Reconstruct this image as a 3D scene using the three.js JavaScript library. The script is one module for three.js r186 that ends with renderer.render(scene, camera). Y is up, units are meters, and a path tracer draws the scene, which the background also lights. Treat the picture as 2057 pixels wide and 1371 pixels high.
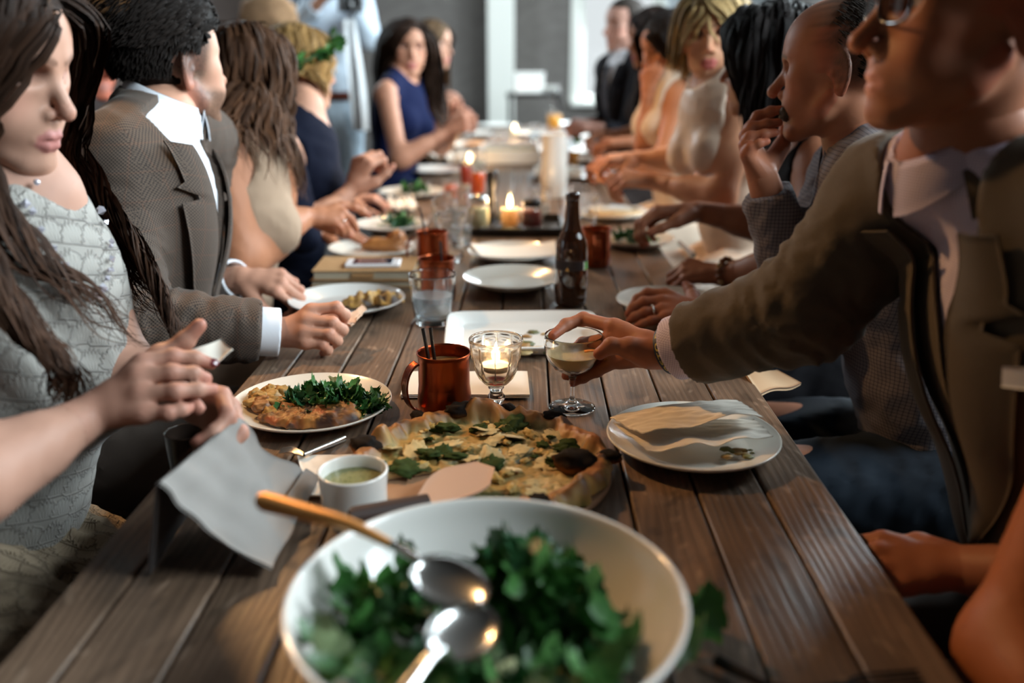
import * as THREE from 'three';
import { mergeGeometries, mergeVertices } from 'three/addons/utils/BufferGeometryUtils.js';
import { RoundedBoxGeometry } from 'three/addons/geometries/RoundedBoxGeometry.js';
import { RectAreaLightUniformsLib } from 'three/addons/lights/RectAreaLightUniformsLib.js';
import { createNoise3D } from 'simplex-noise';

// ---------------------------------------------------------------- camera, sky, large lights, exposure
const scene = new THREE.Scene();
const FOCAL = 1800, PITCH = -Math.atan(576.5 / FOCAL), YAW = 0.01508, TABLE_Y = 0.76, CAM_Y = 1.271;
const camera = new THREE.PerspectiveCamera(2 * Math.atan(685.5 / FOCAL) * 180 / Math.PI, 2057 / 1371, 0.05, 60);
camera.position.set(0, CAM_Y, 0);
camera.rotation.set(PITCH, YAW, 0, 'YXZ');
camera.focus = 1.34; camera.userData.fStop = 1.75;
camera.updateMatrixWorld(true);
scene.background = new THREE.Color(0.80, 0.86, 0.88);          // overcast daylight, seen through the windows
RectAreaLightUniformsLib.init();
const renderer = new THREE.WebGLRenderer({ antialias: true });
renderer.toneMapping = THREE.LinearToneMapping;
renderer.toneMappingExposure = 1.0;
renderer.shadowMap.enabled = true;
const COOL = new THREE.Color(0.80, 0.93, 1.0), WARM = new THREE.Color(1.0, 0.55, 0.22);
// daylight in the openings of the windows of the right wall and the back wall
function windowLight(x, y, z, w, h, dx, dz, power) {
  const l = new THREE.RectAreaLight(COOL, power, w, h);
  l.name = 'window_daylight'; l.position.set(x, y, z); l.lookAt(x + dx, y - 0.25, z + dz); scene.add(l);
}
const RIGHT_X = 2.75, BACK_Z = -10;
const RIGHT_WINDOWS = [[-0.45, 1.5], [-2.5, 1.4], [-4.5, 1.4], [-6.5, 1.4]];   // z of the middle, width
for (const [z, w] of RIGHT_WINDOWS) windowLight(RIGHT_X - 0.02, 2.6, z, w, 1.5, -1, 0, z > -1 ? 34 : z > -3 ? 17 : 40);
windowLight(0.98, 1.77, BACK_Z + 0.03, 0.72, 1.84, 0, 1, 30);
const LEFT_WINDOWS = [[-6.3, 1.4]];
for (const [z, w] of LEFT_WINDOWS) windowLight(-2.73, 2.6, z, w, 1.5, 1, 0, 22);
// warm shaded pendant lamps over the table (their meshes are built with the room)
const PENDANTS = [[-0.98, 2.05, -1.95, 6.2, 0.05, -0.85], [-0.4, 2.0, -3.3, 5.0, 0, -3.0], [-0.4, 2.0, -5.4, 5.0, 0, -5.3]];   // x, y, z, power, where the shade points

// ---------------------------------------------------------------- small helpers
let seedState = 7;
const rnd = () => { seedState = (seedState + 0x6d2b79f5) | 0; let t = Math.imul(seedState ^ (seedState >>> 15), 1 | seedState); t = (t + Math.imul(t ^ (t >>> 7), 61 | t)) ^ t; return ((t ^ (t >>> 14)) >>> 0) / 4294967296; };
const rr = (a, b) => a + (b - a) * rnd();
const noise3 = createNoise3D(() => rnd());
const fbm = (x, y, z, o = 3) => { let s = 0, a = 0.5; for (let i = 0; i < o; i++) { s += a * noise3(x, y, z); x *= 2.03; y *= 2.03; z *= 2.03; a *= 0.5; } return s; };
const clamp = (x, a, b) => x < a ? a : x > b ? b : x, mix = (a, b, t) => a + (b - a) * t;
const sstep = (a, b, x) => { const t = clamp((x - a) / (b - a), 0, 1); return t * t * (3 - 2 * t); };
const add = (a, b) => [a[0] + b[0], a[1] + b[1], a[2] + b[2]], sub = (a, b) => [a[0] - b[0], a[1] - b[1], a[2] - b[2]];
const mul = (a, s) => [a[0] * s, a[1] * s, a[2] * s], dot = (a, b) => a[0] * b[0] + a[1] * b[1] + a[2] * b[2];
const cross = (a, b) => [a[1] * b[2] - a[2] * b[1], a[2] * b[0] - a[0] * b[2], a[0] * b[1] - a[1] * b[0]];
const len = (a) => Math.hypot(a[0], a[1], a[2]), norm = (a) => mul(a, 1 / (len(a) || 1)), lerp = (a, b, t) => add(a, mul(sub(b, a), t));
const along = (a, d, s) => add(a, mul(d, s));
const camQ = camera.quaternion.clone();
// the world point seen at pixel (px, py) of the 2057 x 1371 photograph at a given distance along the view axis
function P(px, py, depth) {
  const v = new THREE.Vector3((px - 1028.5) / FOCAL * depth, -(py - 685.5) / FOCAL * depth, -depth).applyQuaternion(camQ);
  return [v.x, v.y + CAM_Y, v.z];
}
// the world point on the level h above the table top
function T(px, py, h = 0) {
  const a = P(px, py, 1), t = (TABLE_Y + h - CAM_Y) / (a[1] - CAM_Y);
  return [a[0] * t, TABLE_Y + h, a[2] * t];
}
const taken = new Map();
function numbered(n) { const k = taken.get(n) ?? 0; taken.set(n, k + 1); return k ? n + '_' + String(k).padStart(3, '0') : n; }
function thing(name, label, category, pos = [0, 0, 0], turn = 0, group) {
  const o = new THREE.Group(); o.name = numbered(name); o.position.set(...pos); o.rotation.y = turn; scene.add(o);
  o.userData = { label, category }; if (group) o.userData.group = group;
  return o;
}
function part(parent, name, geo, mat, label) {
  const m = new THREE.Mesh(geo, mat); m.name = name; m.castShadow = m.receiveShadow = true; parent.add(m);
  if (label) m.userData.label = label;
  return m;
}
function struct(name, geo, mat, parent) {
  const m = new THREE.Mesh(geo, mat); m.name = parent ? name : numbered(name); m.castShadow = m.receiveShadow = true; (parent ?? scene).add(m);
  if (!parent) m.userData.kind = 'structure';
  return m;
}
function single(name, geo, mat, label, category, pos = [0, 0, 0], turn = 0, group) {
  const m = new THREE.Mesh(geo, mat); m.name = numbered(name); m.position.set(...pos); m.rotation.y = turn; m.castShadow = m.receiveShadow = true; scene.add(m);
  m.userData = { label, category }; if (group) m.userData.group = group;
  return m;
}
const std = (o) => new THREE.MeshStandardMaterial(o), phys = (o) => new THREE.MeshPhysicalMaterial(o);
const rgb = (r, g, b) => new THREE.Color().setRGB(r, g, b);
const css = (h) => new THREE.Color(h);
function box(w, h, d, x = 0, y = 0, z = 0, r = 0) {
  const g = r ? new RoundedBoxGeometry(w, h, d, 2, r) : new THREE.BoxGeometry(w, h, d); g.translate(x, y, z); return g;
}
const plain = (g) => { const h = g.index ? g.toNonIndexed() : g; for (const k of Object.keys(h.attributes)) if (!['position', 'normal', 'uv', 'color'].includes(k)) h.deleteAttribute(k); return h; };
function join(list) {
  const gs = list.map(plain), keep = ['position', 'normal', 'uv', 'color'].filter((k) => gs.every((g) => g.attributes[k]));
  for (const g of gs) for (const k of Object.keys(g.attributes)) if (!keep.includes(k)) g.deleteAttribute(k);
  return mergeGeometries(gs);
}
const lathe = (pts, n = 64) => new THREE.LatheGeometry(pts.map(([x, y]) => new THREE.Vector2(x, y)), n);
function smoothProfile(pts, per = 4) { const c = new THREE.CatmullRomCurve3(pts.map(([x, y]) => new THREE.Vector3(x, y, 0)), false, 'centripetal'); return c.getPoints(pts.length * per).map((p) => [Math.max(p.x, 0), p.y]); }
function tube(pts, r, seg = 24, sides = 8, taper) {
  const c = new THREE.CatmullRomCurve3(pts.map((p) => new THREE.Vector3(...p))), g = new THREE.TubeGeometry(c, seg, 1, sides, false);
  const pos = g.attributes.position, P0 = new THREE.Vector3();
  for (let i = 0; i <= seg; i++) { c.getPointAt(i / seg, P0); const rad = typeof r === 'function' ? r(i / seg) : r;
    for (let j = 0; j <= sides; j++) { const k = i * (sides + 1) + j; pos.setXYZ(k, P0.x + (pos.getX(k) - P0.x) * rad, P0.y + (pos.getY(k) - P0.y) * rad, P0.z + (pos.getZ(k) - P0.z) * rad); } }
  return g;
}
// a thin-walled sheet from a grid of points, given a thickness along its normals
function sheet(nu, nv, fn, thick = 0.0015) {
  const g = new THREE.BufferGeometry(), pos = [], uv = [], idx = [];
  for (let j = 0; j <= nv; j++) for (let i = 0; i <= nu; i++) { pos.push(...fn(i / nu, j / nv)); uv.push(i / nu, j / nv); }
  const w = nu + 1;
  for (let j = 0; j < nv; j++) for (let i = 0; i < nu; i++) { const a = j * w + i; idx.push(a, a + 1, a + w + 1, a, a + w + 1, a + w); }
  g.setAttribute('position', new THREE.Float32BufferAttribute(pos, 3)); g.setAttribute('uv', new THREE.Float32BufferAttribute(uv, 2)); g.setIndex(idx); g.computeVertexNormals();
  if (!thick) return g;
  const n = g.attributes.normal, N = pos.length / 3, pos2 = pos.slice(), uv2 = uv.concat(uv), idx2 = idx.slice();
  for (let k = 0; k < N; k++) pos2.push(pos[3 * k] - n.getX(k) * thick, pos[3 * k + 1] - n.getY(k) * thick, pos[3 * k + 2] - n.getZ(k) * thick);
  for (let k = 0; k < idx.length; k += 3) idx2.push(idx[k] + N, idx[k + 2] + N, idx[k + 1] + N);
  const edge = (a, b) => idx2.push(a, a + N, b, b, a + N, b + N);
  for (let i = 0; i < nu; i++) { edge(i + 1, i); edge(nv * w + i, nv * w + i + 1); }
  for (let j = 0; j < nv; j++) { edge(j * w, (j + 1) * w); edge((j + 1) * w + nu, j * w + nu); }
  const h = new THREE.BufferGeometry(); h.setAttribute('position', new THREE.Float32BufferAttribute(pos2, 3)); h.setAttribute('uv', new THREE.Float32BufferAttribute(uv2, 2)); h.setIndex(idx2); h.computeVertexNormals();
  return h;
}
// textures computed pixel by pixel: fn(u, v) -> [r, g, b] in sRGB 0..1 (or one value)
function dataTex(w, h, fn, srgb = true) {
  const d = new Uint8Array(w * h * 4);
  for (let y = 0; y < h; y++) for (let x = 0; x < w; x++) { let c = fn((x + 0.5) / w, (y + 0.5) / h); if (typeof c === 'number') c = [c, c, c]; const k = (y * w + x) * 4; for (let i = 0; i < 3; i++) d[k + i] = clamp(c[i], 0, 1) * 255; d[k + 3] = 255; }
  const t = new THREE.DataTexture(d, w, h); t.wrapS = t.wrapT = THREE.RepeatWrapping; t.magFilter = THREE.LinearFilter; t.minFilter = THREE.LinearMipmapLinearFilter; t.generateMipmaps = true; if (srgb) t.colorSpace = THREE.SRGBColorSpace; t.needsUpdate = true;
  return t;
}
function canvasTex(w, h, draw, srgb = true) {
  const c = document.createElement('canvas'); c.width = w; c.height = h; draw(c.getContext('2d'), w, h);
  const t = new THREE.CanvasTexture(c); t.wrapS = t.wrapT = THREE.RepeatWrapping; if (srgb) t.colorSpace = THREE.SRGBColorSpace; return t;
}
const rep = (t, sx, sy) => { const c = t.clone(); c.repeat.set(sx, sy); c.needsUpdate = true; return c; };
// noise that tiles in u and v (period 1), for textures
const tileNoise = (u, v, fu, fv, s = 0) => { const a = u * 2 * Math.PI, R = fu / 6.283, b = v * 2 * Math.PI, S = fv / 6.283; return 0.6 * noise3(Math.cos(a) * R + s, Math.sin(a) * R + 3 * Math.cos(b) * S, Math.sin(b) * S - s) + 0.4 * noise3(Math.cos(a) * R * 2 + s + 9, Math.sin(a) * R * 2 + Math.cos(b) * S * 2.3, Math.sin(b) * S * 2.3 + s); };
// ---------------------------------------------------------------- signed distance fields and their mesher
const smin = (a, b, k) => { const h = k - Math.abs(a - b); return h > 0 ? Math.min(a, b) - h * h / (4 * k) : Math.min(a, b); };
const smax = (a, b, k) => -smin(-a, -b, k);
function cap(a, b, ra, rb = ra) {
  const [ax, ay, az] = a, bx = b[0] - ax, by = b[1] - ay, bz = b[2] - az, q = 1 / (bx * bx + by * by + bz * bz + 1e-12), dr = rb - ra;
  return (x, y, z) => { const px = x - ax, py = y - ay, pz = z - az; let h = (px * bx + py * by + pz * bz) * q; h = h < 0 ? 0 : h > 1 ? 1 : h; const dx = px - bx * h, dy = py - by * h, dz = pz - bz * h; return Math.sqrt(dx * dx + dy * dy + dz * dz) - ra - dr * h; };
}
const ball = (c, r) => (x, y, z) => Math.hypot(x - c[0], y - c[1], z - c[2]) - r;
// ellipsoid with axes B = [right, up, forward]
function ell(c, r, B = [[1, 0, 0], [0, 1, 0], [0, 0, 1]]) {
  const [u, v, w] = B;
  return (x, y, z) => { x -= c[0]; y -= c[1]; z -= c[2]; const p = (x * u[0] + y * u[1] + z * u[2]) / r[0], q = (x * v[0] + y * v[1] + z * v[2]) / r[1], s = (x * w[0] + y * w[1] + z * w[2]) / r[2];
    const k0 = Math.sqrt(p * p + q * q + s * s), k1 = Math.sqrt(p * p / (r[0] * r[0]) + q * q / (r[1] * r[1]) + s * s / (r[2] * r[2])); return k1 < 1e-9 ? -Math.min(...r) : k0 * (k0 - 1) / k1; };
}
const su = (k, ...f) => (x, y, z) => { let d = f[0](x, y, z); for (let i = 1; i < f.length; i++) d = smin(d, f[i](x, y, z), k); return d; };
const mn = (...f) => (x, y, z) => { let d = 1e9; for (let i = 0; i < f.length; i++) { const e = f[i](x, y, z); if (e < d) d = e; } return d; };
const off = (f, r) => (x, y, z) => f(x, y, z) - r;
// keeps what lies behind the plane through p with outward normal n
const cut = (f, p, n, k = 0.004) => { n = norm(n); const c = dot(p, n); return (x, y, z) => smax(f(x, y, z), x * n[0] + y * n[1] + z * n[2] - c, k); };
const minus = (f, g, k = 0.004) => (x, y, z) => smax(f(x, y, z), -g(x, y, z), k);
const both = (f, g, k = 0.004) => (x, y, z) => smax(f(x, y, z), g(x, y, z), k);
const gradOf = (f, p, e = 0.002) => { const d = f(p[0], p[1], p[2]); return norm([f(p[0] + e, p[1], p[2]) - d, f(p[0], p[1] + e, p[2]) - d, f(p[0], p[1], p[2] + e) - d]); };

// surface nets on the cells near the surface; returns an indexed geometry
function meshField(f, lo, hi, cell, slack = 1.25) {
  const B = 8, nb = [0, 1, 2].map((i) => Math.max(1, Math.ceil((hi[i] - lo[i]) / cell / B)));
  const nx = nb[0] * B + 1, ny = nb[1] * B + 1, nz = nb[2] * B + 1, sxy = nx * ny, val = new Float32Array(nx * ny * nz).fill(1e3);
  const live = [], half = B * cell / 2, reach = half * Math.sqrt(3) * slack;
  for (let c = 0; c < nb[2]; c++) for (let b = 0; b < nb[1]; b++) for (let a = 0; a < nb[0]; a++) {
    const d = f(lo[0] + a * B * cell + half, lo[1] + b * B * cell + half, lo[2] + c * B * cell + half);
    if (Math.abs(d) > reach) { if (d < 0) for (let k = 0; k <= B; k++) for (let j = 0; j <= B; j++) for (let i = 0; i <= B; i++) { const at = (a * B + i) + (b * B + j) * nx + (c * B + k) * sxy; if (val[at] === 1e3) val[at] = -1; } continue; }
    live.push(a, b, c);
  }
  for (let n = 0; n < live.length; n += 3) for (let k = 0; k <= B; k++) for (let j = 0; j <= B; j++) for (let i = 0; i <= B; i++) {
    const X = live[n] * B + i, Y = live[n + 1] * B + j, Z = live[n + 2] * B + k, at = X + Y * nx + Z * sxy;
    if (val[at] === 1e3 || val[at] === -1) val[at] = f(lo[0] + X * cell, lo[1] + Y * cell, lo[2] + Z * cell);
  }
  const ids = new Int32Array(nx * ny * nz).fill(-1), pos = [], idx = [], E = [[0, 1], [0, 2], [0, 4], [1, 3], [1, 5], [2, 3], [2, 6], [3, 7], [4, 5], [4, 6], [5, 7], [6, 7]], o8 = [0, 1, nx, nx + 1, sxy, sxy + 1, sxy + nx, sxy + nx + 1];
  const v = new Float32Array(8);
  for (let n = 0; n < live.length; n += 3) for (let k = 0; k < B; k++) for (let j = 0; j < B; j++) for (let i = 0; i < B; i++) {
    const X = live[n] * B + i, Y = live[n + 1] * B + j, Z = live[n + 2] * B + k, at = X + Y * nx + Z * sxy; let m = 0;
    for (let q = 0; q < 8; q++) { v[q] = val[at + o8[q]]; if (v[q] < 0) m |= 1 << q; }
    if (m === 0 || m === 255) continue;
    let x = 0, y = 0, z = 0, c = 0;
    for (const [p, q] of E) if ((v[p] < 0) !== (v[q] < 0)) { const t = v[p] / (v[p] - v[q]); x += (p & 1) + t * ((q & 1) - (p & 1)); y += (p >> 1 & 1) + t * ((q >> 1 & 1) - (p >> 1 & 1)); z += (p >> 2) + t * ((q >> 2) - (p >> 2)); c++; }
    ids[at] = pos.length / 3; pos.push(lo[0] + (X + x / c) * cell, lo[1] + (Y + y / c) * cell, lo[2] + (Z + z / c) * cell);
  }
  const quad = (a, b, c, d, flip) => { if (a < 0 || b < 0 || c < 0 || d < 0) return; if (flip) idx.push(a, b, c, a, c, d); else idx.push(a, c, b, a, d, c); };
  for (let n = 0; n < live.length; n += 3) for (let k = 0; k < B; k++) for (let j = 0; j < B; j++) for (let i = 0; i < B; i++) {
    const X = live[n] * B + i, Y = live[n + 1] * B + j, Z = live[n + 2] * B + k, at = X + Y * nx + Z * sxy; if (ids[at] < 0) continue;
    const s = val[at] < 0;
    if (Y && Z && s !== (val[at + 1] < 0)) quad(ids[at], ids[at - nx], ids[at - nx - sxy], ids[at - sxy], !s);
    if (X && Z && s !== (val[at + nx] < 0)) quad(ids[at], ids[at - sxy], ids[at - 1 - sxy], ids[at - 1], !s);
    if (X && Y && s !== (val[at + sxy] < 0)) quad(ids[at], ids[at - 1], ids[at - 1 - nx], ids[at - nx], !s);
  }
  const g = new THREE.BufferGeometry(); g.setAttribute('position', new THREE.Float32BufferAttribute(pos, 3)); g.setIndex(idx); g.computeVertexNormals();
  // make the faces look outward
  let vote = 0; const N = g.attributes.normal;
  for (let i = 0; i < N.count; i += Math.max(1, N.count >> 6)) { const e = cell * 0.7; vote += f(pos[3 * i] + N.getX(i) * e, pos[3 * i + 1] + N.getY(i) * e, pos[3 * i + 2] + N.getZ(i) * e) > f(pos[3 * i] - N.getX(i) * e, pos[3 * i + 1] - N.getY(i) * e, pos[3 * i + 2] - N.getZ(i) * e) ? 1 : -1; }
  if (vote < 0) { for (let i = 0; i < idx.length; i += 3) { const t = idx[i]; idx[i] = idx[i + 1]; idx[i + 1] = t; } g.setIndex(idx); g.computeVertexNormals(); }
  return g;
}
// world bounds of a set of points
function bounds(pts, pad) { const lo = [1e9, 1e9, 1e9], hi = [-1e9, -1e9, -1e9]; for (const p of pts) for (let i = 0; i < 3; i++) { lo[i] = Math.min(lo[i], p[i] - pad); hi[i] = Math.max(hi[i], p[i] + pad); } return [lo, hi]; }
// vertex colours by a function of place
function paint(g, fn) { const p = g.attributes.position, c = new Float32Array(p.count * 3); for (let i = 0; i < p.count; i++) { const k = fn(p.getX(i), p.getY(i), p.getZ(i), i); c[3 * i] = k[0]; c[3 * i + 1] = k[1]; c[3 * i + 2] = k[2]; } g.setAttribute('color', new THREE.BufferAttribute(c, 3)); return g; }
// uv in metres by the main direction of each face in the axes B (keeps smooth normals)
function boxUV(g, B = [[1, 0, 0], [0, 1, 0], [0, 0, 1]]) {
  const h = g.index ? g.toNonIndexed() : g, p = h.attributes.position, uv = new Float32Array(p.count * 2), A = [0, 0, 0], q = [[], [], []];
  for (let i = 0; i < p.count; i += 3) {
    for (let k = 0; k < 3; k++) q[k] = B.map((b) => p.getX(i + k) * b[0] + p.getY(i + k) * b[1] + p.getZ(i + k) * b[2]);
    const n = cross(sub(q[1], q[0]), sub(q[2], q[0])).map(Math.abs), m = n[0] > n[1] && n[0] > n[2] ? 0 : n[1] > n[2] ? 1 : 2;
    for (let k = 0; k < 3; k++) { const c = q[k]; uv.set(m === 0 ? [c[2], c[1]] : m === 1 ? [c[0], c[2]] : [c[0], c[1]], (i + k) * 2); }
  }
  h.setAttribute('uv', new THREE.BufferAttribute(uv, 2)); return h;
}
// ---------------------------------------------------------------- people: head, hands, body, clothes, hair
// head in its own axes: x to the person's left, y up, z forward, origin between the ears; metres
function headLocal(o = {}) {
  const fem = o.fem ? 1 : 0, jw = o.jaw ?? (fem ? 0.9 : 1.04), nose = o.nose ?? (fem ? 0.88 : 1.05), lid = (o.lid ?? 18) * Math.PI / 180, mo = o.mouth ?? 0, full = o.full ?? 0;
  const E = (cx, cy, cz, rx, ry, rz) => ell([cx, cy, cz], [rx, ry, rz]), C = cap;
  const base = [
    [E(0, 0.037, -0.010, 0.0755, 0.089, 0.098), 0], [E(0, 0.046, 0.036, 0.061, 0.06, 0.0575), 0.03], [E(0, -0.016, 0.042, 0.056 + 0.004 * full, 0.068, 0.05), 0.03],
    [C([0.054 * jw, -0.04, 0.0], [0.050 * jw, -0.06, 0.02], 0.016), 0.025], [C([0.050 * jw, -0.06, 0.018], [0.018 * jw, -0.094, 0.074], 0.0165, 0.0155), 0.02],
    [ball([0, -0.093 - 0.003 * mo, 0.0815], 0.0180), 0.016], [E(0, -0.06, 0.036, 0.043, 0.040, 0.046), 0.03], [ball([0.045, -0.006, 0.056], 0.02), 0.02], [ball([0.034, -0.042, 0.058], 0.026 + 0.006 * full), 0.02],
    [C([0.010, 0.031, 0.0845], [0.04, 0.034, 0.068], 0.0105, 0.009), 0.014], [E(0, -0.052, 0.076, 0.030, 0.030, 0.0235), 0.018],
    [C([0, 0.016, 0.0875], [0, -0.021, 0.0875 + 0.0265 * nose], 0.0075, 0.0095), 0.010], [ball([0, -0.0255, 0.0885 + 0.0275 * nose], fem ? 0.0094 : 0.0104), 0.006], [ball([fem ? 0.0112 : 0.0122, -0.031, 0.099], fem ? 0.0072 : 0.008), 0.007],
  ];
  const lz = fem ? -0.0025 : -0.0045, lr = fem ? 1 : 0.85, lipU = su(0.004, C([0.023, -0.0625 - 0.002 * mo, 0.0925 + lz], [0.008, -0.0575, 0.1015 + lz], 0.0035 * lr, 0.0052 * lr), C([0.008, -0.0575, 0.1015 + lz], [0, -0.0585, 0.102 + lz], 0.0052 * lr, 0.005 * lr));
  const lipL = su(0.004, C([0.022, -0.0645 - 0.003 * mo, 0.0925 + lz], [0.008, -0.0695 - 0.008 * mo, 0.0990 + lz], 0.0035 * lr, 0.006 * lr), C([0.008, -0.0695 - 0.008 * mo, 0.0990 + lz], [0, -0.0695 - 0.008 * mo, 0.1 + lz], 0.006 * lr, 0.006 * lr));
  const mouth = C([0.024, -0.0632 - 0.002 * mo, 0.099 + lz], [0, -0.063 - 0.003 * mo, 0.1085 + lz], 0.0012 + 0.004 * mo, 0.0016 + 0.006 * mo);
  const socket = E(0.032, 0.0145, 0.089, 0.0185, 0.0125, 0.0215), nostril = E(0.0062, -0.0365, 0.103, 0.0042, 0.003, 0.007);
  const ec = [0.032, 0.0135, 0.0665], cu = Math.cos(lid), s_u = Math.sin(lid), cl = Math.cos(-0.42), sl = Math.sin(-0.42);
  const earC = [0.0765, 0.002, -0.014], eo = norm([0.55, 0.06, -0.83]), eu = norm([0.05, 0.98, -0.16]), en = cross(eo, eu);   // out-back, up, normal of the ear
  const lips = mn(lipU, lipL);
  const f = (x, y, z) => {
    const a = Math.abs(x); let d = base[0][0](a, y, z);
    for (let i = 1; i < base.length; i++) d = smin(d, base[i][0](a, y, z), base[i][1]);
    if (z > 0.03) {
      d = smax(d, -socket(a, y, z), 0.010);
      const ex = a - ec[0], ey = y - ec[1], ez = z - ec[2], sph = Math.sqrt(ex * ex + ey * ey + ez * ez) - 0.0138;
      d = smin(d, smax(sph, -(ey * cu - ez * s_u), 0.001), 0.003); d = smin(d, smax(sph, ey * cl - ez * sl, 0.001), 0.003);
      d = smin(d, lips(a, y, z), 0.004); d = smax(d, -mouth(a, y, z), 0.003); d = smax(d, -nostril(a, y, z), 0.003);
    }
    if (a > 0.05 && z < 0.03) {
      const px = a - earC[0], py = y - earC[1], pz = z - earC[2], p = px * eo[0] + py * eo[1] + pz * eo[2], q = px * eu[0] + py * eu[1] + pz * eu[2], r = px * en[0] + py * en[1] + pz * en[2];
      const w = 0.0185 + 0.004 * clamp(q / 0.03, -1, 1), e = Math.sqrt((p - 0.004) * (p - 0.004) / (w * w) + q * q / (0.0325 * 0.0325)), k = (e - 1) * 0.019;
      let ear = smax(k, Math.abs(r) - 0.0028, 0.003);
      ear = smin(ear, Math.hypot(k + 0.001, r + 0.001) - 0.0042, 0.003);                          // rim
      const k2 = (Math.sqrt((p - 0.000) * (p - 0.000) / 0.000081 + (q + 0.004) * (q + 0.004) / 0.00026) - 1) * 0.008; ear = smin(ear, Math.hypot(k2, r - 0.0015) - 0.0025, 0.003);   // inner fold
      ear = smin(ear, Math.hypot(p - 0.001, q + 0.029, r) - 0.0072, 0.006);                       // lobe
      ear = smin(ear, Math.hypot(p + 0.013, q + 0.006, (r - 0.001) * 1.2) - 0.0062, 0.006);        // tragus and root
      d = smin(d, ear, 0.006);
    }
    return d;
  };
  const brow = [[0.010, 0.0305], [0.026, 0.0365], [0.046, 0.031]];
  const seg = (x, y, p, q) => { const bx = q[0] - p[0], by = q[1] - p[1]; const h = clamp(((x - p[0]) * bx + (y - p[1]) * by) / (bx * bx + by * by), 0, 1); return Math.hypot(x - p[0] - bx * h, y - p[1] - by * h); };
  const info = (x, y, z) => {
    const a = Math.abs(x);
    return { lip: z > 0.085 ? sstep(0.0042, 0.0012, lips(a, y, z)) * sstep(0.026, 0.021, a) : 0, brow: z > 0.05 ? sstep(0.0058, 0.0022, Math.min(seg(a, y, brow[0], brow[1]), seg(a, y, brow[1], brow[2])) + 0.0012 * noise3(x * 400, y * 90, 3)) : 0,
      eye: z > 0.05 ? sstep(0.018, 0.006, Math.hypot((a - 0.032) * 0.85, (y - 0.016) * 1.15)) : 0, cheek: sstep(0.04, 0.01, Math.hypot(a - 0.045, y + 0.02, (z - 0.06) * 0.8)), nose: sstep(0.022, 0.004, Math.hypot(a, y + 0.027, z - 0.112)), ear: a > 0.068 ? sstep(0.03, 0.0, z - 0.01) : 0,
      beard: Math.max(sstep(-0.03, -0.05, y + 0.12 * (z - 0.06)) * sstep(-0.115, -0.095, y) * sstep(-0.005, 0.02, z), sstep(-0.02, -0.04, y) * sstep(0.03, 0.0, Math.abs(z - 0.012)) * sstep(0.045, 0.055, a)) };
  };
  return { f, info };
}
// finger chains from a direction, the normal of the back of the hand and the side of the thumb
function poseHand({ wrist, dir, back, thumb, curl = 0.4, spread = 0.08, s = 1, curls, thumbDir }) {
  const X = norm(dir), B = norm(along(back, X, -dot(back, X))); let Z = cross(X, B); if (dot(Z, thumb) < 0) Z = mul(Z, -1);
  const at = (x, y, z) => add(wrist, add(mul(X, x * s), add(mul(B, y * s), mul(Z, z * s))));
  const M = [[0.090, 0.003, 0.027], [0.094, 0.006, 0.006], [0.088, 0.003, -0.015], [0.078, -0.003, -0.033]], L = [[0.043, 0.026, 0.021], [0.048, 0.029, 0.022], [0.044, 0.027, 0.021], [0.034, 0.020, 0.018]];
  const fingers = M.map((m, i) => {
    const c = curls?.[i] ?? curl, k = Array.isArray(c) ? c : [c * 0.8, c * 1.1, c * 0.7], pts = [at(...m)]; let a = 0, q = [...m];
    const sp = (1.3 - i) * spread;
    for (let j = 0; j < 3; j++) { a += k[j]; const h = Math.cos(a) * L[i][j]; q = [q[0] + h * Math.cos(sp), q[1] - Math.sin(a) * L[i][j], q[2] + h * Math.sin(sp)]; pts.push(at(...q)); }
    return pts;
  });
  const td = norm(thumbDir ?? [0.75, -0.35, 0.56]), t0 = [0.022, -0.008, 0.024], t1 = along(t0, td, 0.042), td2 = norm([td[0] + 0.25, td[1] - 0.05, td[2] - 0.3]), t2 = along(t1, td2, 0.034), t3 = along(t2, norm([td2[0] + 0.1, td2[1], td2[2] - 0.1]), 0.027);
  return { wrist, X, B, Z, s, fingers, thumb: [t0, t1, t2, t3].map((p) => at(...p)) };
}
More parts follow.
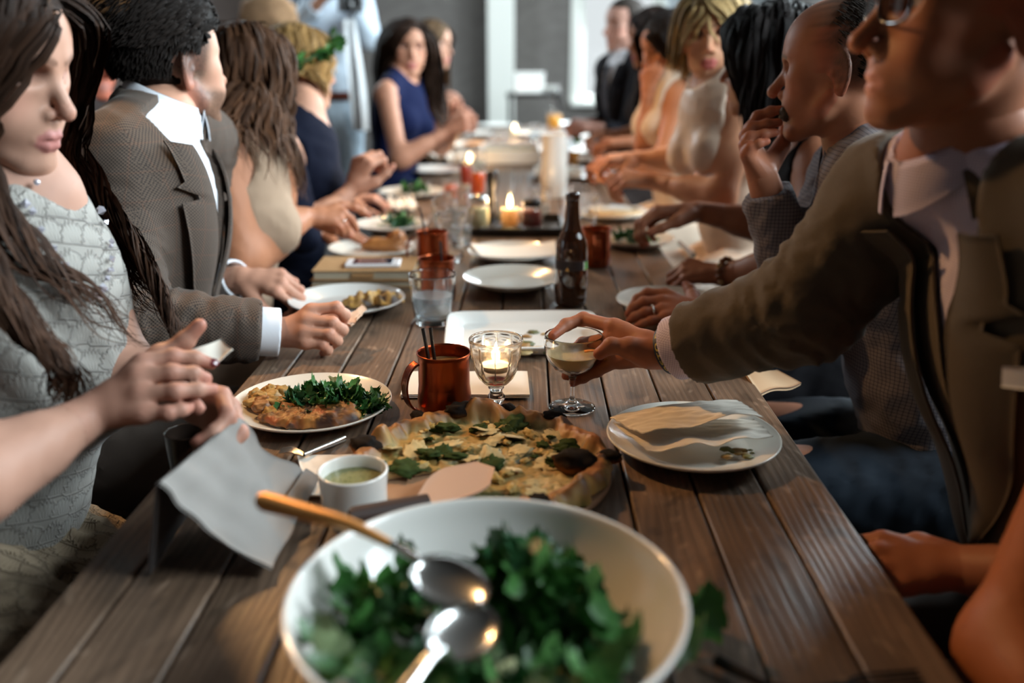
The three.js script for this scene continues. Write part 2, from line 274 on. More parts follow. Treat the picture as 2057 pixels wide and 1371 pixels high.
function handField(h, arm, rw = 0.026) {
  const s = h.s ?? 1, w = h.wrist, fs = [], caps = [];
  const R = [[0.0100, 0.0092, 0.0085, 0.0070], [0.0102, 0.0095, 0.0087, 0.0072], [0.0097, 0.0090, 0.0082, 0.0068], [0.0086, 0.0078, 0.0071, 0.0060]], fat = h.fat ?? 1;
  const palm = h.fingers.map((p, i) => cap(lerp(w, p[0], 0.12), along(p[0], norm(sub(p[0], w)), -0.004), 0.0155 * s * fat, 0.0112 * s * fat));
  palm.push(cap(arm, w, rw * 1.1, rw * 0.86), cap(lerp(w, h.fingers[0][0], 0.35), lerp(w, h.fingers[3][0], 0.45), 0.0135 * s * fat), cap(lerp(w, h.fingers[0][0], 0.8), lerp(w, h.fingers[3][0], 0.8), 0.0095 * s * fat));
  palm.push(cap(lerp(w, h.thumb[0], 0.4), lerp(h.thumb[0], h.thumb[1], 0.8), 0.0155 * s * fat, 0.0125 * s * fat));
  const pf = su(0.012 * s, ...palm);
  const chain = (p, r) => { const c = []; for (let j = 0; j < p.length - 1; j++) { c.push(cap(p[j], p[j + 1], r[j] * s * fat, r[j + 1] * s * fat)); if (j) c.push(ball(p[j], r[j] * s * fat * 1.07)); } return su(0.004, ...c); };
  for (let i = 0; i < 4; i++) fs.push(chain(h.fingers[i], R[i]));
  const th = chain(h.thumb, [0.0135, 0.0115, 0.0105, 0.0085]);
  const pts = [arm, w, ...h.fingers.flat(), ...h.thumb];
  const f = (x, y, z) => { const p = pf(x, y, z); if (p > 0.3) return p - 0.2; let d = p; for (let i = 0; i < 4; i++) { const e = smin(p, fs[i](x, y, z), 0.010 * s); if (e < d) d = e; } return Math.min(d, smin(p, th(x, y, z), 0.014 * s)); };
  return { f, pts };
}
const SKIN = { fair: [0.50, 0.27, 0.18], tan: [0.41, 0.18, 0.095], ruddy: [0.32, 0.13, 0.07] };
const skinMat = phys({ color: 0xffffff, vertexColors: true, roughness: 0.52, specularIntensity: 0.45, sheen: 0.15, sheenColor: rgb(0.9, 0.5, 0.4), sheenRoughness: 0.6, bumpMap: null });
const eyeMat = phys({ color: 0xffffff, vertexColors: true, roughness: 0.12, clearcoat: 0.6 });
function makePerson(o) {
  const fem = o.fem, t = thing('person', o.label, 'person', [0, 0, 0]), p = { t, o };
  // torso frame
  const up = norm(sub(o.chest, o.pelvis)), F0 = norm([o.face[0], 0, o.face[1]]), side = norm(cross(up, F0)), fwd = cross(side, up); // side = the person's left
  const B = [side, up, fwd], q = (c, s, h, d) => add(c, add(mul(side, s), add(mul(up, h), mul(fwd, d))));
  p.B = B; p.side = side; p.up = up; p.fwd = fwd; p.q = q;
  const sw = o.sw ?? (fem ? 0.155 : 0.185), shL = o.shL ?? q(o.chest, sw, 0.13, -0.01), shR = o.shR ?? q(o.chest, -sw, 0.13, -0.01), neck = o.neck ?? q(o.chest, 0, 0.195, -0.02);
  const elL = o.elL, elR = o.elR, wrL = o.wrL, wrR = o.wrR, hp = o.head.pos, hf = norm(o.head.f), hl = norm(cross(o.head.up ?? [0, 1, 0], hf)), hu = cross(hf, hl), hs = o.head.s ?? (fem ? 0.95 : 1.0);
  Object.assign(p, { shL, shR, neck, elL, elR, wrL, wrR, hp, hf, hl, hu, hs, chest: o.chest, pelvis: o.pelvis });
  const bw = o.bulk ?? 1, waist = lerp(o.pelvis, o.chest, 0.45);
  const torso = [ell(q(o.chest, 0, 0, 0), fem ? [0.142 * bw, 0.19, 0.1 * bw] : [0.17 * bw, 0.2, 0.118 * bw], B), ell(waist, fem ? [0.122 * bw, 0.17, 0.088 * bw] : [0.15 * bw, 0.18, 0.112 * bw], B), ell(o.pelvis, fem ? [0.165 * bw, 0.13, 0.12 * bw] : [0.165 * bw, 0.13, 0.125 * bw], B)];
  if (fem) for (const s of [-1, 1]) torso.push(ball(q(o.chest, s * 0.068, -0.03, 0.072 * bw), 0.056));
  const clav = [cap(neck, shL, fem ? 0.036 : 0.045, fem ? 0.047 : 0.056), cap(neck, shR, fem ? 0.036 : 0.045, fem ? 0.047 : 0.056)];
  const nt = along(along(hp, hu, -0.055 * hs), hf, -0.012 * hs), neckF = cap(neck, nt, fem ? 0.052 : 0.062, fem ? 0.047 : 0.056);
  const trap = [cap(lerp(neck, nt, 0.45), lerp(neck, shL, 0.75), 0.03, 0.028), cap(lerp(neck, nt, 0.45), lerp(neck, shR, 0.75), 0.03, 0.028)];
  const ar = (fem ? [0.043, 0.036, 0.034, 0.024] : [0.052, 0.043, 0.041, 0.028]).map((r) => r * (o.arm ?? 1));
  const arm = (a, b, c) => [cap(a, b, ar[0], ar[1]), cap(b, c, ar[2], ar[3]), cap(lerp(b, c, 0.12), lerp(b, c, 0.5), ar[2] * 1.06, ar[2] * 0.92)];
  p.ar = ar; p.torsoF = su(0.04, ...torso, ...clav); p.trunkF = su(0.04, ...torso); p.clav = clav;
  const legs = [];
  p.knees = []; p.ankles = [];
  for (const s of [1, -1]) {
    const hip = q(o.pelvis, s * 0.09, -0.01, 0.02), kn = (s > 0 ? o.knL : o.knR) ?? (o.stand ? add(hip, [0, -0.42, 0]) : add(along(along(hip, F0, 0.40), side, s * 0.03), [0, -0.0, 0])), an = o.stand ? add(kn, [0, -kn[1] + 0.08, 0]) : [kn[0] + F0[0] * 0.02, 0.085, kn[2] + F0[2] * 0.02];
    p.knees.push(kn); p.ankles.push(an);
    legs.push(cap(hip, kn, fem ? 0.082 : 0.085, 0.058), cap(kn, an, 0.056, 0.038), cap(add(an, [0, -0.035, 0]), along(add(an, [0, -0.045, 0]), F0, 0.15), 0.036, 0.03));
  }
  p.legF = su(0.03, ...legs);
  const armL = arm(shL, elL, wrL), armR = arm(shR, elR, wrR); p.armLF = su(0.03, ...armL); p.armRF = su(0.03, ...armR);
  const bodyF = su(0.03, p.torsoF, neckF, ...trap, p.armLF, p.armRF, p.legF); p.bodyF = bodyF;
  const H = headLocal({ fem, ...o.faceOpts });
  const toHead = (x, y, z) => { x -= hp[0]; y -= hp[1]; z -= hp[2]; const i = 1 / hs; return [(x * hl[0] + y * hl[1] + z * hl[2]) * i, (x * hu[0] + y * hu[1] + z * hu[2]) * i, (x * hf[0] + y * hf[1] + z * hf[2]) * i]; };
  const fromHead = (x, y, z) => add(hp, add(mul(hl, x * hs), add(mul(hu, y * hs), mul(hf, z * hs))));
  p.toHead = toHead; p.fromHead = fromHead; p.H = H;
  const headW = (x, y, z) => { const l = toHead(x, y, z); return H.f(l[0], l[1], l[2]) * hs; }; p.headF = headW;
  const headFull = su(o.neckSoft ?? 0.012, headW, neckF); p.headNeck = headFull;
  const base = o.skin ?? SKIN.fair, dark = o.hairColor ?? [0.02, 0.012, 0.008], beard = o.beard ?? 0, scalp = o.scalp ?? 0, lipC = o.lip ?? (fem ? [0.42, 0.13, 0.12] : [0.45, 0.2, 0.16]);
  const tone = (x, y, z, red) => { const n = 1 + 0.07 * fbm(x * 35, y * 35, z * 35, 2); return [base[0] * n * (1 + 0.05 * red), base[1] * n * (1 - 0.22 * red), base[2] * n * (1 - 0.22 * red)]; };
  const cell = o.headCell ?? 0.005;
  const hb = bounds([fromHead(0, 0.13, 0), fromHead(0, -0.12, 0.1), fromHead(0.1, 0, 0), fromHead(-0.1, 0, 0), fromHead(0, 0, 0.13), fromHead(0, 0, -0.12), lerp(neck, nt, 0.35)], 0.025);
  const hg = paint(meshField(headFull, hb[0], hb[1], cell), (x, y, z) => {
    const l = toHead(x, y, z), k = H.info(...l); let c = tone(x, y, z, 0.35 * k.cheek + 0.7 * k.nose + 0.9 * k.ear + (o.shadow ?? 0) * k.eye * 0.5);
    const to = (d, w) => { c = c.map((v, i) => mix(v, d[i], w)); };
    if (fem && o.shadow) to([0.16, 0.08, 0.09], k.eye * o.shadow * 0.7);
    to(lipC, k.lip * 0.85); to(o.browColor ?? dark, k.brow * (fem ? 0.6 : 0.75) * (l[2] > 0.055 ? 1 : 0));
    if (beard) to(dark, k.beard * beard * (0.92 + 0.16 * noise3(x * 500, y * 500, z * 500)) * (1 - k.lip));
    if (scalp) to(dark, scalp(l) * (0.94 + 0.12 * noise3(x * 500, y * 500, z * 500)));
    return c;
  });
  const bb = bounds([o.chest, o.pelvis, shL, shR, elL, elR, wrL, wrR, neck, ...(o.legs === false ? [] : [...p.knees, ...p.ankles])], 0.16); bb[1][1] = Math.min(bb[1][1], Math.max(neck[1], shL[1], shR[1], wrL[1], wrR[1], elL[1]) + 0.09); bb[0][1] = Math.max(bb[0][1], 0.002);
  const gs = [hg, paint(meshField(su(0.03, p.torsoF, ...trap, cap(neck, lerp(neck, nt, 0.6), fem ? 0.051 : 0.061, fem ? 0.048 : 0.058), p.armLF, p.armRF, ...(o.legs === false ? [] : [p.legF])), bb[0], bb[1], o.bodyCell ?? 0.014), (x, y, z) => tone(x, y, z, 0.1))];
  p.hands = [];
  for (const [h, el, wr] of [[o.handL, elL, wrL], [o.handR, elR, wrR]]) {
    if (!h) continue;
    const hh = h.fingers ? h : poseHand({ wrist: wr, ...h }); hh.wrist = hh.wrist ?? wr;
    const F = handField(hh, lerp(wr, el, 0.22), ar[3] * 1.02), [lo, hi] = bounds(F.pts, 0.03); p.hands.push({ h: hh, F });
    const tips = [...hh.fingers.map((c) => c[3]), hh.thumb[3]], kn = [...hh.fingers.map((c) => c[0]), ...hh.fingers.map((c) => c[1])];
    const g = paint(meshField(F.f, lo, hi, h.cell ?? o.handCell ?? 0.005), (x, y, z) => { let m = 1, k = 1; for (const c of tips) m = Math.min(m, Math.hypot(x - c[0], y - c[1], z - c[2])); for (const c of kn) k = Math.min(k, Math.hypot(x - c[0], y - c[1], z - c[2])); return tone(x, y, z, 0.75 * sstep(0.022, 0.004, m) + 0.5 * sstep(0.016, 0.006, k) + 0.25); });
    gs.push(g);
  }
  p.body = part(t, 'body', mergeGeometries(gs.map((g) => { g.deleteAttribute('uv'); return g; })), skinMat);
  // eyes
  if (o.eyes !== false) for (const s of [1, -1]) {
    const g = new THREE.SphereGeometry(0.0125 * hs, 20, 14), look = norm(o.look ?? [0, -0.1, 1]); g.rotateX(Math.PI / 2);
    paint(g, (x, y, z) => { const d = norm([x, y, z]), c = dot(d, look); return c > 0.976 ? [0.005, 0.004, 0.004] : c > 0.88 ? (o.iris ?? [0.06, 0.04, 0.025]) : [0.62, 0.58, 0.55]; });
    const m = part(t, 'eye', g, eyeMat); m.position.set(...fromHead(s * 0.032, 0.0135, 0.0665)); m.quaternion.setFromRotationMatrix(new THREE.Matrix4().makeBasis(new THREE.Vector3(...hl), new THREE.Vector3(...hu), new THREE.Vector3(...hf)));
  }
  if (o.lashes) { const lid = (o.faceOpts?.lid ?? 18) * Math.PI / 180; for (const s of [1, -1]) { const pts = []; for (let i = 0; i <= 10; i++) { const a = (i / 10 - 0.5) * 2.1, e = lid - 0.25 * Math.abs(a), r = 0.0146; pts.push(fromHead(s * 0.032 + r * Math.sin(a) * Math.cos(e), 0.0135 + r * Math.sin(e), 0.0665 + r * Math.cos(a) * Math.cos(e) + 0.0006)); } part(t, 'eyelashes', tube(pts, (q) => 0.0013 * Math.sin(Math.PI * clamp(q, 0.08, 0.92)), 16, 6), std({ color: css('#120c0a'), roughness: 0.8 })); } }
  // coordinates on the torso: across (to the left), up, forward from the chest
  p.loc = (x, y, z) => { const v = [x - o.chest[0], y - o.chest[1], z - o.chest[2]]; return [dot(v, side), dot(v, up), dot(v, fwd)]; };
  return p;
}
// painted nails: thin caps on the last joints of a hand
function nails(p, h, color, list = [0, 1, 2, 3, 4]) {
  const m = phys({ color: rgb(...color), roughness: 0.25, clearcoat: 0.4 });
  for (const i of list) { const c = i < 4 ? h.fingers[i] : h.thumb, d = norm(sub(c[3], c[2])), out = norm(along(norm(sub(c[2], lerp(c[1], c[3], 0.5))), h.B ?? [0, 1, 0], 1.2)), n = norm(along(out, d, -dot(out, d))), r = i < 4 ? 0.0068 : 0.0085;
    const g = new THREE.SphereGeometry(1, 12, 8); g.scale(0.0052, 0.0016, 0.0062); const M = new THREE.Matrix4().makeBasis(new THREE.Vector3(...cross(n, d)), new THREE.Vector3(...n), new THREE.Vector3(...d)); g.applyMatrix4(M); const at = along(along(c[3], n, r - 0.001), d, 0.0015); g.translate(...at); part(p.body, 'fingernail', g, m); }
}
// folds for cloth: ridged noise squeezed along an axis
const folds = (axis, freq, amp, squeeze = 1.5, s = 0) => (x, y, z) => { const k = (x * axis[0] + y * axis[1] + z * axis[2]) * squeeze; const n = fbm((x + axis[0] * k) * freq + s, (y + axis[1] * k) * freq, (z + axis[2] * k) * freq, 2); return amp * (Math.abs(n) * 2 - 0.5); };
const disp = (f, g) => (x, y, z) => { const d = f(x, y, z); return d < 0.06 && d > -0.06 ? d + g(x, y, z) : d; };
function garment(p, name, f, lo, hi, cell, mat, label, B) { return part(p.t, name, boxUV(meshField(f, lo, hi, cell), B), mat, label); }
function sleeve(p, which, { r = [0.066, 0.06, 0.05], end = 0.93, amp = 0.006, freq = 14, s = 0, start }) {
  const sh = p['sh' + which], el = p['el' + which], wr = p['wr' + which], c = lerp(el, wr, end), d1 = norm(sub(el, sh)), d2 = norm(sub(wr, el)), bend = norm(add(d1, d2));
  const up = disp(cap(start ?? sh, el, r[0], r[1]), folds(d1, freq, amp, 1.6, s)), low = cut(disp(cap(el, along(c, d2, 0.03), r[1], r[2]), folds(d2, freq, amp, 1.6, s + 3)), c, d2, 0.002);
  const bunch = (x, y, z) => { const k = Math.exp(-((x - el[0]) ** 2 + (y - el[1]) ** 2 + (z - el[2]) ** 2) / 0.006), t = (x - el[0]) * bend[0] + (y - el[1]) * bend[1] + (z - el[2]) * bend[2]; return -amp * 1.1 * k * Math.sin(t * 190 + 5 * noise3(x * 12 + s, y * 12, z * 12)); };
  return { f: disp(su(0.02, up, low), bunch), end: c, dir: d2, pts: [sh, el, c] };
}
function cuff(p, which, from, to, r, mat, name = 'shirt_cuff') {
  const el = p['el' + which], wr = p['wr' + which], a = lerp(el, wr, from), b = lerp(el, wr, to), d = norm(sub(b, a));
  const f = minus(cut(cut(cap(a, along(b, d, 0.05), r), b, d, 0.002), a, mul(d, -1), 0.002), cap(lerp(a, b, 0.3), along(b, d, 0.05), r - 0.006), 0.001);
  const bb = bounds([a, b], r + 0.012); return garment(p, name, f, bb[0], bb[1], 0.0026, mat);
}
// cloth laid on the torso: fn(u, v) -> [across, up]; each point is dropped onto the field from in front
function laid(p, F, nu, nv, fn, lift, thick = 0.003, from = 0.3) {
  return sheet(nu, nv, (u, v) => {
    const [s, h, extra = 0] = fn(u, v); let d = from;
    for (let i = 0; i < 60; i++) { const a = p.q(p.chest, s, h, d), e = F(a[0], a[1], a[2]); if (e < 0.0006) break; d -= e * 0.8; if (d < -0.2) break; }
    return p.q(p.chest, s, h, d + lift + extra);
  }, thick);
}
function collarGeo({ c, side, fwd, up, rx, rz, stand = 0.032, leaf = 0.042, point = 0.03, drop = 0.03, gap = 0.10, spread = 0.012 }) {
  return sheet(56, 10, (u, v) => {
    const t = u * 2 - 1, a = t * Math.PI * (1 - gap), sn = Math.sin(a), cs = Math.cos(a), front = sstep(0.55, 1, Math.abs(t));
    const st = v < 0.4 ? v / 0.4 : 1, lf = v < 0.4 ? 0 : (v - 0.4) / 0.6, out = lf > 0 ? spread * Math.sin(Math.min(1, lf * 1.4) * Math.PI / 2) + lf * (0.004 + 0.01 * front) : 0;
    const h = stand * st - lf * (leaf + point * front) - drop * (1 - cs) / 2;
    return add(c, add(mul(side, sn * (rx + out)), add(mul(fwd, -cs * (rz + out)), mul(up, h))));
  }, 0.002);
}
// hair: flat tapered locks grown from the scalp, falling under gravity and pushed out of the head and body
function growHair(p, o) {
  const F = o.field ?? ((x, y, z) => Math.min(p.headF(x, y, z), p.bodyF(x, y, z) - (o.cloth ?? 0.012))), N = o.n, pos = [], nor = [], colr = [], uv = [], idx = [], A = o.across ?? 2, S = o.steps ?? 26;
  for (let n = 0, tries = 0; n < N && tries < N * 60; tries++) {
    const d = norm([rr(-1, 1), rr(-1, 1), rr(-1, 1)]); if (!o.region(d)) continue; n++;
    const l = [d[0] * 0.0765, 0.037 + d[1] * 0.09, -0.010 + d[2] * 0.099]; let pt = p.fromHead(...l);
    const ph = 6.3 * noise3(l[0] * (o.lock ?? 22), l[1] * (o.lock ?? 22), l[2] * (o.lock ?? 22)) + rr(-0.35, 0.35), L = o.len(l, d) * rr(0.82, 1.06), step = L / S, off0 = (o.lift ?? 0.006) * (0.15 + 0.85 * rnd());
    const a0 = o.start(l, d); let dir = norm(add(mul(p.hl, a0[0]), add(mul(p.hu, a0[1]), mul(p.hf, a0[2])))); const pts = [pt], ns = [gradOf(F, pt)];
    for (let i = 0; i < S; i++) {
      const w = (o.fall ?? 0.16) * (i / S < (o.hold ?? 0.1) ? 0.3 : 1), pull = o.pull ? o.pull(pt, i / S, l, d) : [0, -1, 0];
      dir = norm(add(mul(dir, 1 - w), mul(pull, w)));
      if (o.guard) { const q = p.toHead(pt[0], pt[1], pt[2]); const over = q[2] - (o.face ?? 0.036) - 0.95 * Math.max(0, q[1] - 0.03); if (over > -0.008 && q[1] > (o.guardLow ?? -0.13)) { const k = dot(dir, p.hf); if (k > -o.guard) dir = norm(along(dir, p.hf, -k - Math.min(0.9, o.guard + (o.push ?? 18) * Math.max(0, over)))); } }
      pt = along(pt, dir, step); const e = F(pt[0], pt[1], pt[2]); let g = ns[ns.length - 1];
      if (e < off0 + 0.02) { g = gradOf(F, pt); if (e < off0) { pt = along(pt, g, off0 - e); const k = dot(dir, g); if (k < 0) dir = norm(along(dir, g, -k)); } }
      pts.push(pt); ns.push(norm(lerp(ns[ns.length - 1], g, 0.5)));
    }
    const wv = o.wave ?? 0, fq = o.freq ?? 40, rad = (o.r ?? 0.005) * rr(0.6, 1.35), tint = 1 + (o.vary ?? 0.4) * rr(-1, 1), c0 = o.color(l).map((c) => c * tint), first = pos.length / 3, u0 = rnd() * 7, roll = rr(-0.5, 0.5);
    for (let i = 0; i <= S; i++) {
      const t = norm(sub(pts[Math.min(i + 1, S)], pts[Math.max(i - 1, 0)])); let a = norm(cross(t, ns[i])), b = norm(cross(a, t)); const cr = Math.cos(roll), sr = Math.sin(roll), a2 = norm(add(mul(a, cr), mul(b, sr))); b = norm(cross(a2, t)); a = a2;
      const s = i * step, q = i / S, am = wv * sstep(0.1, 0.5, q), c = along(along(pts[i], a, am * Math.sin(ph + fq * s)), b, am * 0.6 * Math.cos(ph + fq * s)), w = rad * (0.55 + 0.45 * sstep(0, 0.15, q)) * (1 - 0.9 * sstep(o.taper ?? 0.55, 1, q)), g = o.tip ? mix(1, o.tip, q * q) : 1;
      for (let j = 0; j <= A; j++) { const x = (j / A - 0.5) * 2; pos.push(...along(along(c, a, x * w), b, -x * x * w * 0.3)); nor.push(...norm(along(b, a, x * 0.5))); colr.push(c0[0] * g, c0[1] * g, c0[2] * g); uv.push(u0 + x * w * 40, u0 + s * 4); }
      if (i < S) for (let j = 0; j < A; j++) { const k = first + i * (A + 1) + j; idx.push(k, k + 1, k + A + 1, k + 1, k + A + 2, k + A + 1); }
    }
  }
  const g = new THREE.BufferGeometry(); g.setAttribute('position', new THREE.Float32BufferAttribute(pos, 3)); g.setAttribute('normal', new THREE.Float32BufferAttribute(nor, 3)); g.setAttribute('color', new THREE.Float32BufferAttribute(colr, 3)); g.setAttribute('uv', new THREE.Float32BufferAttribute(uv, 2)); g.setIndex(idx);
  return g;
}
// the mass of hair close to the scalp: inflated skull without the face
function hairCap(p, o) {
  const hs = p.hs, f = (x, y, z) => { const l = p.toHead(x, y, z); let d = o.shape(l[0], l[1], l[2]) * hs; if (o.rough) d -= o.rough * (Math.abs(noise3(l[0] * (o.fr ?? 60), l[1] * (o.fr ?? 60) * (o.fy ?? 0.4), l[2] * (o.fr ?? 60))) - 0.3); return d; };
  const [lo, hi] = bounds([p.fromHead(0, 0.17, 0), p.fromHead(0, o.low ?? -0.1, -0.13), p.fromHead(0.12, 0, 0.1), p.fromHead(-0.12, 0, 0)], o.pad ?? 0.05);
  return paint(meshField(f, lo, hi, o.cell ?? 0.005), (x, y, z) => { const n = 1 + 0.5 * noise3(x * 120, y * 30, z * 120); return o.color.map((c) => c * n); });
}
const withUV = (g) => { if (!g.attributes.uv) { const p = g.attributes.position, u = new Float32Array(p.count * 2); for (let i = 0; i < p.count; i++) { u[2 * i] = (p.getX(i) + p.getZ(i)) * 12; u[2 * i + 1] = p.getY(i) * 1.5; } g.setAttribute('uv', new THREE.BufferAttribute(u, 2)); } return g; };
const strandNoise = (u, v) => 0.55 * tileNoise(u, v, 34, 1.2, 3) + 0.45 * tileNoise(u, v, 90, 1.6, 8);
const strandMap = dataTex(256, 128, (u, v) => { const n = 0.80 + 0.30 * strandNoise(u, v); return [n, n, n]; }), strandBump = dataTex(256, 128, (u, v) => 0.5 + 0.5 * strandNoise(u, v), false);
const hairMat = phys({ color: 0xffffff, vertexColors: true, map: strandMap, bumpMap: strandBump, bumpScale: 0.0012, roughness: 0.6, specularIntensity: 0.2, side: THREE.DoubleSide });
const skull = ell([0, 0.038, -0.010], [0.079, 0.093, 0.101]);
// ---------------------------------------------------------------- the room
const plasterTex = (r, g, b, s) => dataTex(256, 256, (u, v) => { const n = 0.03 * tileNoise(u, v, 6, 6, s) + 0.015 * tileNoise(u, v, 40, 40, s + 5); return [r + n, g + n, b + n]; });
const wallDark = std({ map: rep(plasterTex(0.395, 0.375, 0.36, 1), 0.7, 0.7), roughness: 0.9 });
const wallPale = std({ map: rep(plasterTex(0.62, 0.64, 0.65, 2), 0.7, 0.7), roughness: 0.9 });
const wallBrown = std({ map: rep(plasterTex(0.20, 0.15, 0.125, 3), 0.7, 0.7), roughness: 0.85 });
const ceilingMat = std({ map: rep(plasterTex(0.22, 0.20, 0.185, 4), 0.5, 0.5), roughness: 0.95 });
const trimMat = std({ color: css('#d8d8d0'), roughness: 0.5 });
const glassPane = phys({ color: 0xffffff, transmission: 1, thickness: 0, roughness: 0.02, ior: 1.45 });
function planar(g, s = 1) { return boxUV(g); }
const LEFT_X = -2.75, FRONT_Z = 2.6, CEIL = 3.5, WT = 0.16;
function wallWithHoles(name, mat, horizontal, fixed, a0, a1, holes) {       // strips round the openings; a runs along the wall
  const gs = [], put = (s, e, y0, y1) => { if (e - s > 1e-3 && y1 - y0 > 1e-3) gs.push(horizontal ? box(e - s, y1 - y0, WT, (s + e) / 2, (y0 + y1) / 2, fixed) : box(WT, y1 - y0, e - s, fixed, (y0 + y1) / 2, (s + e) / 2)); };
  let at = a0; for (const [s, e, y0, y1] of holes) { put(at, s, 0, CEIL); put(s, e, 0, y0); put(s, e, y1, CEIL); at = e; } put(at, a1, 0, CEIL);
  return struct(name, planar(join(gs)), mat);
}
{
  // floor of dark boards
  const woodFloor = dataTex(256, 1024, (u, v) => { const n = 0.05 * tileNoise(u, v, 30, 4, 2) + 0.03 * tileNoise(u, v, 90, 6, 8); return [0.17 + n, 0.13 + n * 0.9, 0.105 + n * 0.8]; });
  const floor = struct('floor', planar(box(5.82, 0.1, 13, 0, -0.055, -3.7)), std({ color: css('#171310'), roughness: 0.9 }));
  const fm = [0, 1, 2].map((k) => std({ map: rep(woodFloor, 5, 0.5), color: rgb(0.8 + k * 0.12, 0.8 + k * 0.12, 0.8 + k * 0.12), roughness: 0.55 }));
  const fg = planar(box(0.156, 0.012, 3.1, 0, 0, 0));
  for (let i = 0; i < 36; i++) for (let j = 0; j < 4; j++) { const m = struct('board', fg, fm[Math.floor(rnd() * 3)], floor); m.position.set(-2.76 + 0.158 * i, -0.006 + rr(-0.0005, 0), -8.6 + 3.104 * j + (i % 3) * 0.02); }
  struct('ceiling', planar(box(5.82, 0.1, 13, 0, CEIL + 0.05, -3.7)), ceilingMat);
  wallWithHoles('wall_left', wallBrown, false, LEFT_X - WT / 2, BACK_Z - WT, FRONT_Z + WT, LEFT_WINDOWS.map(([z, w]) => [z - w / 2, z + w / 2, 1.85, 3.35]));
  wallWithHoles('wall_front', wallBrown, true, FRONT_Z + WT / 2, LEFT_X, RIGHT_X, []);
  wallWithHoles('wall_right', wallDark, false, RIGHT_X + WT / 2, BACK_Z - WT, FRONT_Z + WT, RIGHT_WINDOWS.map(([z, w]) => [z - w / 2, z + w / 2, 1.85, 3.35]).sort((a, b) => a[0] - b[0]));
  wallWithHoles('wall_back', wallDark, true, BACK_Z - WT / 2, LEFT_X, 1.46, [[0.56, 1.4, 0.79, 2.75]]);
  struct('wall_back_right', planar(box(RIGHT_X - 1.46, CEIL, WT + 0.1, (RIGHT_X + 1.46) / 2, CEIL / 2, BACK_Z - WT / 2 + 0.05)), wallPale);
  // windows: frame, mullions, panes, sill
  let wn = 1;
  const windowAt = (place, w, h, cols, rows) => {
    const o = new THREE.Group(); o.name = 'window_' + wn++; o.userData.kind = 'structure'; scene.add(o); place(o);
    const f = 0.06; for (const s of [-1, 1]) { part(o, 'window_frame', box(f, h, 0.1, s * (w / 2 - f / 2), 0, 0, 0.006), trimMat); part(o, 'window_frame', box(w - 2 * f, f, 0.1, 0, s * (h / 2 - f / 2), 0, 0.006), trimMat); }
    const iw = w - 2 * f, ih = h - 2 * f, pw = iw / cols, ph = ih / rows;
    for (let i = 1; i < cols; i++) part(o, 'mullion', box(0.025, ih, 0.04, -iw / 2 + i * pw, 0, 0, 0.004), trimMat);
    for (let j = 1; j < rows; j++) part(o, 'mullion', box(iw, 0.025, 0.04, 0, -ih / 2 + j * ph, 0, 0.004), trimMat);
    for (let i = 0; i < cols; i++) for (let j = 0; j < rows; j++) part(o, 'pane', box(pw - 0.02, ph - 0.02, 0.004, -iw / 2 + (i + 0.5) * pw, -ih / 2 + (j + 0.5) * ph, 0), glassPane);
    part(o, 'window_sill', box(w + 0.16, 0.05, 0.2, 0, -h / 2 - 0.025, 0.1, 0.008), trimMat);
    for (const s of [-1, 1]) part(o, 'casing', box(0.09, h + 0.1, 0.03, s * (w / 2 + 0.045), 0.05, WT / 2 + 0.016, 0.006), trimMat);
    part(o, 'casing', box(w + 0.26, 0.1, 0.03, 0, h / 2 + 0.06, WT / 2 + 0.016, 0.006), trimMat);
  };
  windowAt((o) => o.position.set(0.98, 1.77, BACK_Z - WT / 2), 0.84, 1.96, 1, 1);
  for (const [z, w] of RIGHT_WINDOWS) windowAt((o) => { o.position.set(RIGHT_X + WT / 2, 2.6, z); o.rotation.y = -Math.PI / 2; }, w, 1.5, 2, 2);
  for (const [z, w] of LEFT_WINDOWS) windowAt((o) => { o.position.set(LEFT_X - WT / 2, 2.6, z); o.rotation.y = Math.PI / 2; }, w, 1.5, 2, 2);
  // white post against the back wall
  const post = new THREE.Group(); post.name = 'column'; post.userData.kind = 'structure'; post.position.set(-0.262, 0, -9.8); scene.add(post);
  part(post, 'shaft', box(0.27, CEIL, 0.27, 0, CEIL / 2, 0, 0.008), trimMat); part(post, 'plinth', box(0.32, 0.18, 0.32, 0, 0.09, 0, 0.01), trimMat); part(post, 'capital', box(0.33, 0.1, 0.33, 0, CEIL - 0.06, 0, 0.01), trimMat);
  struct('baseboard_back', box(3.9, 0.14, 0.02, -0.7, 0.07, BACK_Z + 0.011), trimMat);
  // pendants: cord, socket, glowing bulb with its light
  const bulbMat = std({ color: 0x000000, emissive: rgb(1.0, 0.62, 0.28), emissiveIntensity: 2 }), metal = std({ color: css('#2a211a'), roughness: 0.4, metalness: 0.8 });
  PENDANTS.forEach(([x, y, z, power, tx, tz], i) => {
    const o = thing('pendant_lamp', ['warm shaded pendant hanging behind the tweed jacket man, tilted to the near table', 'warm filament bulb pendant hanging over the middle of the table', 'warm filament bulb pendant hanging over the far end of the table'][i], 'lamp', [x, y, z]);
    part(o, 'bulb', lathe(smoothProfile([[0, -0.075], [0.03, -0.062], [0.042, -0.03], [0.03, 0.01], [0.015, 0.035], [0, 0.036]]), 24), bulbMat);
    part(o, 'socket', lathe([[0, 0.03], [0.018, 0.03], [0.02, 0.08], [0.008, 0.095], [0, 0.095]], 20), metal); part(o, 'cord', new THREE.CylinderGeometry(0.004, 0.004, CEIL - y - 0.09, 8).translate(0, (CEIL - y + 0.09) / 2, 0), metal);
    part(o, 'shade', lathe([[0.022, 0.06], [0.05, 0.05], [0.10, 0.0], [0.125, -0.06], [0.127, -0.06], [0.103, 0.004], [0.052, 0.055], [0.022, 0.066]], 48), metal, 'dark metal cone shade');
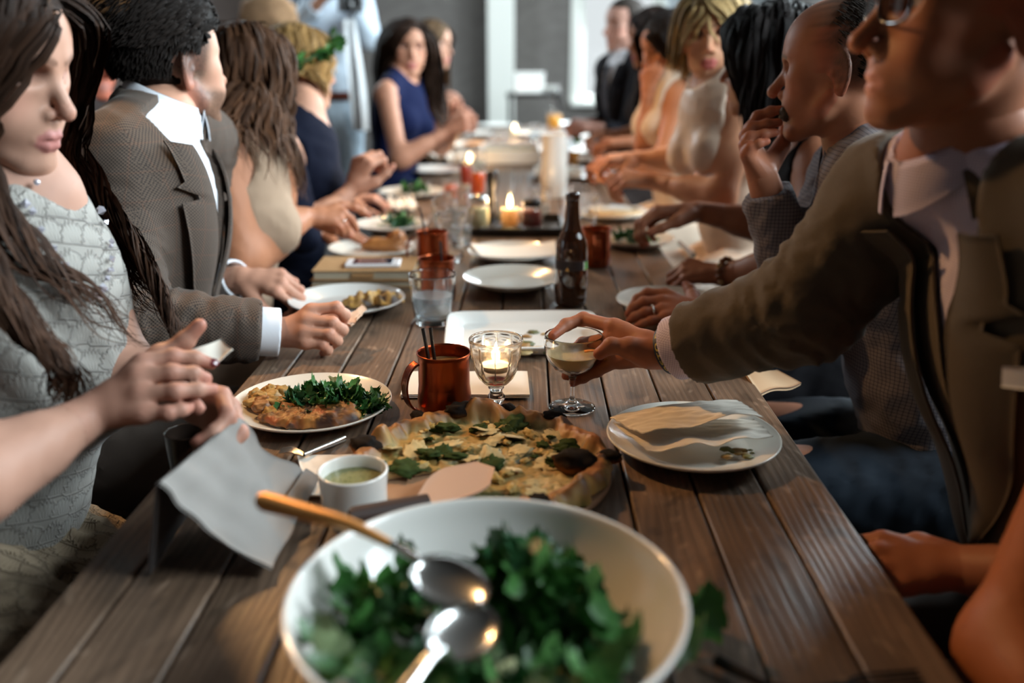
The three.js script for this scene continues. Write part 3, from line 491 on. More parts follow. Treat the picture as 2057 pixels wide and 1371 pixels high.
    const l = new THREE.SpotLight(WARM, power, 0, i ? 0.78 : 0.62, 0.8); l.name = 'bulb_glow'; l.position.set(x, y - 0.085, z); l.target.position.set(tx, TABLE_Y, tz); scene.add(l.target); l.castShadow = true; l.shadow.radius = 2; scene.add(l);
    const aim = new THREE.Vector3(tx - x, TABLE_Y - y, tz - z).normalize(); for (const c of o.children) if (c.name !== 'cord') c.quaternion.setFromUnitVectors(new THREE.Vector3(0, -1, 0), aim);
    l.position.set(x + aim.x * 0.085, y + aim.y * 0.085, z + aim.z * 0.085);
  });
  // benches along both sides of the table
  const benchWood = std({ map: rep(woodFloor, 3, 0.6), color: rgb(1.3, 1.15, 1), roughness: 0.6 });
  for (const [x, words] of [[-0.78, 'long dark wooden bench under the guests left of the table'], [0.72, 'long dark wooden bench under the guests right of the table']]) {
    const o = thing('bench', words, 'bench', [x, 0, -2.55]);
    for (let i = 0; i < 3; i++) part(o, 'seat_board', box(0.11, 0.04, 5.2, -0.115 + i * 0.115, 0.41, 0, 0.006), benchWood);
    for (const z of [-2.3, -0.8, 0.8, 2.3]) for (const s of [-1, 1]) part(o, 'leg', box(0.06, 0.39, 0.06, s * 0.12, 0.195, z, 0.005), benchWood);
    for (const s of [-1, 1]) part(o, 'stretcher', box(0.03, 0.07, 4.6, s * 0.12, 0.35, 0, 0.004), benchWood);
  }
}
// ---------------------------------------------------------------- the table: ten boards on trestles
const VPX = 0.5365, SEAMS = [-0.862, -0.748, -0.58, -0.417, -0.256, -0.09, 0.073, 0.237, 0.395, 0.552, 0.703].map((s) => s * VPX);
const tableThing = thing('dining_table', 'long weathered brown plank table running away to the back of the room', 'table', [0, 0, 0]);
{
  const grain = (s) => (u, v) => {
    const wob = 0.02 * tileNoise(u, v, 2, 3, s), rings = Math.sin((u + wob + 0.09 * tileNoise(u, v, 1.2, 1.5, s + 4)) * 150), fine = tileNoise(u, v, 120, 5, s + 2), blotch = tileNoise(u, v, 2.5, 5, s + 7), dk = sstep(0.32, 0.62, tileNoise(u, v, 5, 16, s + 11));
    return { c: 0.62 + 0.035 * rings + 0.085 * fine + 0.15 * blotch - 0.10 * dk, h: 0.5 + 0.14 * rings + 0.22 * fine, w: sstep(0.4, 0.7, tileNoise(u, v, 9, 22, s + 15)) + 1.6 * sstep(0.62, 0.8, tileNoise(u, v, 40, 110, s + 19)) };
  };
  const mats = [];
  for (let k = 0; k < 3; k++) {
    const g = grain(20 + k * 31), W = 256, Hh = 1024;
    const map = dataTex(W, Hh, (u, v) => { const q = g(u, v), s = q.c * 0.66; return [s * 0.92 + 0.09 * q.w, s * 0.765 + 0.085 * q.w, s * 0.64 + 0.08 * q.w]; }), bump = dataTex(W, Hh, (u, v) => g(u, v).h, false), rough = dataTex(W, Hh, (u, v) => { const q = g(u, v); return 0.37 + 0.25 * (q.c - 0.5) + 0.1 * q.w; }, false);
    for (const t of [1.02, 1.24]) mats.push(std({ map: rep(map, 4, 0.55), bumpMap: rep(bump, 4, 0.55), bumpScale: 0.0011, roughnessMap: rep(rough, 4, 0.55), roughness: 1, color: rgb(t * 1.05, t * 0.98, t * 0.91) }));
  }
  for (let i = 0; i < 10; i++) {
    const w = SEAMS[i + 1] - SEAMS[i] - 0.0035, L = 7.2, x = (SEAMS[i] + SEAMS[i + 1]) / 2, g = new RoundedBoxGeometry(w, 0.042, L, 2, 0.0035), p = g.attributes.position;
    const h = boxUV(g), uv = h.attributes.uv; for (let k = 0; k < uv.count; k++) uv.setXY(k, uv.getX(k) + i * 0.37, uv.getY(k) + i * 1.3);
    const m = part(tableThing, 'plank', h, mats[(i * 5 + 2) % 6]); m.position.set(x, TABLE_Y - 0.021 - (i % 3) * 0.0004, -3.3);
  }
  const under = std({ color: css('#2c211b'), roughness: 0.8 });
  part(tableThing, 'underframe', join([box(0.7, 0.05, 7, -0.04, 0.692, -3.3), box(0.03, 0.09, 7, -0.37, 0.66, -3.3), box(0.03, 0.09, 7, 0.29, 0.66, -3.3)]), under);
  for (const z of [-0.4, -3.3, -6.3]) for (const x of [-0.32, 0.24]) part(tableThing, 'leg', box(0.09, 0.67, 0.09, x, 0.335, z, 0.006), under);
}
// ---------------------------------------------------------------- tableware
const porcelain = phys({ color: css('#e2e0da'), roughness: 0.22, clearcoat: 0.5, clearcoatRoughness: 0.1 });
const porcelainWarm = phys({ color: css('#ddd8cc'), roughness: 0.25, clearcoat: 0.45, clearcoatRoughness: 0.12 });
const glassMat = phys({ color: 0xffffff, transmission: 1, thickness: 0.01, roughness: 0.02, ior: 1.5, attenuationColor: rgb(0.93, 0.97, 0.97), attenuationDistance: 0.05 });
const thinGlass = phys({ color: 0xffffff, transmission: 1, thickness: 0, roughness: 0.03, ior: 1.5 });
const steel = phys({ color: css('#c9c9c6'), metalness: 1, roughness: 0.22 }), brass = phys({ color: css('#e3a560'), metalness: 0.55, roughness: 0.38 }), darkMetal = std({ color: css('#2b2725'), metalness: 0.8, roughness: 0.4 });
const copper = phys({ color: css('#94482a'), metalness: 1, roughness: 0.3, bumpMap: dataTex(128, 128, (u, v) => 0.5 + 0.3 * tileNoise(u, v, 7, 7, 3), false), bumpScale: 0.0006 }), copperDark = phys({ color: css('#8a3f22'), metalness: 1, roughness: 0.3 });
const paper = phys({ color: css('#e6ddcf'), roughness: 0.9, sheen: 0.2, bumpMap: dataTex(128, 128, (u, v) => 0.5 + 0.25 * tileNoise(u, v, 18, 18, 5) + 0.1 * tileNoise(u, v, 50, 50, 6), false), bumpScale: 0.0002 });
const black = std({ color: css('#0d0b0b'), roughness: 0.35 });
const plateGeo = (r, h = 0.022) => lathe(smoothProfile([[0, 0.002], [0.55 * r, 0.002], [0.6 * r, 0.001], [0.66 * r, 0.003], [0.82 * r, h * 0.5], [0.97 * r, h - 0.004], [r, h - 0.001], [r * 0.992, h + 0.001], [0.955 * r, h - 0.001], [0.82 * r, h * 0.66], [0.68 * r, 0.0085], [0.62 * r, 0.0065], [0.4 * r, 0.006], [0, 0.006]], 3), 72);
function plate(px, py, r, label, group, mat = porcelain, extraH = 0) { const c = T(px, py, 0.015 + extraH); return single('dinner_plate', plateGeo(r), mat, label, 'plate', [c[0], TABLE_Y + 0.0005 + extraH, c[2]], 0, group); }
// ---- food helpers
const foodMat = phys({ color: 0xffffff, vertexColors: true, roughness: 0.55, clearcoat: 0.15, clearcoatRoughness: 0.4 });
const leafMats = ['#36652f', '#467a3b', '#28521f', '#578a4a', '#30603a'].map((c) => phys({ color: css(c), roughness: 0.38, transmission: 0.22, thickness: 0, specularIntensity: 0.6, side: THREE.DoubleSide }));
const paleLeaf = ['#8fa277', '#b9b887'].map((c) => phys({ color: css(c), roughness: 0.5, transmission: 0.25, thickness: 0, side: THREE.DoubleSide }));
function leafGeo(L, W, curl, lobes, twist) {
  return sheet(6, 10, (u, v) => {
    const s = u * 2 - 1, w = W * Math.pow(Math.sin(Math.PI * clamp(0.06 + v * 0.92, 0, 1)), 0.75) * (1 + lobes * Math.sin(v * 19)) * (v < 0.15 ? 0.35 + v * 3 : 1), a = curl * v;
    const r = L / Math.max(0.2, Math.abs(curl)), y = curl > 0.05 ? r * (1 - Math.cos(a)) : 0, z = curl > 0.05 ? r * Math.sin(a) : v * L, tw = twist * (v - 0.3) * s;
    return [s * w * Math.cos(tw), y + 0.28 * w * s * s + 0.0025 * Math.sin(v * 23 + s * 4) + Math.sin(tw) * w, z - L * 0.4];
  }, 0);
}
const LEAVES = []; for (let i = 0; i < 10; i++) LEAVES.push(leafGeo(rr(0.045, 0.066), rr(0.011, 0.017), rr(0.5, 2.0), rr(0, 0.22), rr(-1.5, 1.5)));
const ARUGULA = []; for (let i = 0; i < 8; i++) ARUGULA.push(leafGeo(rr(0.035, 0.05), rr(0.006, 0.0095), rr(0.4, 1.8), rr(0.15, 0.4), rr(-1.5, 1.5)));
function leafPile(parent, geos, n, place, s0, s1, pale = 0.05) {
  for (let i = 0; i < n; i++) { const m = part(parent, 'leaf', geos[Math.floor(rnd() * geos.length)], rnd() < pale ? paleLeaf[Math.floor(rnd() * 2)] : leafMats[Math.floor(rnd() * 5)]); const [x, y, z, tilt] = place(i, n); m.position.set(x, y, z); m.rotation.set(rr(-1, 1) * (tilt ?? 0.9), rr(0, 6.28), rr(-1, 1) * (tilt ?? 0.9)); m.scale.setScalar(rr(s0, s1)); }
}
// a flat baked thing as a height field over an outline: out(a) radius, hgt(r01, a) height, tint -> colour
function baked(out, hgt, tint, na = 180, nr = 48, hole) {
  const pos = [], col = [], idx = [];
  for (let j = 0; j <= nr; j++) for (let i = 0; i <= na; i++) { const a = i / na * 2 * Math.PI, q = j / nr, r = out(a) * q, x = Math.cos(a) * r, z = Math.sin(a) * r, h = hgt(q, a, x, z); pos.push(x, h, z); col.push(...tint(q, a, x, z, h)); }
  const w = na + 1; for (let j = 0; j < nr; j++) for (let i = 0; i < na; i++) { const a = j * w + i; if (hole && hole((i + 0.5) / na * 2 * Math.PI)) continue; idx.push(a, a + 1, a + w, a + 1, a + w + 1, a + w); }
  const N = pos.length / 3; for (let k = 0; k < N; k++) { const q = Math.floor(k / w) / nr; pos.push(pos[3 * k] * 0.985, Math.min(pos[3 * k + 1] - 0.003, 0.002 + 0.006 * sstep(0.9, 1, q)), pos[3 * k + 2] * 0.985); col.push(0.28, 0.15, 0.06); }
  const top = idx.slice(); for (let k = 0; k < top.length; k += 3) idx.push(top[k] + N, top[k + 2] + N, top[k + 1] + N);
  for (let i = 0; i < na; i++) { const a = nr * w + i; if (hole && hole((i + 0.5) / na * 2 * Math.PI)) continue; idx.push(a, a + 1, a + N, a + 1, a + 1 + N, a + N); }
  if (hole) for (let i = 0; i < na; i++) { const h0 = hole((i + 0.5) / na * 2 * Math.PI), h1 = hole((((i + 1) % na) + 0.5) / na * 2 * Math.PI); if (h0 !== h1) for (let j = 0; j < nr; j++) { const a = j * w + i + 1, b = a + w; if (h1) idx.push(a, b, a + N, b, b + N, a + N); else idx.push(a, a + N, b, b, a + N, b + N); } }
  const g = new THREE.BufferGeometry(); g.setAttribute('position', new THREE.Float32BufferAttribute(pos, 3)); g.setAttribute('color', new THREE.Float32BufferAttribute(col, 3)); g.setIndex(idx); g.computeVertexNormals(); return g;
}
const lump = (r, sx, sy, sz, c, s = 0, amp = 0.25, detail = 3) => { const g = new THREE.IcosahedronGeometry(r, detail), m = mergeVertices(g), p = m.attributes.position; for (let i = 0; i < p.count; i++) { const x = p.getX(i), y = p.getY(i), z = p.getZ(i), k = 1 + amp * fbm(x / r * 1.3 + s, y / r * 1.3, z / r * 1.3, 3); p.setXYZ(i, x * k * sx, y * k * sy, z * k * sz); } for (const k of Object.keys(m.attributes)) if (k !== 'position') m.deleteAttribute(k); m.computeVertexNormals(); return paint(m, (x, y, z) => { const n = 1 + 0.5 * fbm(x * 90 + s, y * 90, z * 90, 2); return Array.isArray(c) ? c.map((v) => v * n) : c(x, y, z, n); }); };
const greenMat = phys({ vertexColors: true, roughness: 0.8, specularIntensity: 0.25 });
// ---- salad bowl in the foreground
const BOWL = [-0.030, TABLE_Y, -0.632], BR = 0.163;
{
  const prof = smoothProfile([[0, 0.004], [0.055, 0.004], [0.07, 0.001], [0.085, 0.006], [0.125, 0.035], [0.152, 0.07], [BR - 0.001, 0.092], [BR, 0.0945], [BR - 0.004, 0.0955], [0.147, 0.072], [0.118, 0.038], [0.08, 0.014], [0.05, 0.0105], [0, 0.010]], 4);
  single('salad_bowl', lathe(prof, 96), porcelain, 'large round white serving bowl in the foreground heaped with green salad', 'bowl', BOWL);
  const o = thing('salad', 'heap of dark green leaf salad filling the large foreground bowl', 'salad', BOWL);
  leafPile(o, LEAVES, 285, (i, n) => {
    const right = i > n * 0.52, a = rr(0, 6.283), q = Math.sqrt(rnd());
    if (right) { const x = 0.03 + q * 0.052 * Math.cos(a), z = -0.038 + q * 0.05 * Math.sin(a); return [x, 0.035 + (1 - q * q) * 0.062 * Math.sqrt(rnd()) + 0.01, z]; }
    const x = -0.012 + q * 0.118 * Math.cos(a), z = 0.028 + q * 0.108 * Math.sin(a), d = Math.hypot(x, z); return [x, 0.026 + d * d * 2.3 + 0.03 * rnd() * (1 - d * 4) + 0.008 * rnd(), z, 0.6];
  }, 0.8, 1.12, 0.05);
  const small = []; for (let i = 0; i < 320; i++) { const g = LEAVES[i % 10].clone(), a = rr(0, 6.283), q = Math.sqrt(rnd()), r = i % 3 === 0, x = r ? 0.03 + q * 0.06 * Math.cos(a) : -0.012 + q * 0.125 * Math.cos(a), z = r ? -0.038 + q * 0.055 * Math.sin(a) : 0.028 + q * 0.113 * Math.sin(a), d = Math.hypot(x, z); g.scale(0.62, 0.62, 0.62); g.rotateX(rr(-1, 1)); g.rotateY(rr(0, 6.28)); g.rotateZ(rr(-1, 1)); g.translate(x, r ? 0.04 + (1 - q * q) * 0.05 : 0.030 + d * d * 2.3 + 0.03 * rnd() * (1 - d * 4), z); const t = rr(0.7, 1.3); small.push(paint(g, () => [0.055 * t, 0.135 * t, 0.045 * t])); }
  const sm = part(o, 'small_leaves', join(small), phys({ color: 0xffffff, vertexColors: true, roughness: 0.4, transmission: 0.2, thickness: 0, side: THREE.DoubleSide })); sm.userData.kind = 'stuff';
  const bits = [[0.29, 0.15, 0.07], [0.35, 0.22, 0.11], [0.02, 0.015, 0.02], [0.3, 0.27, 0.2]];
  for (let i = 0; i < 26; i++) { const a = rr(0, 6.28), q = Math.sqrt(rnd()) * 0.1, x = q * Math.cos(a), z = 0.03 + q * Math.sin(a), m = part(o, i % 4 === 2 ? 'olive_piece' : 'crouton', lump(rr(0.005, 0.010), 1.3, 0.7, 1, bits[i % 4], i, 0.3, 2), foodMat); m.position.set(x, 0.045 + (x * x + z * z) * 1.8 + 0.01 * rnd(), z); m.rotation.set(rr(0, 3), rr(0, 3), 0); }
  // leaves that fell beside the bowl
  [[1398, 1232, 'curly green salad leaf lying against the right side of the salad bowl'], [1405, 1262, 'dark green salad leaf folded beside the curly one right of the bowl'], [1385, 1312, 'small pale green salad leaf fallen furthest down the planks right of the bowl']].forEach(([px, py, words], k) => { const c = T(px, py, 0.014); const m = single('salad_leaf', leafGeo(0.062, 0.022, 1.6, 0.25, 1.2), leafMats[[3, 1, 3][k]], words, 'leaf', c, [0.6, 2.2, 1.1][k]); m.rotation.z = 0.35; });
  // serving spoons
  const spoonHead = (r, l, d) => { const g = new THREE.SphereGeometry(1, 28, 12, 0, Math.PI * 2, Math.PI / 2, Math.PI / 2); g.scale(r, d, l); const h = new THREE.SphereGeometry(1, 28, 12, 0, Math.PI * 2, Math.PI / 2, Math.PI / 2); h.scale(r * 0.95, d * 0.88, l * 0.95); const hi = h.index.array; for (let i = 0; i < hi.length; i += 3) { const t = hi[i]; hi[i] = hi[i + 1]; hi[i + 1] = t; } h.computeVertexNormals(); return join([g, h]); };
  const spoonSolid = (r, l, d) => lump(1, r, d, l, [1, 1, 1], 0, 0, 4);
  const A = P(520, 1003, 0.80), M1 = P(700, 1052, 0.765), B1 = P(800, 1100, 0.745), C1 = P(905, 1165, 0.71);
  const s1 = thing('serving_spoon', 'silver serving spoon with golden handle resting over the left rim of the salad bowl', 'spoon');
  part(s1, 'handle', tube([A, lerp(A, M1, 0.5), M1, B1], (t) => 0.0095 * (1 - 0.62 * t) * (t < 0.04 ? 0.6 + t * 10 : 1), 40, 12), brass, 'golden handle');
  part(s1, 'neck', tube([lerp(M1, B1, 0.85), B1, lerp(B1, C1, 0.4)], 0.0042, 10, 10), steel);
  const sp = part(s1, 'spoon_bowl', spoonHead(0.026, 0.038, 0.012), steel); sp.position.set(...C1); { const z = norm(sub(C1, B1)), y = norm(along([0.25, 1, 0.4], z, -dot([0.25, 1, 0.4], z))), x = cross(y, z); sp.quaternion.setFromRotationMatrix(new THREE.Matrix4().makeBasis(new THREE.Vector3(...x), new THREE.Vector3(...y), new THREE.Vector3(...z))); }
  const C2 = P(930, 1265, 0.66), B2 = P(862, 1325, 0.63), A2 = P(790, 1420, 0.60), s2 = thing('serving_spoon', 'plain silver serving spoon lying on the salad in the middle of the bowl', 'spoon');
  part(s2, 'handle', tube([A2, lerp(A2, B2, 0.5), B2, lerp(B2, C2, 0.35)], (t) => 0.0075 - 0.003 * t, 24, 12), steel);
  const sq = part(s2, 'spoon_bowl', spoonHead(0.0255, 0.034, 0.012), steel); sq.position.set(...C2); { const z = norm(sub(C2, B2)), y = norm(along([-0.1, 1, 0.55], z, -dot([-0.1, 1, 0.55], z))), x = cross(y, z); sq.quaternion.setFromRotationMatrix(new THREE.Matrix4().makeBasis(new THREE.Vector3(...x), new THREE.Vector3(...y), new THREE.Vector3(...z))); }
  // the spoon at the lower right
  const K1 = T(1440, 1325, 0.01), K2 = T(1530, 1372, 0.012), K3 = T(1600, 1385, 0.012), K4 = T(1850, 1362, 0.012), s3 = thing('table_fork', 'dark silver fork lying on the planks at the lower right corner', 'fork');
  part(s3, 'handle', tube([K1, lerp(K1, K2, 0.5), K2], (t) => 0.006 - 0.002 * t, 16, 8), darkMetal); part(s3, 'neck', tube([K2, K3, lerp(K3, K4, 0.4)], 0.0035, 14, 8), darkMetal);
  for (let i = 0; i < 4; i++) part(s3, 'tine', tube([lerp(K3, K4, 0.38), add(lerp(K3, K4, 0.5), [0, 0, (i - 1.5) * 0.006]), add(K4, [0, 0.001, (i - 1.5) * 0.006])], 0.0017, 12, 6), darkMetal);
}
// ---- pizza on its board
const PZ = [-0.052, TABLE_Y, -1.035];
{
  const brd = thing('pizza_board', 'thin round wooden board under the large pizza', 'board', PZ);
  part(brd, 'board_top', lathe([[0, 0.0005], [0.158, 0.0005], [0.162, 0.004], [0.162, 0.009], [0.158, 0.012], [0, 0.012]], 72), std({ map: dataTex(128, 256, (u, v) => { const n = 0.05 * tileNoise(u, v, 30, 3, 40); return [0.60 + n, 0.45 + n, 0.33 + n]; }), roughness: 0.7 }));
  const o = thing('pizza', 'large charred-crust pizza with greens and melted white cheese, one slice taken', 'pizza', add(PZ, [0, 0.0125, 0]));
  const out = (a) => 0.163 * (1 + 0.04 * noise3(Math.cos(a) * 1.6, Math.sin(a) * 1.6, 4) + 0.03 * noise3(Math.cos(a) * 5, Math.sin(a) * 5, 8));
  const rim = (q, a) => { const w = 0.86 + 0.035 * noise3(Math.cos(a) * 3, Math.sin(a) * 3, 2); return sstep(w - 0.1, w + 0.03, q) * Math.sqrt(clamp((1.0 - q) / 0.075, 0, 1)); };
  const bub = (a) => 0.62 + 0.5 * sstep(0.0, 0.7, noise3(Math.cos(a) * 2.2, Math.sin(a) * 2.2, 12)) + 0.12 * noise3(Math.cos(a) * 5, Math.sin(a) * 5, 3);
  const hgt = (q, a, x, z) => 0.005 + rim(q, a) * 0.027 * bub(a) + 0.0032 * fbm(x * 60, 3, z * 60, 3) + 0.003 * sstep(0.1, 0.5, noise3(x * 22, 8, z * 22)) * (1 - rim(q, a));
  const hole = (a) => a > 1.8 && a < 2.78;
  part(o, 'crust', baked(out, hgt, (q, a, x, z, h) => {
    const R = rim(q, a), n = fbm(x * 45, 1, z * 45, 3), ch = sstep(0.18, 0.5, fbm(x * 20, 5, z * 20, 3) + 0.25 * (bub(a) - 0.8)) * sstep(0.55, 1, q), cheese = sstep(-0.05, 0.35, fbm(x * 17, 9, z * 17, 3)), green = sstep(0.12, 0.3, fbm(x * 15 + 4, 15, z * 15, 3)) * (1 - R);
    let c = [0.35 + n * 0.16, 0.14 + n * 0.1, 0.026 + n * 0.02]; const to = (d, w) => { c = c.map((v, i) => mix(v, d[i], clamp(w, 0, 1))); };
    to([0.40, 0.25, 0.065], (1 - R) * 0.9); to([0.56, 0.44, 0.20], cheese * (1 - R) * 0.9); to([0.06, 0.07, 0.015], green * 0.9); to([0.10, 0.11, 0.025], 0.7 * sstep(0.15, 0.4, fbm(x * 55, 30, z * 55, 2)) * (1 - R)); to([0.40, 0.20, 0.05], 0.6 * sstep(0.2, 0.45, fbm(x * 38, 40, z * 38, 2)) * (1 - R)); to([0.24, 0.08, 0.016], R * sstep(-0.15, 0.25, fbm(x * 30, 20, z * 30, 2)) * 0.85); to([0.03, 0.013, 0.008], ch * R * 1.3); return c;
  }, 300, 80, hole), foodMat);
  // wilted greens, artichoke pieces, cheese and burnt bubbles
  for (let i = 0; i < 190; i++) { const a = rr(0, 6.283), q = Math.sqrt(rnd()) * 0.84; if (hole(a)) continue; const x = Math.cos(a) * 0.163 * q, z = Math.sin(a) * 0.163 * q, k = i % 3; if ((k !== 0 && i % 2) || (k === 0 && noise3(x * 16 + 2, 4, z * 16) < -0.05)) continue; const m = part(o, ['wilted_green', 'artichoke_piece', 'cheese_blob'][k], k === 0 ? lump(rr(0.005, 0.017), 1.2, 0.36, 0.9, [0.035, 0.055, 0.012], i, 1.0, 3) : k === 1 ? lump(rr(0.004, 0.010), 1.3, 0.5, 0.8, [0.42, 0.27, 0.06], i, 0.7, 3) : lump(rr(0.006, 0.016), 1.4, 0.13, 1, [0.58, 0.46, 0.22], i, 0.9, 3), k === 0 ? greenMat : foodMat); m.position.set(x, 0.0095, z); m.rotation.set(rr(-0.3, 0.3), rr(0, 6), rr(-0.3, 0.3)); }
  for (const [a, q, s] of [[4.45, 0.93, 0.019], [5.35, 0.95, 0.014], [3.30, 0.95, 0.019], [0.15, 0.72, 0.024], [0.02, 0.98, 0.013], [4.05, 0.96, 0.012], [4.9, 0.97, 0.011], [1.1, 0.9, 0.016]]) { const m = part(o, 'burnt_bubble', lump(s, 1.2, 0.62, 0.9, (x, y, z, n) => mix3([0.26, 0.10, 0.025], [0.010, 0.006, 0.004], sstep(-0.45, 0.15, y / s + 0.4 * (n - 1))), a * 9, 0.35, 4), greenMat); m.position.set(Math.cos(a) * 0.163 * q, 0.017, Math.sin(a) * 0.163 * q); m.rotation.y = rr(0, 6); }
  // server with a wooden handle and a copper blade
  const sv = thing('pizza_server', 'pizza server with dark wooden handle and copper blade stuck under the pizza', 'server');
  const H0 = P(702, 1040, 0.965), H1 = P(860, 1012, 1.0), B2 = P(975, 938, 1.075);
  part(sv, 'handle', tube([H0, lerp(H0, H1, 0.5), H1], (t) => 0.012 * (t < 0.05 ? 0.7 + t * 6 : 1), 24, 12), std({ color: css('#3a2923'), roughness: 0.55 }), 'dark wooden handle');
  const bd = norm(sub(B2, H1)), bs = norm(cross(bd, [0, 1, 0]));
  part(sv, 'blade', sheet(6, 14, (u, v) => { const w = v < 0.7 ? mix(0.012, 0.036, sstep(0, 0.6, v)) : mix(0.036, 0.014, (v - 0.7) / 0.3), c = lerp(along(H1, bd, -0.02), B2, v); return add(along(c, bs, (u - 0.5) * 2 * w), [0, 0.004 + 0.002 * (1 - v), 0]); }, 0.0018), phys({ color: css('#cdab94'), metalness: 0.2, roughness: 0.45 }), 'copper blade');
}
function mix3(a, b, t) { return a.map((v, i) => mix(v, b[i], clamp(t, 0, 1))); }
// ---- sauce ramekin on a folded napkin
{
  const c = [-0.198, TABLE_Y + 0.0035, -0.937];
  const q = [T(598, 922), T(735, 918), T(760, 1010), T(618, 1000)];
  single('paper_napkin', sheet(20, 20, (u, v) => { const a = lerp(lerp(q[0], q[1], u), lerp(q[3], q[2], u), v); return [a[0], TABLE_Y + 0.003 + 0.0006 * noise3(u * 5, v * 5, 1), a[2]]; }, 0.0025), paper, 'beige paper napkin lying under the white sauce ramekin', 'napkin');
  const o = thing('ramekin', 'small white ramekin of green sauce beside the pizza', 'ramekin', c);
  part(o, 'cup', lathe(smoothProfile([[0, 0.001], [0.034, 0.001], [0.037, 0.004], [0.0385, 0.03], [0.0402, 0.048], [0.0405, 0.0505], [0.0388, 0.052], [0.037, 0.0505], [0.0355, 0.02], [0.033, 0.008], [0, 0.007]], 4), 64), porcelain);
  part(o, 'sauce', (() => { const g = new THREE.CircleGeometry(0.0362, 48, 0, 6.2832); g.rotateX(-Math.PI / 2); g.translate(0, 0.0375, 0); return paint(g, () => [0.19, 0.19, 0.075]); })(), phys({ map: dataTex(128, 128, (u, v) => { const n = tileNoise(u, v, 12, 12, 3); return n > 0.3 ? [0.27, 0.30, 0.14] : [0.52 + n * 0.08, 0.52 + n * 0.08, 0.33]; }), roughness: 0.3 }), 'speckled green sauce');
}
// ---- the tent of a folded napkin over a dark stand
{
  const A = P(480, 838, 1.03), B = P(322, 968, 0.872), C = T(548, 1140, 0.012), D = T(636, 962, 0.012);
  const o = thing('napkin_tent', 'grey linen napkin folded as a tent standing at the left table edge', 'napkin');
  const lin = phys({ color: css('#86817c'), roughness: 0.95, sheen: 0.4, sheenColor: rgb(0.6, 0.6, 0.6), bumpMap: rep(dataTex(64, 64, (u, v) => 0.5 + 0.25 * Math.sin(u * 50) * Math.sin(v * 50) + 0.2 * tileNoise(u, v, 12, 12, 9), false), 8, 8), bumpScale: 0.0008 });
  const face = norm(cross(sub(B, A), sub(D, A))), n = face[1] < 0 ? mul(face, -1) : face, leafPt = (u, v) => { const p = lerp(lerp(A, B, u), lerp(D, C, u), v), s = 0.006 * Math.sin(v * 3.1) * noise3(u * 2.2, v * 1.6, 5) + 0.004 * noise3(u * 3, v * 3, 9) - 0.010 * Math.sin(v * 3.14); return along(p, n, s); };
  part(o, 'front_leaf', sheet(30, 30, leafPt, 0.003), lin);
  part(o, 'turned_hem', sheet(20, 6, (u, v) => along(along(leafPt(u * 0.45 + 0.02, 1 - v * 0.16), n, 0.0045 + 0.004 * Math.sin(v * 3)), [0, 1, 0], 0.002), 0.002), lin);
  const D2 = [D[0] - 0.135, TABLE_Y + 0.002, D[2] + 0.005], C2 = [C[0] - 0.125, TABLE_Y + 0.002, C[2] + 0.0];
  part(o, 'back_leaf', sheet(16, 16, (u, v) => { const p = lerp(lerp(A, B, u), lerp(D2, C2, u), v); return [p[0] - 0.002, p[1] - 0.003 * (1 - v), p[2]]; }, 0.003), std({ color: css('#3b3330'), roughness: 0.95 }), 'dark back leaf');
  const g0 = T(352, 948), gl = thing('tumbler', 'small dark empty glass at the left table edge behind the napkin tent', 'glass', [g0[0] + 0.02, TABLE_Y + 0.0005, g0[2]]);
  part(gl, 'glass_wall', lathe(smoothProfile([[0, 0], [0.022, 0], [0.0235, 0.003], [0.027, 0.055], [0.0272, 0.057], [0.0255, 0.0565], [0.0215, 0.009], [0, 0.008]]), 40), phys({ color: css('#6a5a50'), transmission: 0.9, thickness: 0.005, roughness: 0.05 }));
}
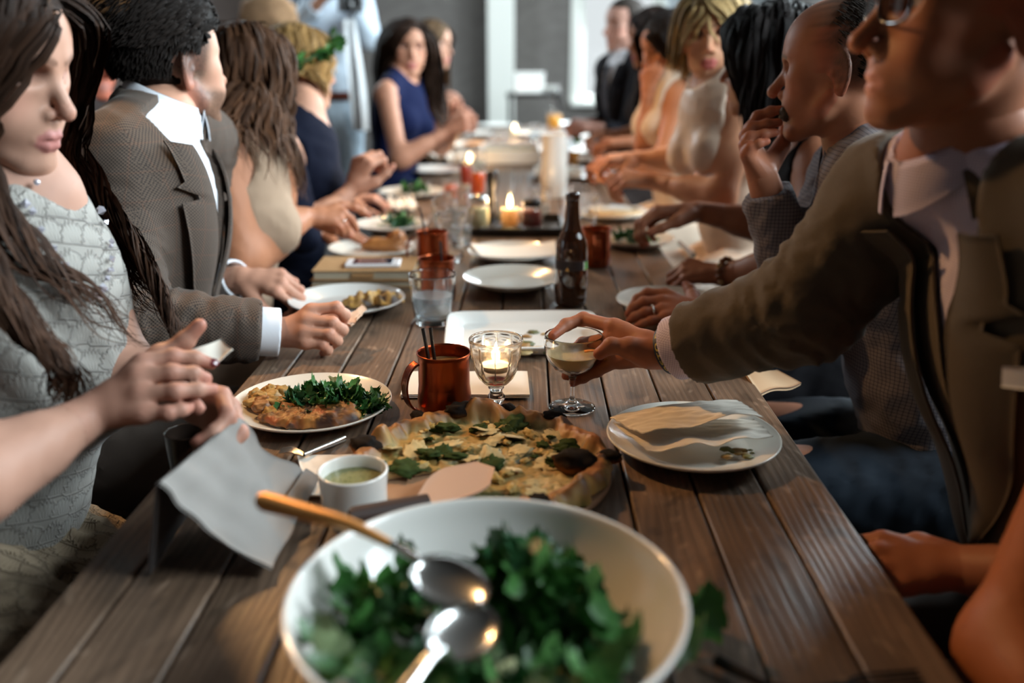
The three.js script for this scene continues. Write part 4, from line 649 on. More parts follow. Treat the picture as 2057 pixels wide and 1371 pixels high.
// ---- plate of food at the left
{
  plate(627, 812, 0.118, 'white plate with pizza slice, roast potatoes and arugula left of the copper mug', undefined, porcelainWarm);
  const c = T(627, 812, 0.015), y = TABLE_Y + 0.0075;
  const at = (px, py, h) => T(px, py, h + 0.015);
  const s = thing('pizza_slice', 'browned pizza slice along the front of the left food plate', 'pizza', [c[0] + 0.012, y + 0.004, c[2] + 0.052], -0.08);
  const outS = (a) => { const ca = Math.cos(a), sa = Math.sin(a); return 1 / Math.pow(Math.pow(Math.abs(ca) / 0.086, 2.4) + Math.pow(Math.abs(sa) / 0.036, 2.2), 1 / 2.3) * (1 + 0.09 * noise3(ca * 2.5, sa * 2.5, 7)); };
  part(s, 'crust', baked(outS, (q, a, x, z) => 0.012 + 0.016 * Math.sqrt(clamp((1 - q) / 0.25, 0, 1)) * (0.55 + 0.6 * sstep(-0.06, 0.07, x)) + 0.004 * fbm(x * 70, 2, z * 70, 3) - 0.006, (q, a, x, z) => {
    const n = fbm(x * 50, 4, z * 50, 3), ch = sstep(0.12, 0.4, fbm(x * 26, 8, z * 26 + 3, 3) + (x > 0.03 ? 0.16 : 0.04)); let k = [0.24 + n * 0.2, 0.095 + n * 0.1, 0.02 + n * 0.02]; k = mix3(k, [0.48, 0.23, 0.05], sstep(0.1, 0.35, fbm(x * 16, 11, z * 22, 2)) * sstep(-0.01, 0.03, x)); k = mix3(k, [0.40, 0.07, 0.02], 0.55 * sstep(0.2, 0.4, fbm(x * 22 + 5, 12, z * 22, 2))); return mix3(k, [0.045, 0.018, 0.01], ch);
  }, 140, 40), foodMat);
  for (let i = 0; i < 26; i++) { const px = rr(500, 578), py = rr(792, 838), h = rr(0, 0.012), p = at(px, py, 0); if (px < 520 && py > 822) continue; const pot = i % 3 !== 2; single('roast_potato', lump(rr(0.0085, 0.0135), 1.25, 0.75, 1, pot ? [0.34, 0.19, 0.045] : [0.25, 0.10, 0.025], i * 3, 0.6, 3), foodMat, 'golden roast potato chunk in the heap on the left food plate', 'potato', [p[0], y + 0.008 + h, p[2]], rr(0, 3), 'roast potatoes on the left food plate'); }
  const g = thing('arugula_salad', 'pile of dark arugula leaves on the left food plate', 'salad', [c[0], y, c[2]]);
  const cc = at(672, 790, 0.02); leafPile(g, ARUGULA, 150, () => { const a = rr(0, 6.283), q = Math.sqrt(rnd()); return [cc[0] - c[0] + q * 0.072 * Math.cos(a), 0.006 + (1 - q * q) * 0.036 * Math.sqrt(rnd()), cc[2] - c[2] + 0.012 + q * 0.034 * Math.sin(a) + 0.0 * a]; }, 0.7, 1.15, 0.05);
  for (let i = 0; i < 9; i++) { const m = part(g, 'leaf', ARUGULA[i % 8], leafMats[i % 5]); const p = at(rr(730, 772), rr(805, 835), 0); m.position.set(p[0] - c[0], 0.014, p[2] - c[2]); m.rotation.set(rr(-0.5, 0.5), rr(0, 6), rr(-0.5, 0.5)); }
  // fork half under the plate
  const F0 = T(565, 905, 0.006), F1 = T(610, 913, 0.012), F2 = T(660, 893, 0.006), F3 = T(690, 880, 0.004), f = thing('table_fork', 'silver fork lying in the shadow in front of the left food plate', 'fork');
  part(f, 'handle', tube([F1, F2, F3], (t) => 0.0028 + 0.003 * t, 18, 8), steel);
  for (let i = 0; i < 4; i++) part(f, 'tine', tube([F1, lerp(F0, F1, 0.45), F0].map((p, k) => add(p, [0, k === 1 ? 0.004 : 0, (i - 1.5) * 0.005 * (k ? 1 : 0.5)])), 0.0016, 10, 6), steel);
}
// ---- copper mugs
const mugProto = (handleTurn) => {
  const o = new THREE.Group();
  part(o, 'cup', lathe(smoothProfile([[0, 0.0005], [0.036, 0.0005], [0.0378, 0.003], [0.038, 0.05], [0.0382, 0.088], [0.0395, 0.0925], [0.0402, 0.0945], [0.039, 0.0955], [0.0375, 0.0925], [0.0368, 0.06], [0.0365, 0.006], [0, 0.004]], 4), 72), copper);
  part(o, 'drink', new THREE.CylinderGeometry(0.0366, 0.0366, 0.004, 40).translate(0, 0.074, 0), phys({ color: css('#8a6a45'), roughness: 0.08 }));
  const hnd = part(o, 'handle', (() => { const g = sheet(6, 40, (u, v) => { const a = -1.35 + 2.7 * v, w = (u - 0.5) * 0.0165, x = 0.034 + 0.029 * Math.pow(Math.cos(a * 0.98), 0.8), y2 = 0.049 + 0.036 * Math.sin(a); return [x, y2, w]; }, 0.003); return g; })(), copper); hnd.rotation.y = handleTurn;
  return o;
};
function mug(px, py, h, words, turn, straws = []) {                 // px, py: middle of the rim
  const c = T(px, py, 0.0945), o = mugProto(turn); o.name = numbered('copper_mug'); o.position.set(c[0], TABLE_Y + 0.001 + h, c[2]); o.userData = { label: words, category: 'mug' }; scene.add(o);
  for (const [dx, dz, lx, lz, top] of straws) { const s = single('straw', tube([[0, 0.012, 0], [lx * 0.5, 0.012 + top * 0.5, lz * 0.5], [lx, top, lz]], 0.0027, 10, 10), black, straws.length > 1 ? (straws.indexOf(straws.find((q) => q[0] === dx && q[2] === lx)) ? 'black straw, right one of the two in the sharp copper mug' : 'black straw, left one of the two in the sharp copper mug') : 'black straw standing in the ' + words.split(/,| half| furthest/)[0], 'straw', [c[0] + dx, o.position.y, c[2] + dz]); }
  return o;
}
mug(891, 708, 0, 'sharp polished copper mug with handle on its left, beside the lit goblet', 3.72, [[-0.014, -0.004, -0.017, -0.010, 0.126], [-0.0085, -0.005, -0.0115, -0.010, 0.127]]);
mug(877, 519, 0, 'shiny copper cup half hidden behind the water tumbler', Math.PI * 0.4, [[0.012, -0.01, -0.006, -0.02, 0.125]]);
mug(868, 466, 0, 'dark copper cup furthest back on the left half of the table', Math.PI * 1.1, [[-0.006, 0, -0.024, -0.012, 0.152]]);
mug(1197, 459, 0, 'reddish copper mug right behind the brown beer bottle', Math.PI * -0.5);
// ---- napkin under mug and goblet
{
  const q = [T(820, 755), T(1058, 755), T(1063, 803), T(803, 802)];
  for (const [k, h] of [[0, 0], [1, 0.0028]]) { const f = (u, v) => { const a = lerp(lerp(q[0], q[1], u), lerp(q[3], q[2], u), v); return [a[0] + k * 0.001, TABLE_Y + 0.0032 + h + 0.0005 * noise3(u * 6, v * 6, k), a[2] - k * 0.001]; }; if (!k) { globalThis.napA = f; } else { const o = thing('folded_napkin', 'folded cream paper napkin under the copper mug and the goblet', 'napkin'); part(o, 'lower_fold', sheet(24, 8, globalThis.napA, 0.0026), paper); part(o, 'upper_fold', sheet(24, 8, f, 0.0024), paper); } }
}
// ---- pressed glass goblet with a tea light
const GOB = T(997, 836);
{
  const o = thing('glass_goblet', 'pressed glass goblet with a lit tea light inside', 'goblet', [GOB[0], TABLE_Y + 0.0006, GOB[2]]);
  const prof = [[0, 0.0005], [0.034, 0.0005], [0.0355, 0.002], [0.034, 0.0045], [0.02, 0.009], [0.0105, 0.014], [0.0085, 0.02], [0.0115, 0.026], [0.0135, 0.031], [0.0105, 0.036], [0.009, 0.041], [0.0118, 0.046], [0.0115, 0.049], [0.018, 0.053], [0.026, 0.062], [0.033, 0.078], [0.0375, 0.096], [0.039, 0.114], [0.0392, 0.1205], [0.0378, 0.1215], [0.0362, 0.1195], [0.0352, 0.1], [0.0305, 0.08], [0.023, 0.066], [0.014, 0.058], [0, 0.0565]];
  const g = lathe(smoothProfile(prof, 5), 120), p = g.attributes.position;
  for (let i = 0; i < p.count; i++) { const x = p.getX(i), y = p.getY(i), z = p.getZ(i), r = Math.hypot(x, z), a = Math.atan2(z, x); let k = 1; const outer = y > 0.052 && y < 0.118 && r > 0.0045 + 0.034 * Math.pow(clamp((y - 0.05) / 0.07, 0, 1), 0.6); if (outer) { const w = sstep(0.052, 0.066, y) * sstep(0.118, 0.108, y); k = 1 - 0.085 * w * Math.pow(Math.abs(Math.cos(a * 5)), 0.7) - 0.06 * w * sstep(0.5, 1, Math.cos((y - 0.088) * 190)) * Math.pow(Math.abs(Math.sin(a * 5)), 3); } if (y < 0.012 && r > 0.011) k = 1 + 0.015 * Math.cos(a * 20); p.setXYZ(i, x * k, y + (y < 0.012 && y > 0.003 && r > 0.011 ? 0.0009 * Math.cos(a * 20) : 0), z * k); }
  g.computeVertexNormals(); const glow = glassMat.clone(); glow.roughness = 0.13; glow.attenuationColor = rgb(1, 0.86, 0.66); glow.attenuationDistance = 0.02;
  const pick = (keep) => { const n = g.toNonIndexed(), P0 = n.attributes.position, N0 = n.attributes.normal, a = [], b = []; for (let i = 0; i < P0.count; i += 3) { const y = (P0.getY(i) + P0.getY(i + 1) + P0.getY(i + 2)) / 3; if (keep(y)) for (let k = i; k < i + 3; k++) { a.push(P0.getX(k), P0.getY(k), P0.getZ(k)); b.push(N0.getX(k), N0.getY(k), N0.getZ(k)); } } const h = new THREE.BufferGeometry(); h.setAttribute('position', new THREE.Float32BufferAttribute(a, 3)); h.setAttribute('normal', new THREE.Float32BufferAttribute(b, 3)); return h; };
  part(o, 'stem', pick((y) => y <= 0.05), glassMat); part(o, 'glass_bowl', pick((y) => y > 0.05), glow);
  const cs = thing('tea_light', 'lit tea light burning inside the pressed glass goblet', 'candle', [GOB[0], TABLE_Y + 0.062, GOB[2]]);
  part(cs, 'tin_cup', lathe([[0, 0], [0.0185, 0.006], [0.0195, 0.014], [0.019, 0.0142], [0.0178, 0.008], [0, 0.002]], 32).translate(0, 0.006, 0), phys({ color: css('#c9c2b8'), metalness: 0.9, roughness: 0.3 })); part(cs, 'wax', new THREE.CylinderGeometry(0.0182, 0.0175, 0.006, 32).translate(0, 0.0135, 0), phys({ color: css('#f2e2c4'), roughness: 0.4 }));
  part(cs, 'wick', new THREE.CylinderGeometry(0.0006, 0.0006, 0.006, 6).translate(0, 0.019, 0), black);
  const fl = part(cs, 'flame', lathe(smoothProfile([[0, 0], [0.0032, 0.004], [0.0052, 0.010], [0.0038, 0.020], [0, 0.032]]), 20).translate(0, 0.022, 0), std({ color: 0, emissive: rgb(1, 0.62, 0.28), emissiveIntensity: 75 }));
  const l = new THREE.PointLight(new THREE.Color(1, 0.6, 0.27), 0.3); l.name = 'flame_glow'; l.position.set(GOB[0], TABLE_Y + 0.062 + 0.031, GOB[2]); l.shadow.radius = 0.25; l.castShadow = true; scene.add(l);
}
// ---- coupe of pale drink
const COUPE = T(1149, 820);
{
  const o = thing('coupe_glass', 'stemmed coupe glass of pale cocktail held in the reaching hand', 'glass', [COUPE[0], TABLE_Y + 0.0006, COUPE[2]]);
  const prof = [[0, 0.0004], [0.033, 0.0004], [0.0352, 0.0015], [0.035, 0.003], [0.02, 0.0065], [0.008, 0.0105], [0.0045, 0.016], [0.0038, 0.028], [0.0042, 0.044], [0.0075, 0.052], [0.017, 0.0585], [0.031, 0.069], [0.0405, 0.084], [0.0435, 0.1], [0.0428, 0.116], [0.0424, 0.1172], [0.0417, 0.116], [0.0422, 0.1], [0.039, 0.085], [0.0295, 0.071], [0.016, 0.061], [0.007, 0.0565], [0, 0.0555]];
  part(o, 'glass_body', lathe(smoothProfile(prof, 5), 96), glassMat);
  part(o, 'drink', lathe(smoothProfile([[0, 0.0562], [0.0068, 0.0572], [0.0155, 0.0617], [0.029, 0.0717], [0.0382, 0.0855], [0.0393, 0.0885], [0.0393, 0.0888], [0.02, 0.0884], [0, 0.0884]], 4), 64), phys({ color: rgb(0.80, 0.66, 0.36), transmission: 0.45, thickness: 0, roughness: 0.25, ior: 1.33 }));
}
{ const c = P(1192, 706, 1.315), z = thing('citrus_peel', 'strip of orange citrus peel floating in the coupe glass', 'garnish', c); part(z, 'peel', sheet(8, 4, (u, v) => [(u - 0.5) * 0.026, 0.003 * Math.sin(u * 4), (v - 0.5) * 0.009 + 0.006 * Math.sin(u * 3)], 0.0018), std({ color: css('#d9882e'), roughness: 0.6 })); }
// ---- rectangular platter with scraps
{
  const c = T(1052, 682), o = thing('serving_platter', 'rectangular white serving platter with scraps of food behind the goblet', 'platter', [c[0], TABLE_Y + 0.0006, c[2]], 0.05);
  const W = 0.146, D = 0.118, sq = (a, rx, rz, n) => { const ca = Math.cos(a), sa = Math.sin(a); return [Math.sign(ca) * rx * Math.pow(Math.abs(ca), 2 / n), Math.sign(sa) * rz * Math.pow(Math.abs(sa), 2 / n)]; };
  const rings = [[0.7, 0.001], [0.82, 0.001], [0.9, 0.008], [1, 0.02], [1.005, 0.022], [0.99, 0.0235], [0.86, 0.018], [0.78, 0.009], [0.74, 0.0065], [0.4, 0.006], [0.001, 0.006]];
  part(o, 'dish', sheet(128, rings.length - 1, (u, v) => { const [k, y] = rings[Math.round(v * (rings.length - 1))], off2 = k > 0.7 ? 0 : 0, p = sq(-u * 2 * Math.PI, W * (k > 0.3 ? 1 - (1 - k) * 0.9 : k), D * (k > 0.3 ? 1 - (1 - k) * 1.05 : k), 9); return [p[0], y, p[1]]; }, 0), phys({ color: css('#e2e0da'), roughness: 0.22, clearcoat: 0.5, side: THREE.DoubleSide }));
  const scr = thing('roast_scrap', 'charred leftover scrap with greens on the rectangular platter', 'food', [c[0], TABLE_Y + 0.007, c[2]]);
  for (let i = 0; i < 22; i++) { const m = part(scr, 'crumb', lump(rr(0.003, 0.010), 1.4, 0.5, 1, [[0.3, 0.16, 0.05], [0.1, 0.1, 0.03], [0.4, 0.28, 0.12]][i % 3], i, 0.5, 2), foodMat), p = i < 12 ? T(rr(1040, 1100), rr(690, 712), 0.01) : T(rr(955, 1100), rr(660, 690), 0.01); m.position.set(p[0] - c[0], 0.001 + (i < 12 ? 0.004 : 0), p[2] - c[2]); }
}
// ---- plate with used napkins at the right
{
  plate(1391, 880, 0.1165, 'cream plate with crumpled paper napkins at the right near edge', undefined, porcelainWarm);
  const N = (name, words, q, lift, wob, seed) => single(name, sheet(40, 30, (u, v) => { const a = lerp(lerp(q[0], q[1], u), lerp(q[3], q[2], u), v); return [a[0], a[1] + wob(u, v) + 0.0012 * noise3(u * 6, v * 6, seed), a[2]]; }, 0.0012), paper, words, 'napkin');
  N('paper_napkin', 'wavy cream paper napkin lying lower on the right plate', [T(1232, 850, 0.026), T(1515, 842, 0.034), T(1553, 884, 0.026), T(1300, 915, 0.022)], 0, (u, v) => 0.0045 * Math.sin(u * 15 + v * 3) * sstep(0.4, 1, v) * (0.6 + 0.4 * noise3(u * 3, 1, 1)) + 0.006 * v, 3);
  N('paper_napkin', 'flat folded cream paper napkin lying on top on the right plate', [T(1226, 838, 0.034), T(1478, 803, 0.050), T(1533, 834, 0.052), T(1290, 877, 0.036)], 0, (u, v) => 0.005 * Math.sin(u * 9 + 1) * sstep(0.5, 1, v) + 0.006 * Math.sin(u * 3.14), 8);
  const s = thing('pesto_smear', 'smear of green crumbs at the front of the right plate', 'food', [0, 0, 0]);
  for (let i = 0; i < 16; i++) { const m = part(s, 'crumb', lump(rr(0.002, 0.0055), 1.5, 0.5, 1, i % 3 ? [0.16, 0.15, 0.035] : [0.36, 0.22, 0.06], i, 0.4, 2), foodMat); const p = T(rr(1455, 1520), rr(900, 918), 0.014); m.position.set(...p); }
}
// ---- water tumbler, bottle
function tumbler(px, py, words, r = 0.044, h = 0.1, water = 0.06, group) {
  const c = T(px, py, h), o = thing('water_glass', words, 'glass', [c[0], TABLE_Y + 0.0006, c[2]], 0, group);
  const g = lathe(smoothProfile([[0, 0.0004], [r * 0.72, 0.0004], [r * 0.78, 0.003], [r * 0.9, h * 0.4], [r * 1.0, h * 0.8], [r * 1.03, h * 0.99], [r * 1.02, h], [r * 0.985, h * 0.99], [r * 0.95, h * 0.8], [r * 0.85, h * 0.4], [r * 0.72, h * 0.11], [0, h * 0.1]], 4), 80), p = g.attributes.position;
  for (let i = 0; i < p.count; i++) { const x = p.getX(i), y = p.getY(i), z = p.getZ(i), a = Math.atan2(z, x), w = sstep(0.1, 0.25, y / h) * sstep(0.85, 0.7, y / h), k = 1 - 0.035 * w * (0.5 + 0.5 * Math.cos(a * 10)); p.setXYZ(i, x * k, y, z * k); }
  g.computeVertexNormals(); part(o, 'glass_wall', g, glassMat);
  if (water) part(o, 'water', lathe([[0, h * 0.105], [r * 0.69, h * 0.115], [r * 0.825, h * 0.4], [r * 0.9, water + 0.001], [r * 0.885, water], [0, water]], 40), phys({ color: rgb(0.85, 0.93, 0.97), transmission: 0.92, thickness: 0, roughness: 0.3, ior: 1.33 }));
  return o;
}
tumbler(868, 549, 'clear faceted water tumbler in front of the copper cups', 0.0455, 0.102, 0.058);
{
  const c = T(1146, 612), o = thing('beer_bottle', 'brown glass beer bottle with dark label standing behind the platter', 'bottle', [c[0], TABLE_Y + 0.0006, c[2]], 0.0);
  const r = 0.0335, brown = phys({ color: rgb(0.05, 0.014, 0.004), roughness: 0.06, transmission: 0.35, thickness: 0.01, ior: 1.5, attenuationColor: rgb(0.32, 0.08, 0.015), attenuationDistance: 0.012, clearcoat: 0.6 });
  part(o, 'glass_body', lathe(smoothProfile([[0, 0.002], [r - 0.006, 0.0005], [r - 0.001, 0.004], [r, 0.01], [r, 0.07], [r, 0.125], [r - 0.004, 0.142], [0.021, 0.162], [0.0165, 0.182], [0.0142, 0.21], [0.0135, 0.224], [0.0132, 0.2245], [0.0145, 0.226], [0.0145, 0.236], [0.0132, 0.238], [0.0105, 0.238], [0.0105, 0.2], [0.012, 0.18], [0.017, 0.16], [0.029, 0.135], [r - 0.003, 0.12], [r - 0.003, 0.012], [0, 0.008]], 4), 64), brown);
  const lab = canvasTex(1024, 320, (x, w, h) => {
    x.fillStyle = '#241513'; x.fillRect(0, 0, w, h); x.strokeStyle = '#4a332a'; x.lineWidth = 6; x.strokeRect(6, 6, w - 12, h - 12);
    x.fillStyle = '#4f9a3c'; x.fillRect(560, 20, 200, h - 40); x.fillStyle = '#e9e7dc'; x.fillRect(548, 14, 16, h - 28); x.fillRect(640, 14, 10, h - 28);
    x.fillStyle = '#dcc33a'; x.beginPath(); x.ellipse(606, 130, 34, 52, 0.3, 0, 7); x.fill(); x.fillStyle = '#e8e2cf'; x.beginPath(); x.ellipse(602, 208, 30, 40, -0.4, 0, 7); x.fill();
    x.fillStyle = '#f0b860'; x.beginPath(); x.moveTo(370, 60); x.quadraticCurveTo(396, 84, 384, 116); x.lineTo(352, 116); x.quadraticCurveTo(342, 84, 370, 60); x.fill(); x.fillStyle = '#f0ead8'; x.beginPath(); x.ellipse(368, 104, 10, 13, 0, 0, 7); x.fill();
    x.fillStyle = '#8d7060'; for (let i = 0; i < 6; i++) x.fillRect(318, 170 + i * 17, 96 - (i % 3) * 12, 5);
  });
  const lg = new THREE.CylinderGeometry(r + 0.0006, r + 0.0006, 0.078, 64, 1, true); const lm = part(o, 'label', lg, std({ map: lab, roughness: 0.6 }), 'dark brown paper label with green and yellow side'); lm.position.y = 0.063; lm.rotation.y = -2.56;
}
// ---- plates, menus and food further down
{
  plate(697, 604, 0.122, 'white plate with pizza crust in front of the tweed jacket man');
  const c = T(750, 600, 0.02), s = thing('pizza_slice', 'charred pizza crust on the plate of the tweed jacket man', 'pizza', [c[0], TABLE_Y + 0.011, c[2]], 0.32);
  const o2 = (a) => 0.02 + 0.045 * Math.abs(Math.cos(a)) + 0.004 * noise3(Math.cos(a) * 4, Math.sin(a) * 4, 2);
  part(s, 'crust', baked(o2, (q, a, x, z) => 0.004 + 0.02 * Math.sqrt(clamp((1 - q) / 0.4, 0, 1)) * (0.7 + 0.5 * noise3(x * 40, 1, z * 40)), (q, a, x, z) => { const n = fbm(x * 60, 7, z * 60, 3); return mix3([0.5 + n * 0.2, 0.27 + n * 0.15, 0.07], [0.04, 0.018, 0.01], sstep(0.05, 0.35, fbm(x * 30, 9, z * 30, 2))); }, 90, 24), foodMat);
  plate(748, 500, 0.116, 'white plate with browned fritter behind the stacked menus', undefined, porcelainWarm);
  const f = T(770, 492, 0.02), ff = thing('fritter', 'browned breaded fritter on the plate behind the menus', 'food', [f[0], TABLE_Y + 0.02, f[2]]);
  part(ff, 'fillet', lump(0.04, 1.5, 0.55, 0.75, (x, y, z, n) => mix3([0.42, 0.17, 0.04], [0.2, 0.06, 0.015], n - 0.7), 3, 0.4, 4), foodMat); const f2 = part(ff, 'raised_piece', lump(0.024, 1, 0.9, 0.9, (x, y, z, n) => mix3([0.42, 0.15, 0.03], [0.2, 0.06, 0.015], n - 0.6), 9, 0.4, 4), foodMat); f2.position.set(0.035, 0.016, -0.01);
  plate(785, 452, 0.112, 'white plate of greens under the hand wearing a ring, left side');
  const greens = (px, py, n, words, rx = 0.05, rz = 0.04) => { const g0 = T(px, py, 0.015), g = thing('leafy_greens', words, 'salad', [g0[0], TABLE_Y + 0.008, g0[2]]); leafPile(g, LEAVES, n, () => { const a = rr(0, 6.283), q = Math.sqrt(rnd()); return [q * rx * Math.cos(a), 0.004 + (1 - q * q) * 0.018 * rnd(), q * rz * Math.sin(a)]; }, 0.6, 0.9, 0.03); };
  greens(800, 447, 34, 'dark greens on the plate beside the ringed hand'); 
  plate(828, 386, 0.125, 'white plate of dark greens further along the left side', undefined, porcelainWarm); greens(835, 382, 34, 'dark greens on the further left plate');
  plate(1280, 482, 0.105, 'white plate of bright greens right of the copper mug', undefined, porcelainWarm); greens(1275, 478, 36, 'bright green leaves on the plate right of the copper mug', 0.052, 0.04);
  plate(1232, 428, 0.122, 'white plate with pale flatbread in front of the dark arm');
  const fb = T(1235, 424, 0.015); const fbo = thing('flatbread', 'pale round flatbread on the plate in front of the dark arm', 'bread', [fb[0], TABLE_Y + 0.009, fb[2]]); part(fbo, 'bread', baked((a) => 0.09 * (1 + 0.05 * noise3(Math.cos(a) * 2, Math.sin(a) * 2, 3)), (q, a, x, z) => 0.005 + 0.008 * sstep(0.75, 0.9, q) * Math.sqrt(clamp((1 - q) / 0.08, 0, 1)) + 0.002 * fbm(x * 40, 1, z * 40), (q, a, x, z) => mix3([0.55, 0.42, 0.24], [0.3, 0.15, 0.05], sstep(0.1, 0.5, fbm(x * 25, 3, z * 25, 3)) + 0.4 * sstep(0.8, 0.9, q)), 90, 24), foodMat);
  plate(1345, 607, 0.112, 'white plate beneath the hand with the wedding ring', undefined, porcelainWarm);
  // stacks of empty plates in the middle
  for (let k = 0; k < 2; k++) plate(1030, 560 + 0, 0.112, ['lower one of the two stacked empty plates before the black tray', 'upper one of the two stacked empty plates before the black tray'][k], undefined, porcelainWarm, k * 0.0165);
  plate(1030, 507, 0.118, 'empty plate with a folded napkin right in front of the black tray', undefined, porcelainWarm);
  const nq = [T(945, 492, 0.024), T(1115, 486, 0.024), T(1118, 515, 0.022), T(968, 518, 0.022)]; single('cloth_napkin', sheet(20, 12, (u, v) => { const a = lerp(lerp(nq[0], nq[1], u), lerp(nq[3], nq[2], u), v); return [a[0], a[1] + 0.003 - 0.012 * Math.sin(u * 3.14) * (1 - v * 0.6), a[2]]; }, 0.002), paper, 'white napkin laid over the plate before the black tray', 'napkin');
  // menus and phone
  const m0 = T(727, 578), mz = m0[2] - 0.085, kraft = std({ map: dataTex(64, 64, (u, v) => { const n = 0.05 * tileNoise(u, v, 8, 8, 2); return [0.68 + n, 0.52 + n, 0.34 + n]; }), roughness: 0.8 }), pages = std({ map: rep(dataTex(16, 64, (u, v) => { const n = 0.5 + 0.5 * Math.sin(v * 100); return [0.62 + n * 0.16, 0.58 + n * 0.16, 0.5 + n * 0.14]; }), 1, 30), roughness: 0.9 });
  [['bottom', 0, 0.016, 0.238, 0.0], ['top', 0.0165, 0.022, 0.232, 0.03]].forEach(([w, y, h, wd, turn]) => { const o = thing('menu_book', 'kraft covered menu book, ' + w + ' one of the stack by the left plates', 'book', [m0[0], TABLE_Y + 0.0006 + y, mz], turn); part(o, 'cover', join([box(wd, 0.002, 0.16, 0, 0.001, 0), box(wd, 0.002, 0.16, 0, h - 0.001, 0), box(wd, h, 0.003, 0, h / 2, -0.0785)]), kraft); part(o, 'page_block', boxUV(box(wd - 0.008, h - 0.0045, 0.15, 0, h / 2, 0.002)), pages); if (w === 'top') part(o, 'clasp', box(0.05, h * 0.5, 0.003, -0.0, h * 0.5, 0.0795), kraft); });
  const ph = thing('phone', 'white edged smartphone lying on the stacked menu books', 'phone', [m0[0] + 0.018, TABLE_Y + 0.0395, mz + 0.02], 0.06); part(ph, 'case', box(0.128, 0.009, 0.066, 0, 0.0045, 0, 0.004), phys({ color: css('#e8e8ea'), roughness: 0.3 })); part(ph, 'screen', box(0.092, 0.001, 0.058, 0, 0.0095, 0, 0.0004), phys({ color: css('#2b3447'), roughness: 0.08, clearcoat: 1 }));
}
// ---- black tray with candle and shakers
{
  const t0 = T(1030, 470), tray = thing('serving_tray', 'low black tray carrying the candle and the two shakers', 'tray', [t0[0] + 0.005, TABLE_Y + 0.0006, t0[2] - 0.09]);
  part(tray, 'tray_base', box(0.29, 0.006, 0.26, 0, 0.003, 0, 0.002), black); for (const s of [-1, 1]) { part(tray, 'tray_rim', box(0.29, 0.024, 0.006, 0, 0.012, s * 0.127, 0.002), black); part(tray, 'tray_rim', box(0.006, 0.024, 0.26, s * 0.142, 0.012, 0, 0.002), black); }
  const ty = TABLE_Y + 0.0072, cz = t0[2] - 0.11;
  const hx = T(1026, 452)[0] - 0.002, hu = thing('candle_holder', 'tall clear glass hurricane holder around the glowing candle on the tray', 'candle holder', [hx, ty, cz]);
  part(hu, 'glass_wall', lathe([[0, 0.001], [0.049, 0.001], [0.05, 0.003], [0.05, 0.16], [0.0485, 0.16], [0.0485, 0.004], [0, 0.004]], 64), thinGlass);
  const ca = thing('candle', 'cream candle burning inside the glass hurricane holder', 'candle', [hx, ty + 0.0045, cz]);
  part(ca, 'wax', lathe([[0, 0], [0.028, 0], [0.028, 0.045], [0.026, 0.048], [0.02, 0.046], [0, 0.044]], 40), phys({ color: css('#f3d9a8'), roughness: 0.5, transmission: 0.2, thickness: 0 })); part(ca, 'wick', new THREE.CylinderGeometry(0.0008, 0.0008, 0.01, 6).translate(0, 0.049, 0), black);
  part(ca, 'flame', lathe(smoothProfile([[0, 0], [0.005, 0.006], [0.0068, 0.015], [0.0045, 0.028], [0, 0.042]]), 20).translate(0, 0.05, 0), std({ color: 0, emissive: rgb(1, 0.68, 0.32), emissiveIntensity: 22 }));
  const l = new THREE.PointLight(new THREE.Color(1, 0.62, 0.28), 0.22); l.name = 'flame_glow'; l.position.set(hx, ty + 0.07, cz); l.shadow.radius = 0.4; l.castShadow = true; scene.add(l);
  const shaker = (px, words, fill, h, r, capMat) => { const x = T(px, 455)[0], o = thing('shaker', words, 'shaker', [x, ty, cz + 0.055]); part(o, 'glass_jar', lathe(smoothProfile([[0, 0.001], [r * 0.9, 0.001], [r, 0.006], [r, h * 0.55], [r * 0.82, h * 0.72], [r * 0.8, h * 0.78], [r * 0.74, h * 0.78], [r * 0.9, h * 0.55], [r * 0.92, 0.008], [0, 0.006]]), 40), thinGlass); part(o, 'contents', lathe([[0, 0.008], [r * 0.88, 0.008], [r * 0.88, h * 0.55], [r * 0.7, h * 0.6], [0, h * 0.62]], 32), fill); part(o, 'lid', lathe(smoothProfile([[r * 0.82, h * 0.76], [r * 0.84, h * 0.9], [r * 0.6, h * 0.98], [0, h]]), 32), capMat); };
  shaker(965, 'glass shaker of grated cheese with steel lid on the tray', std({ color: css('#d8cf9f'), roughness: 0.95 }), 0.105, 0.033, steel);
  shaker(1068, 'glass shaker of red chili flakes with dark lid on the tray', std({ color: css('#6a1c12'), roughness: 0.95 }), 0.09, 0.034, darkMetal);
  const dx = T(988, 440), dk = thing('pepper_mill', 'slim black pepper mill left of the glowing candle', 'mill', [dx[0] + 0.005, ty, cz - 0.075]); part(dk, 'mill_body', lathe(smoothProfile([[0, 0], [0.018, 0], [0.016, 0.05], [0.014, 0.1], [0.019, 0.13], [0.017, 0.155], [0, 0.165]]), 28), black);
}
function J4(...l) { const o = []; for (let i = 0; i < l.length; i += 3) o.push(P(l[i], l[i + 1], l[i + 2])); return o; }
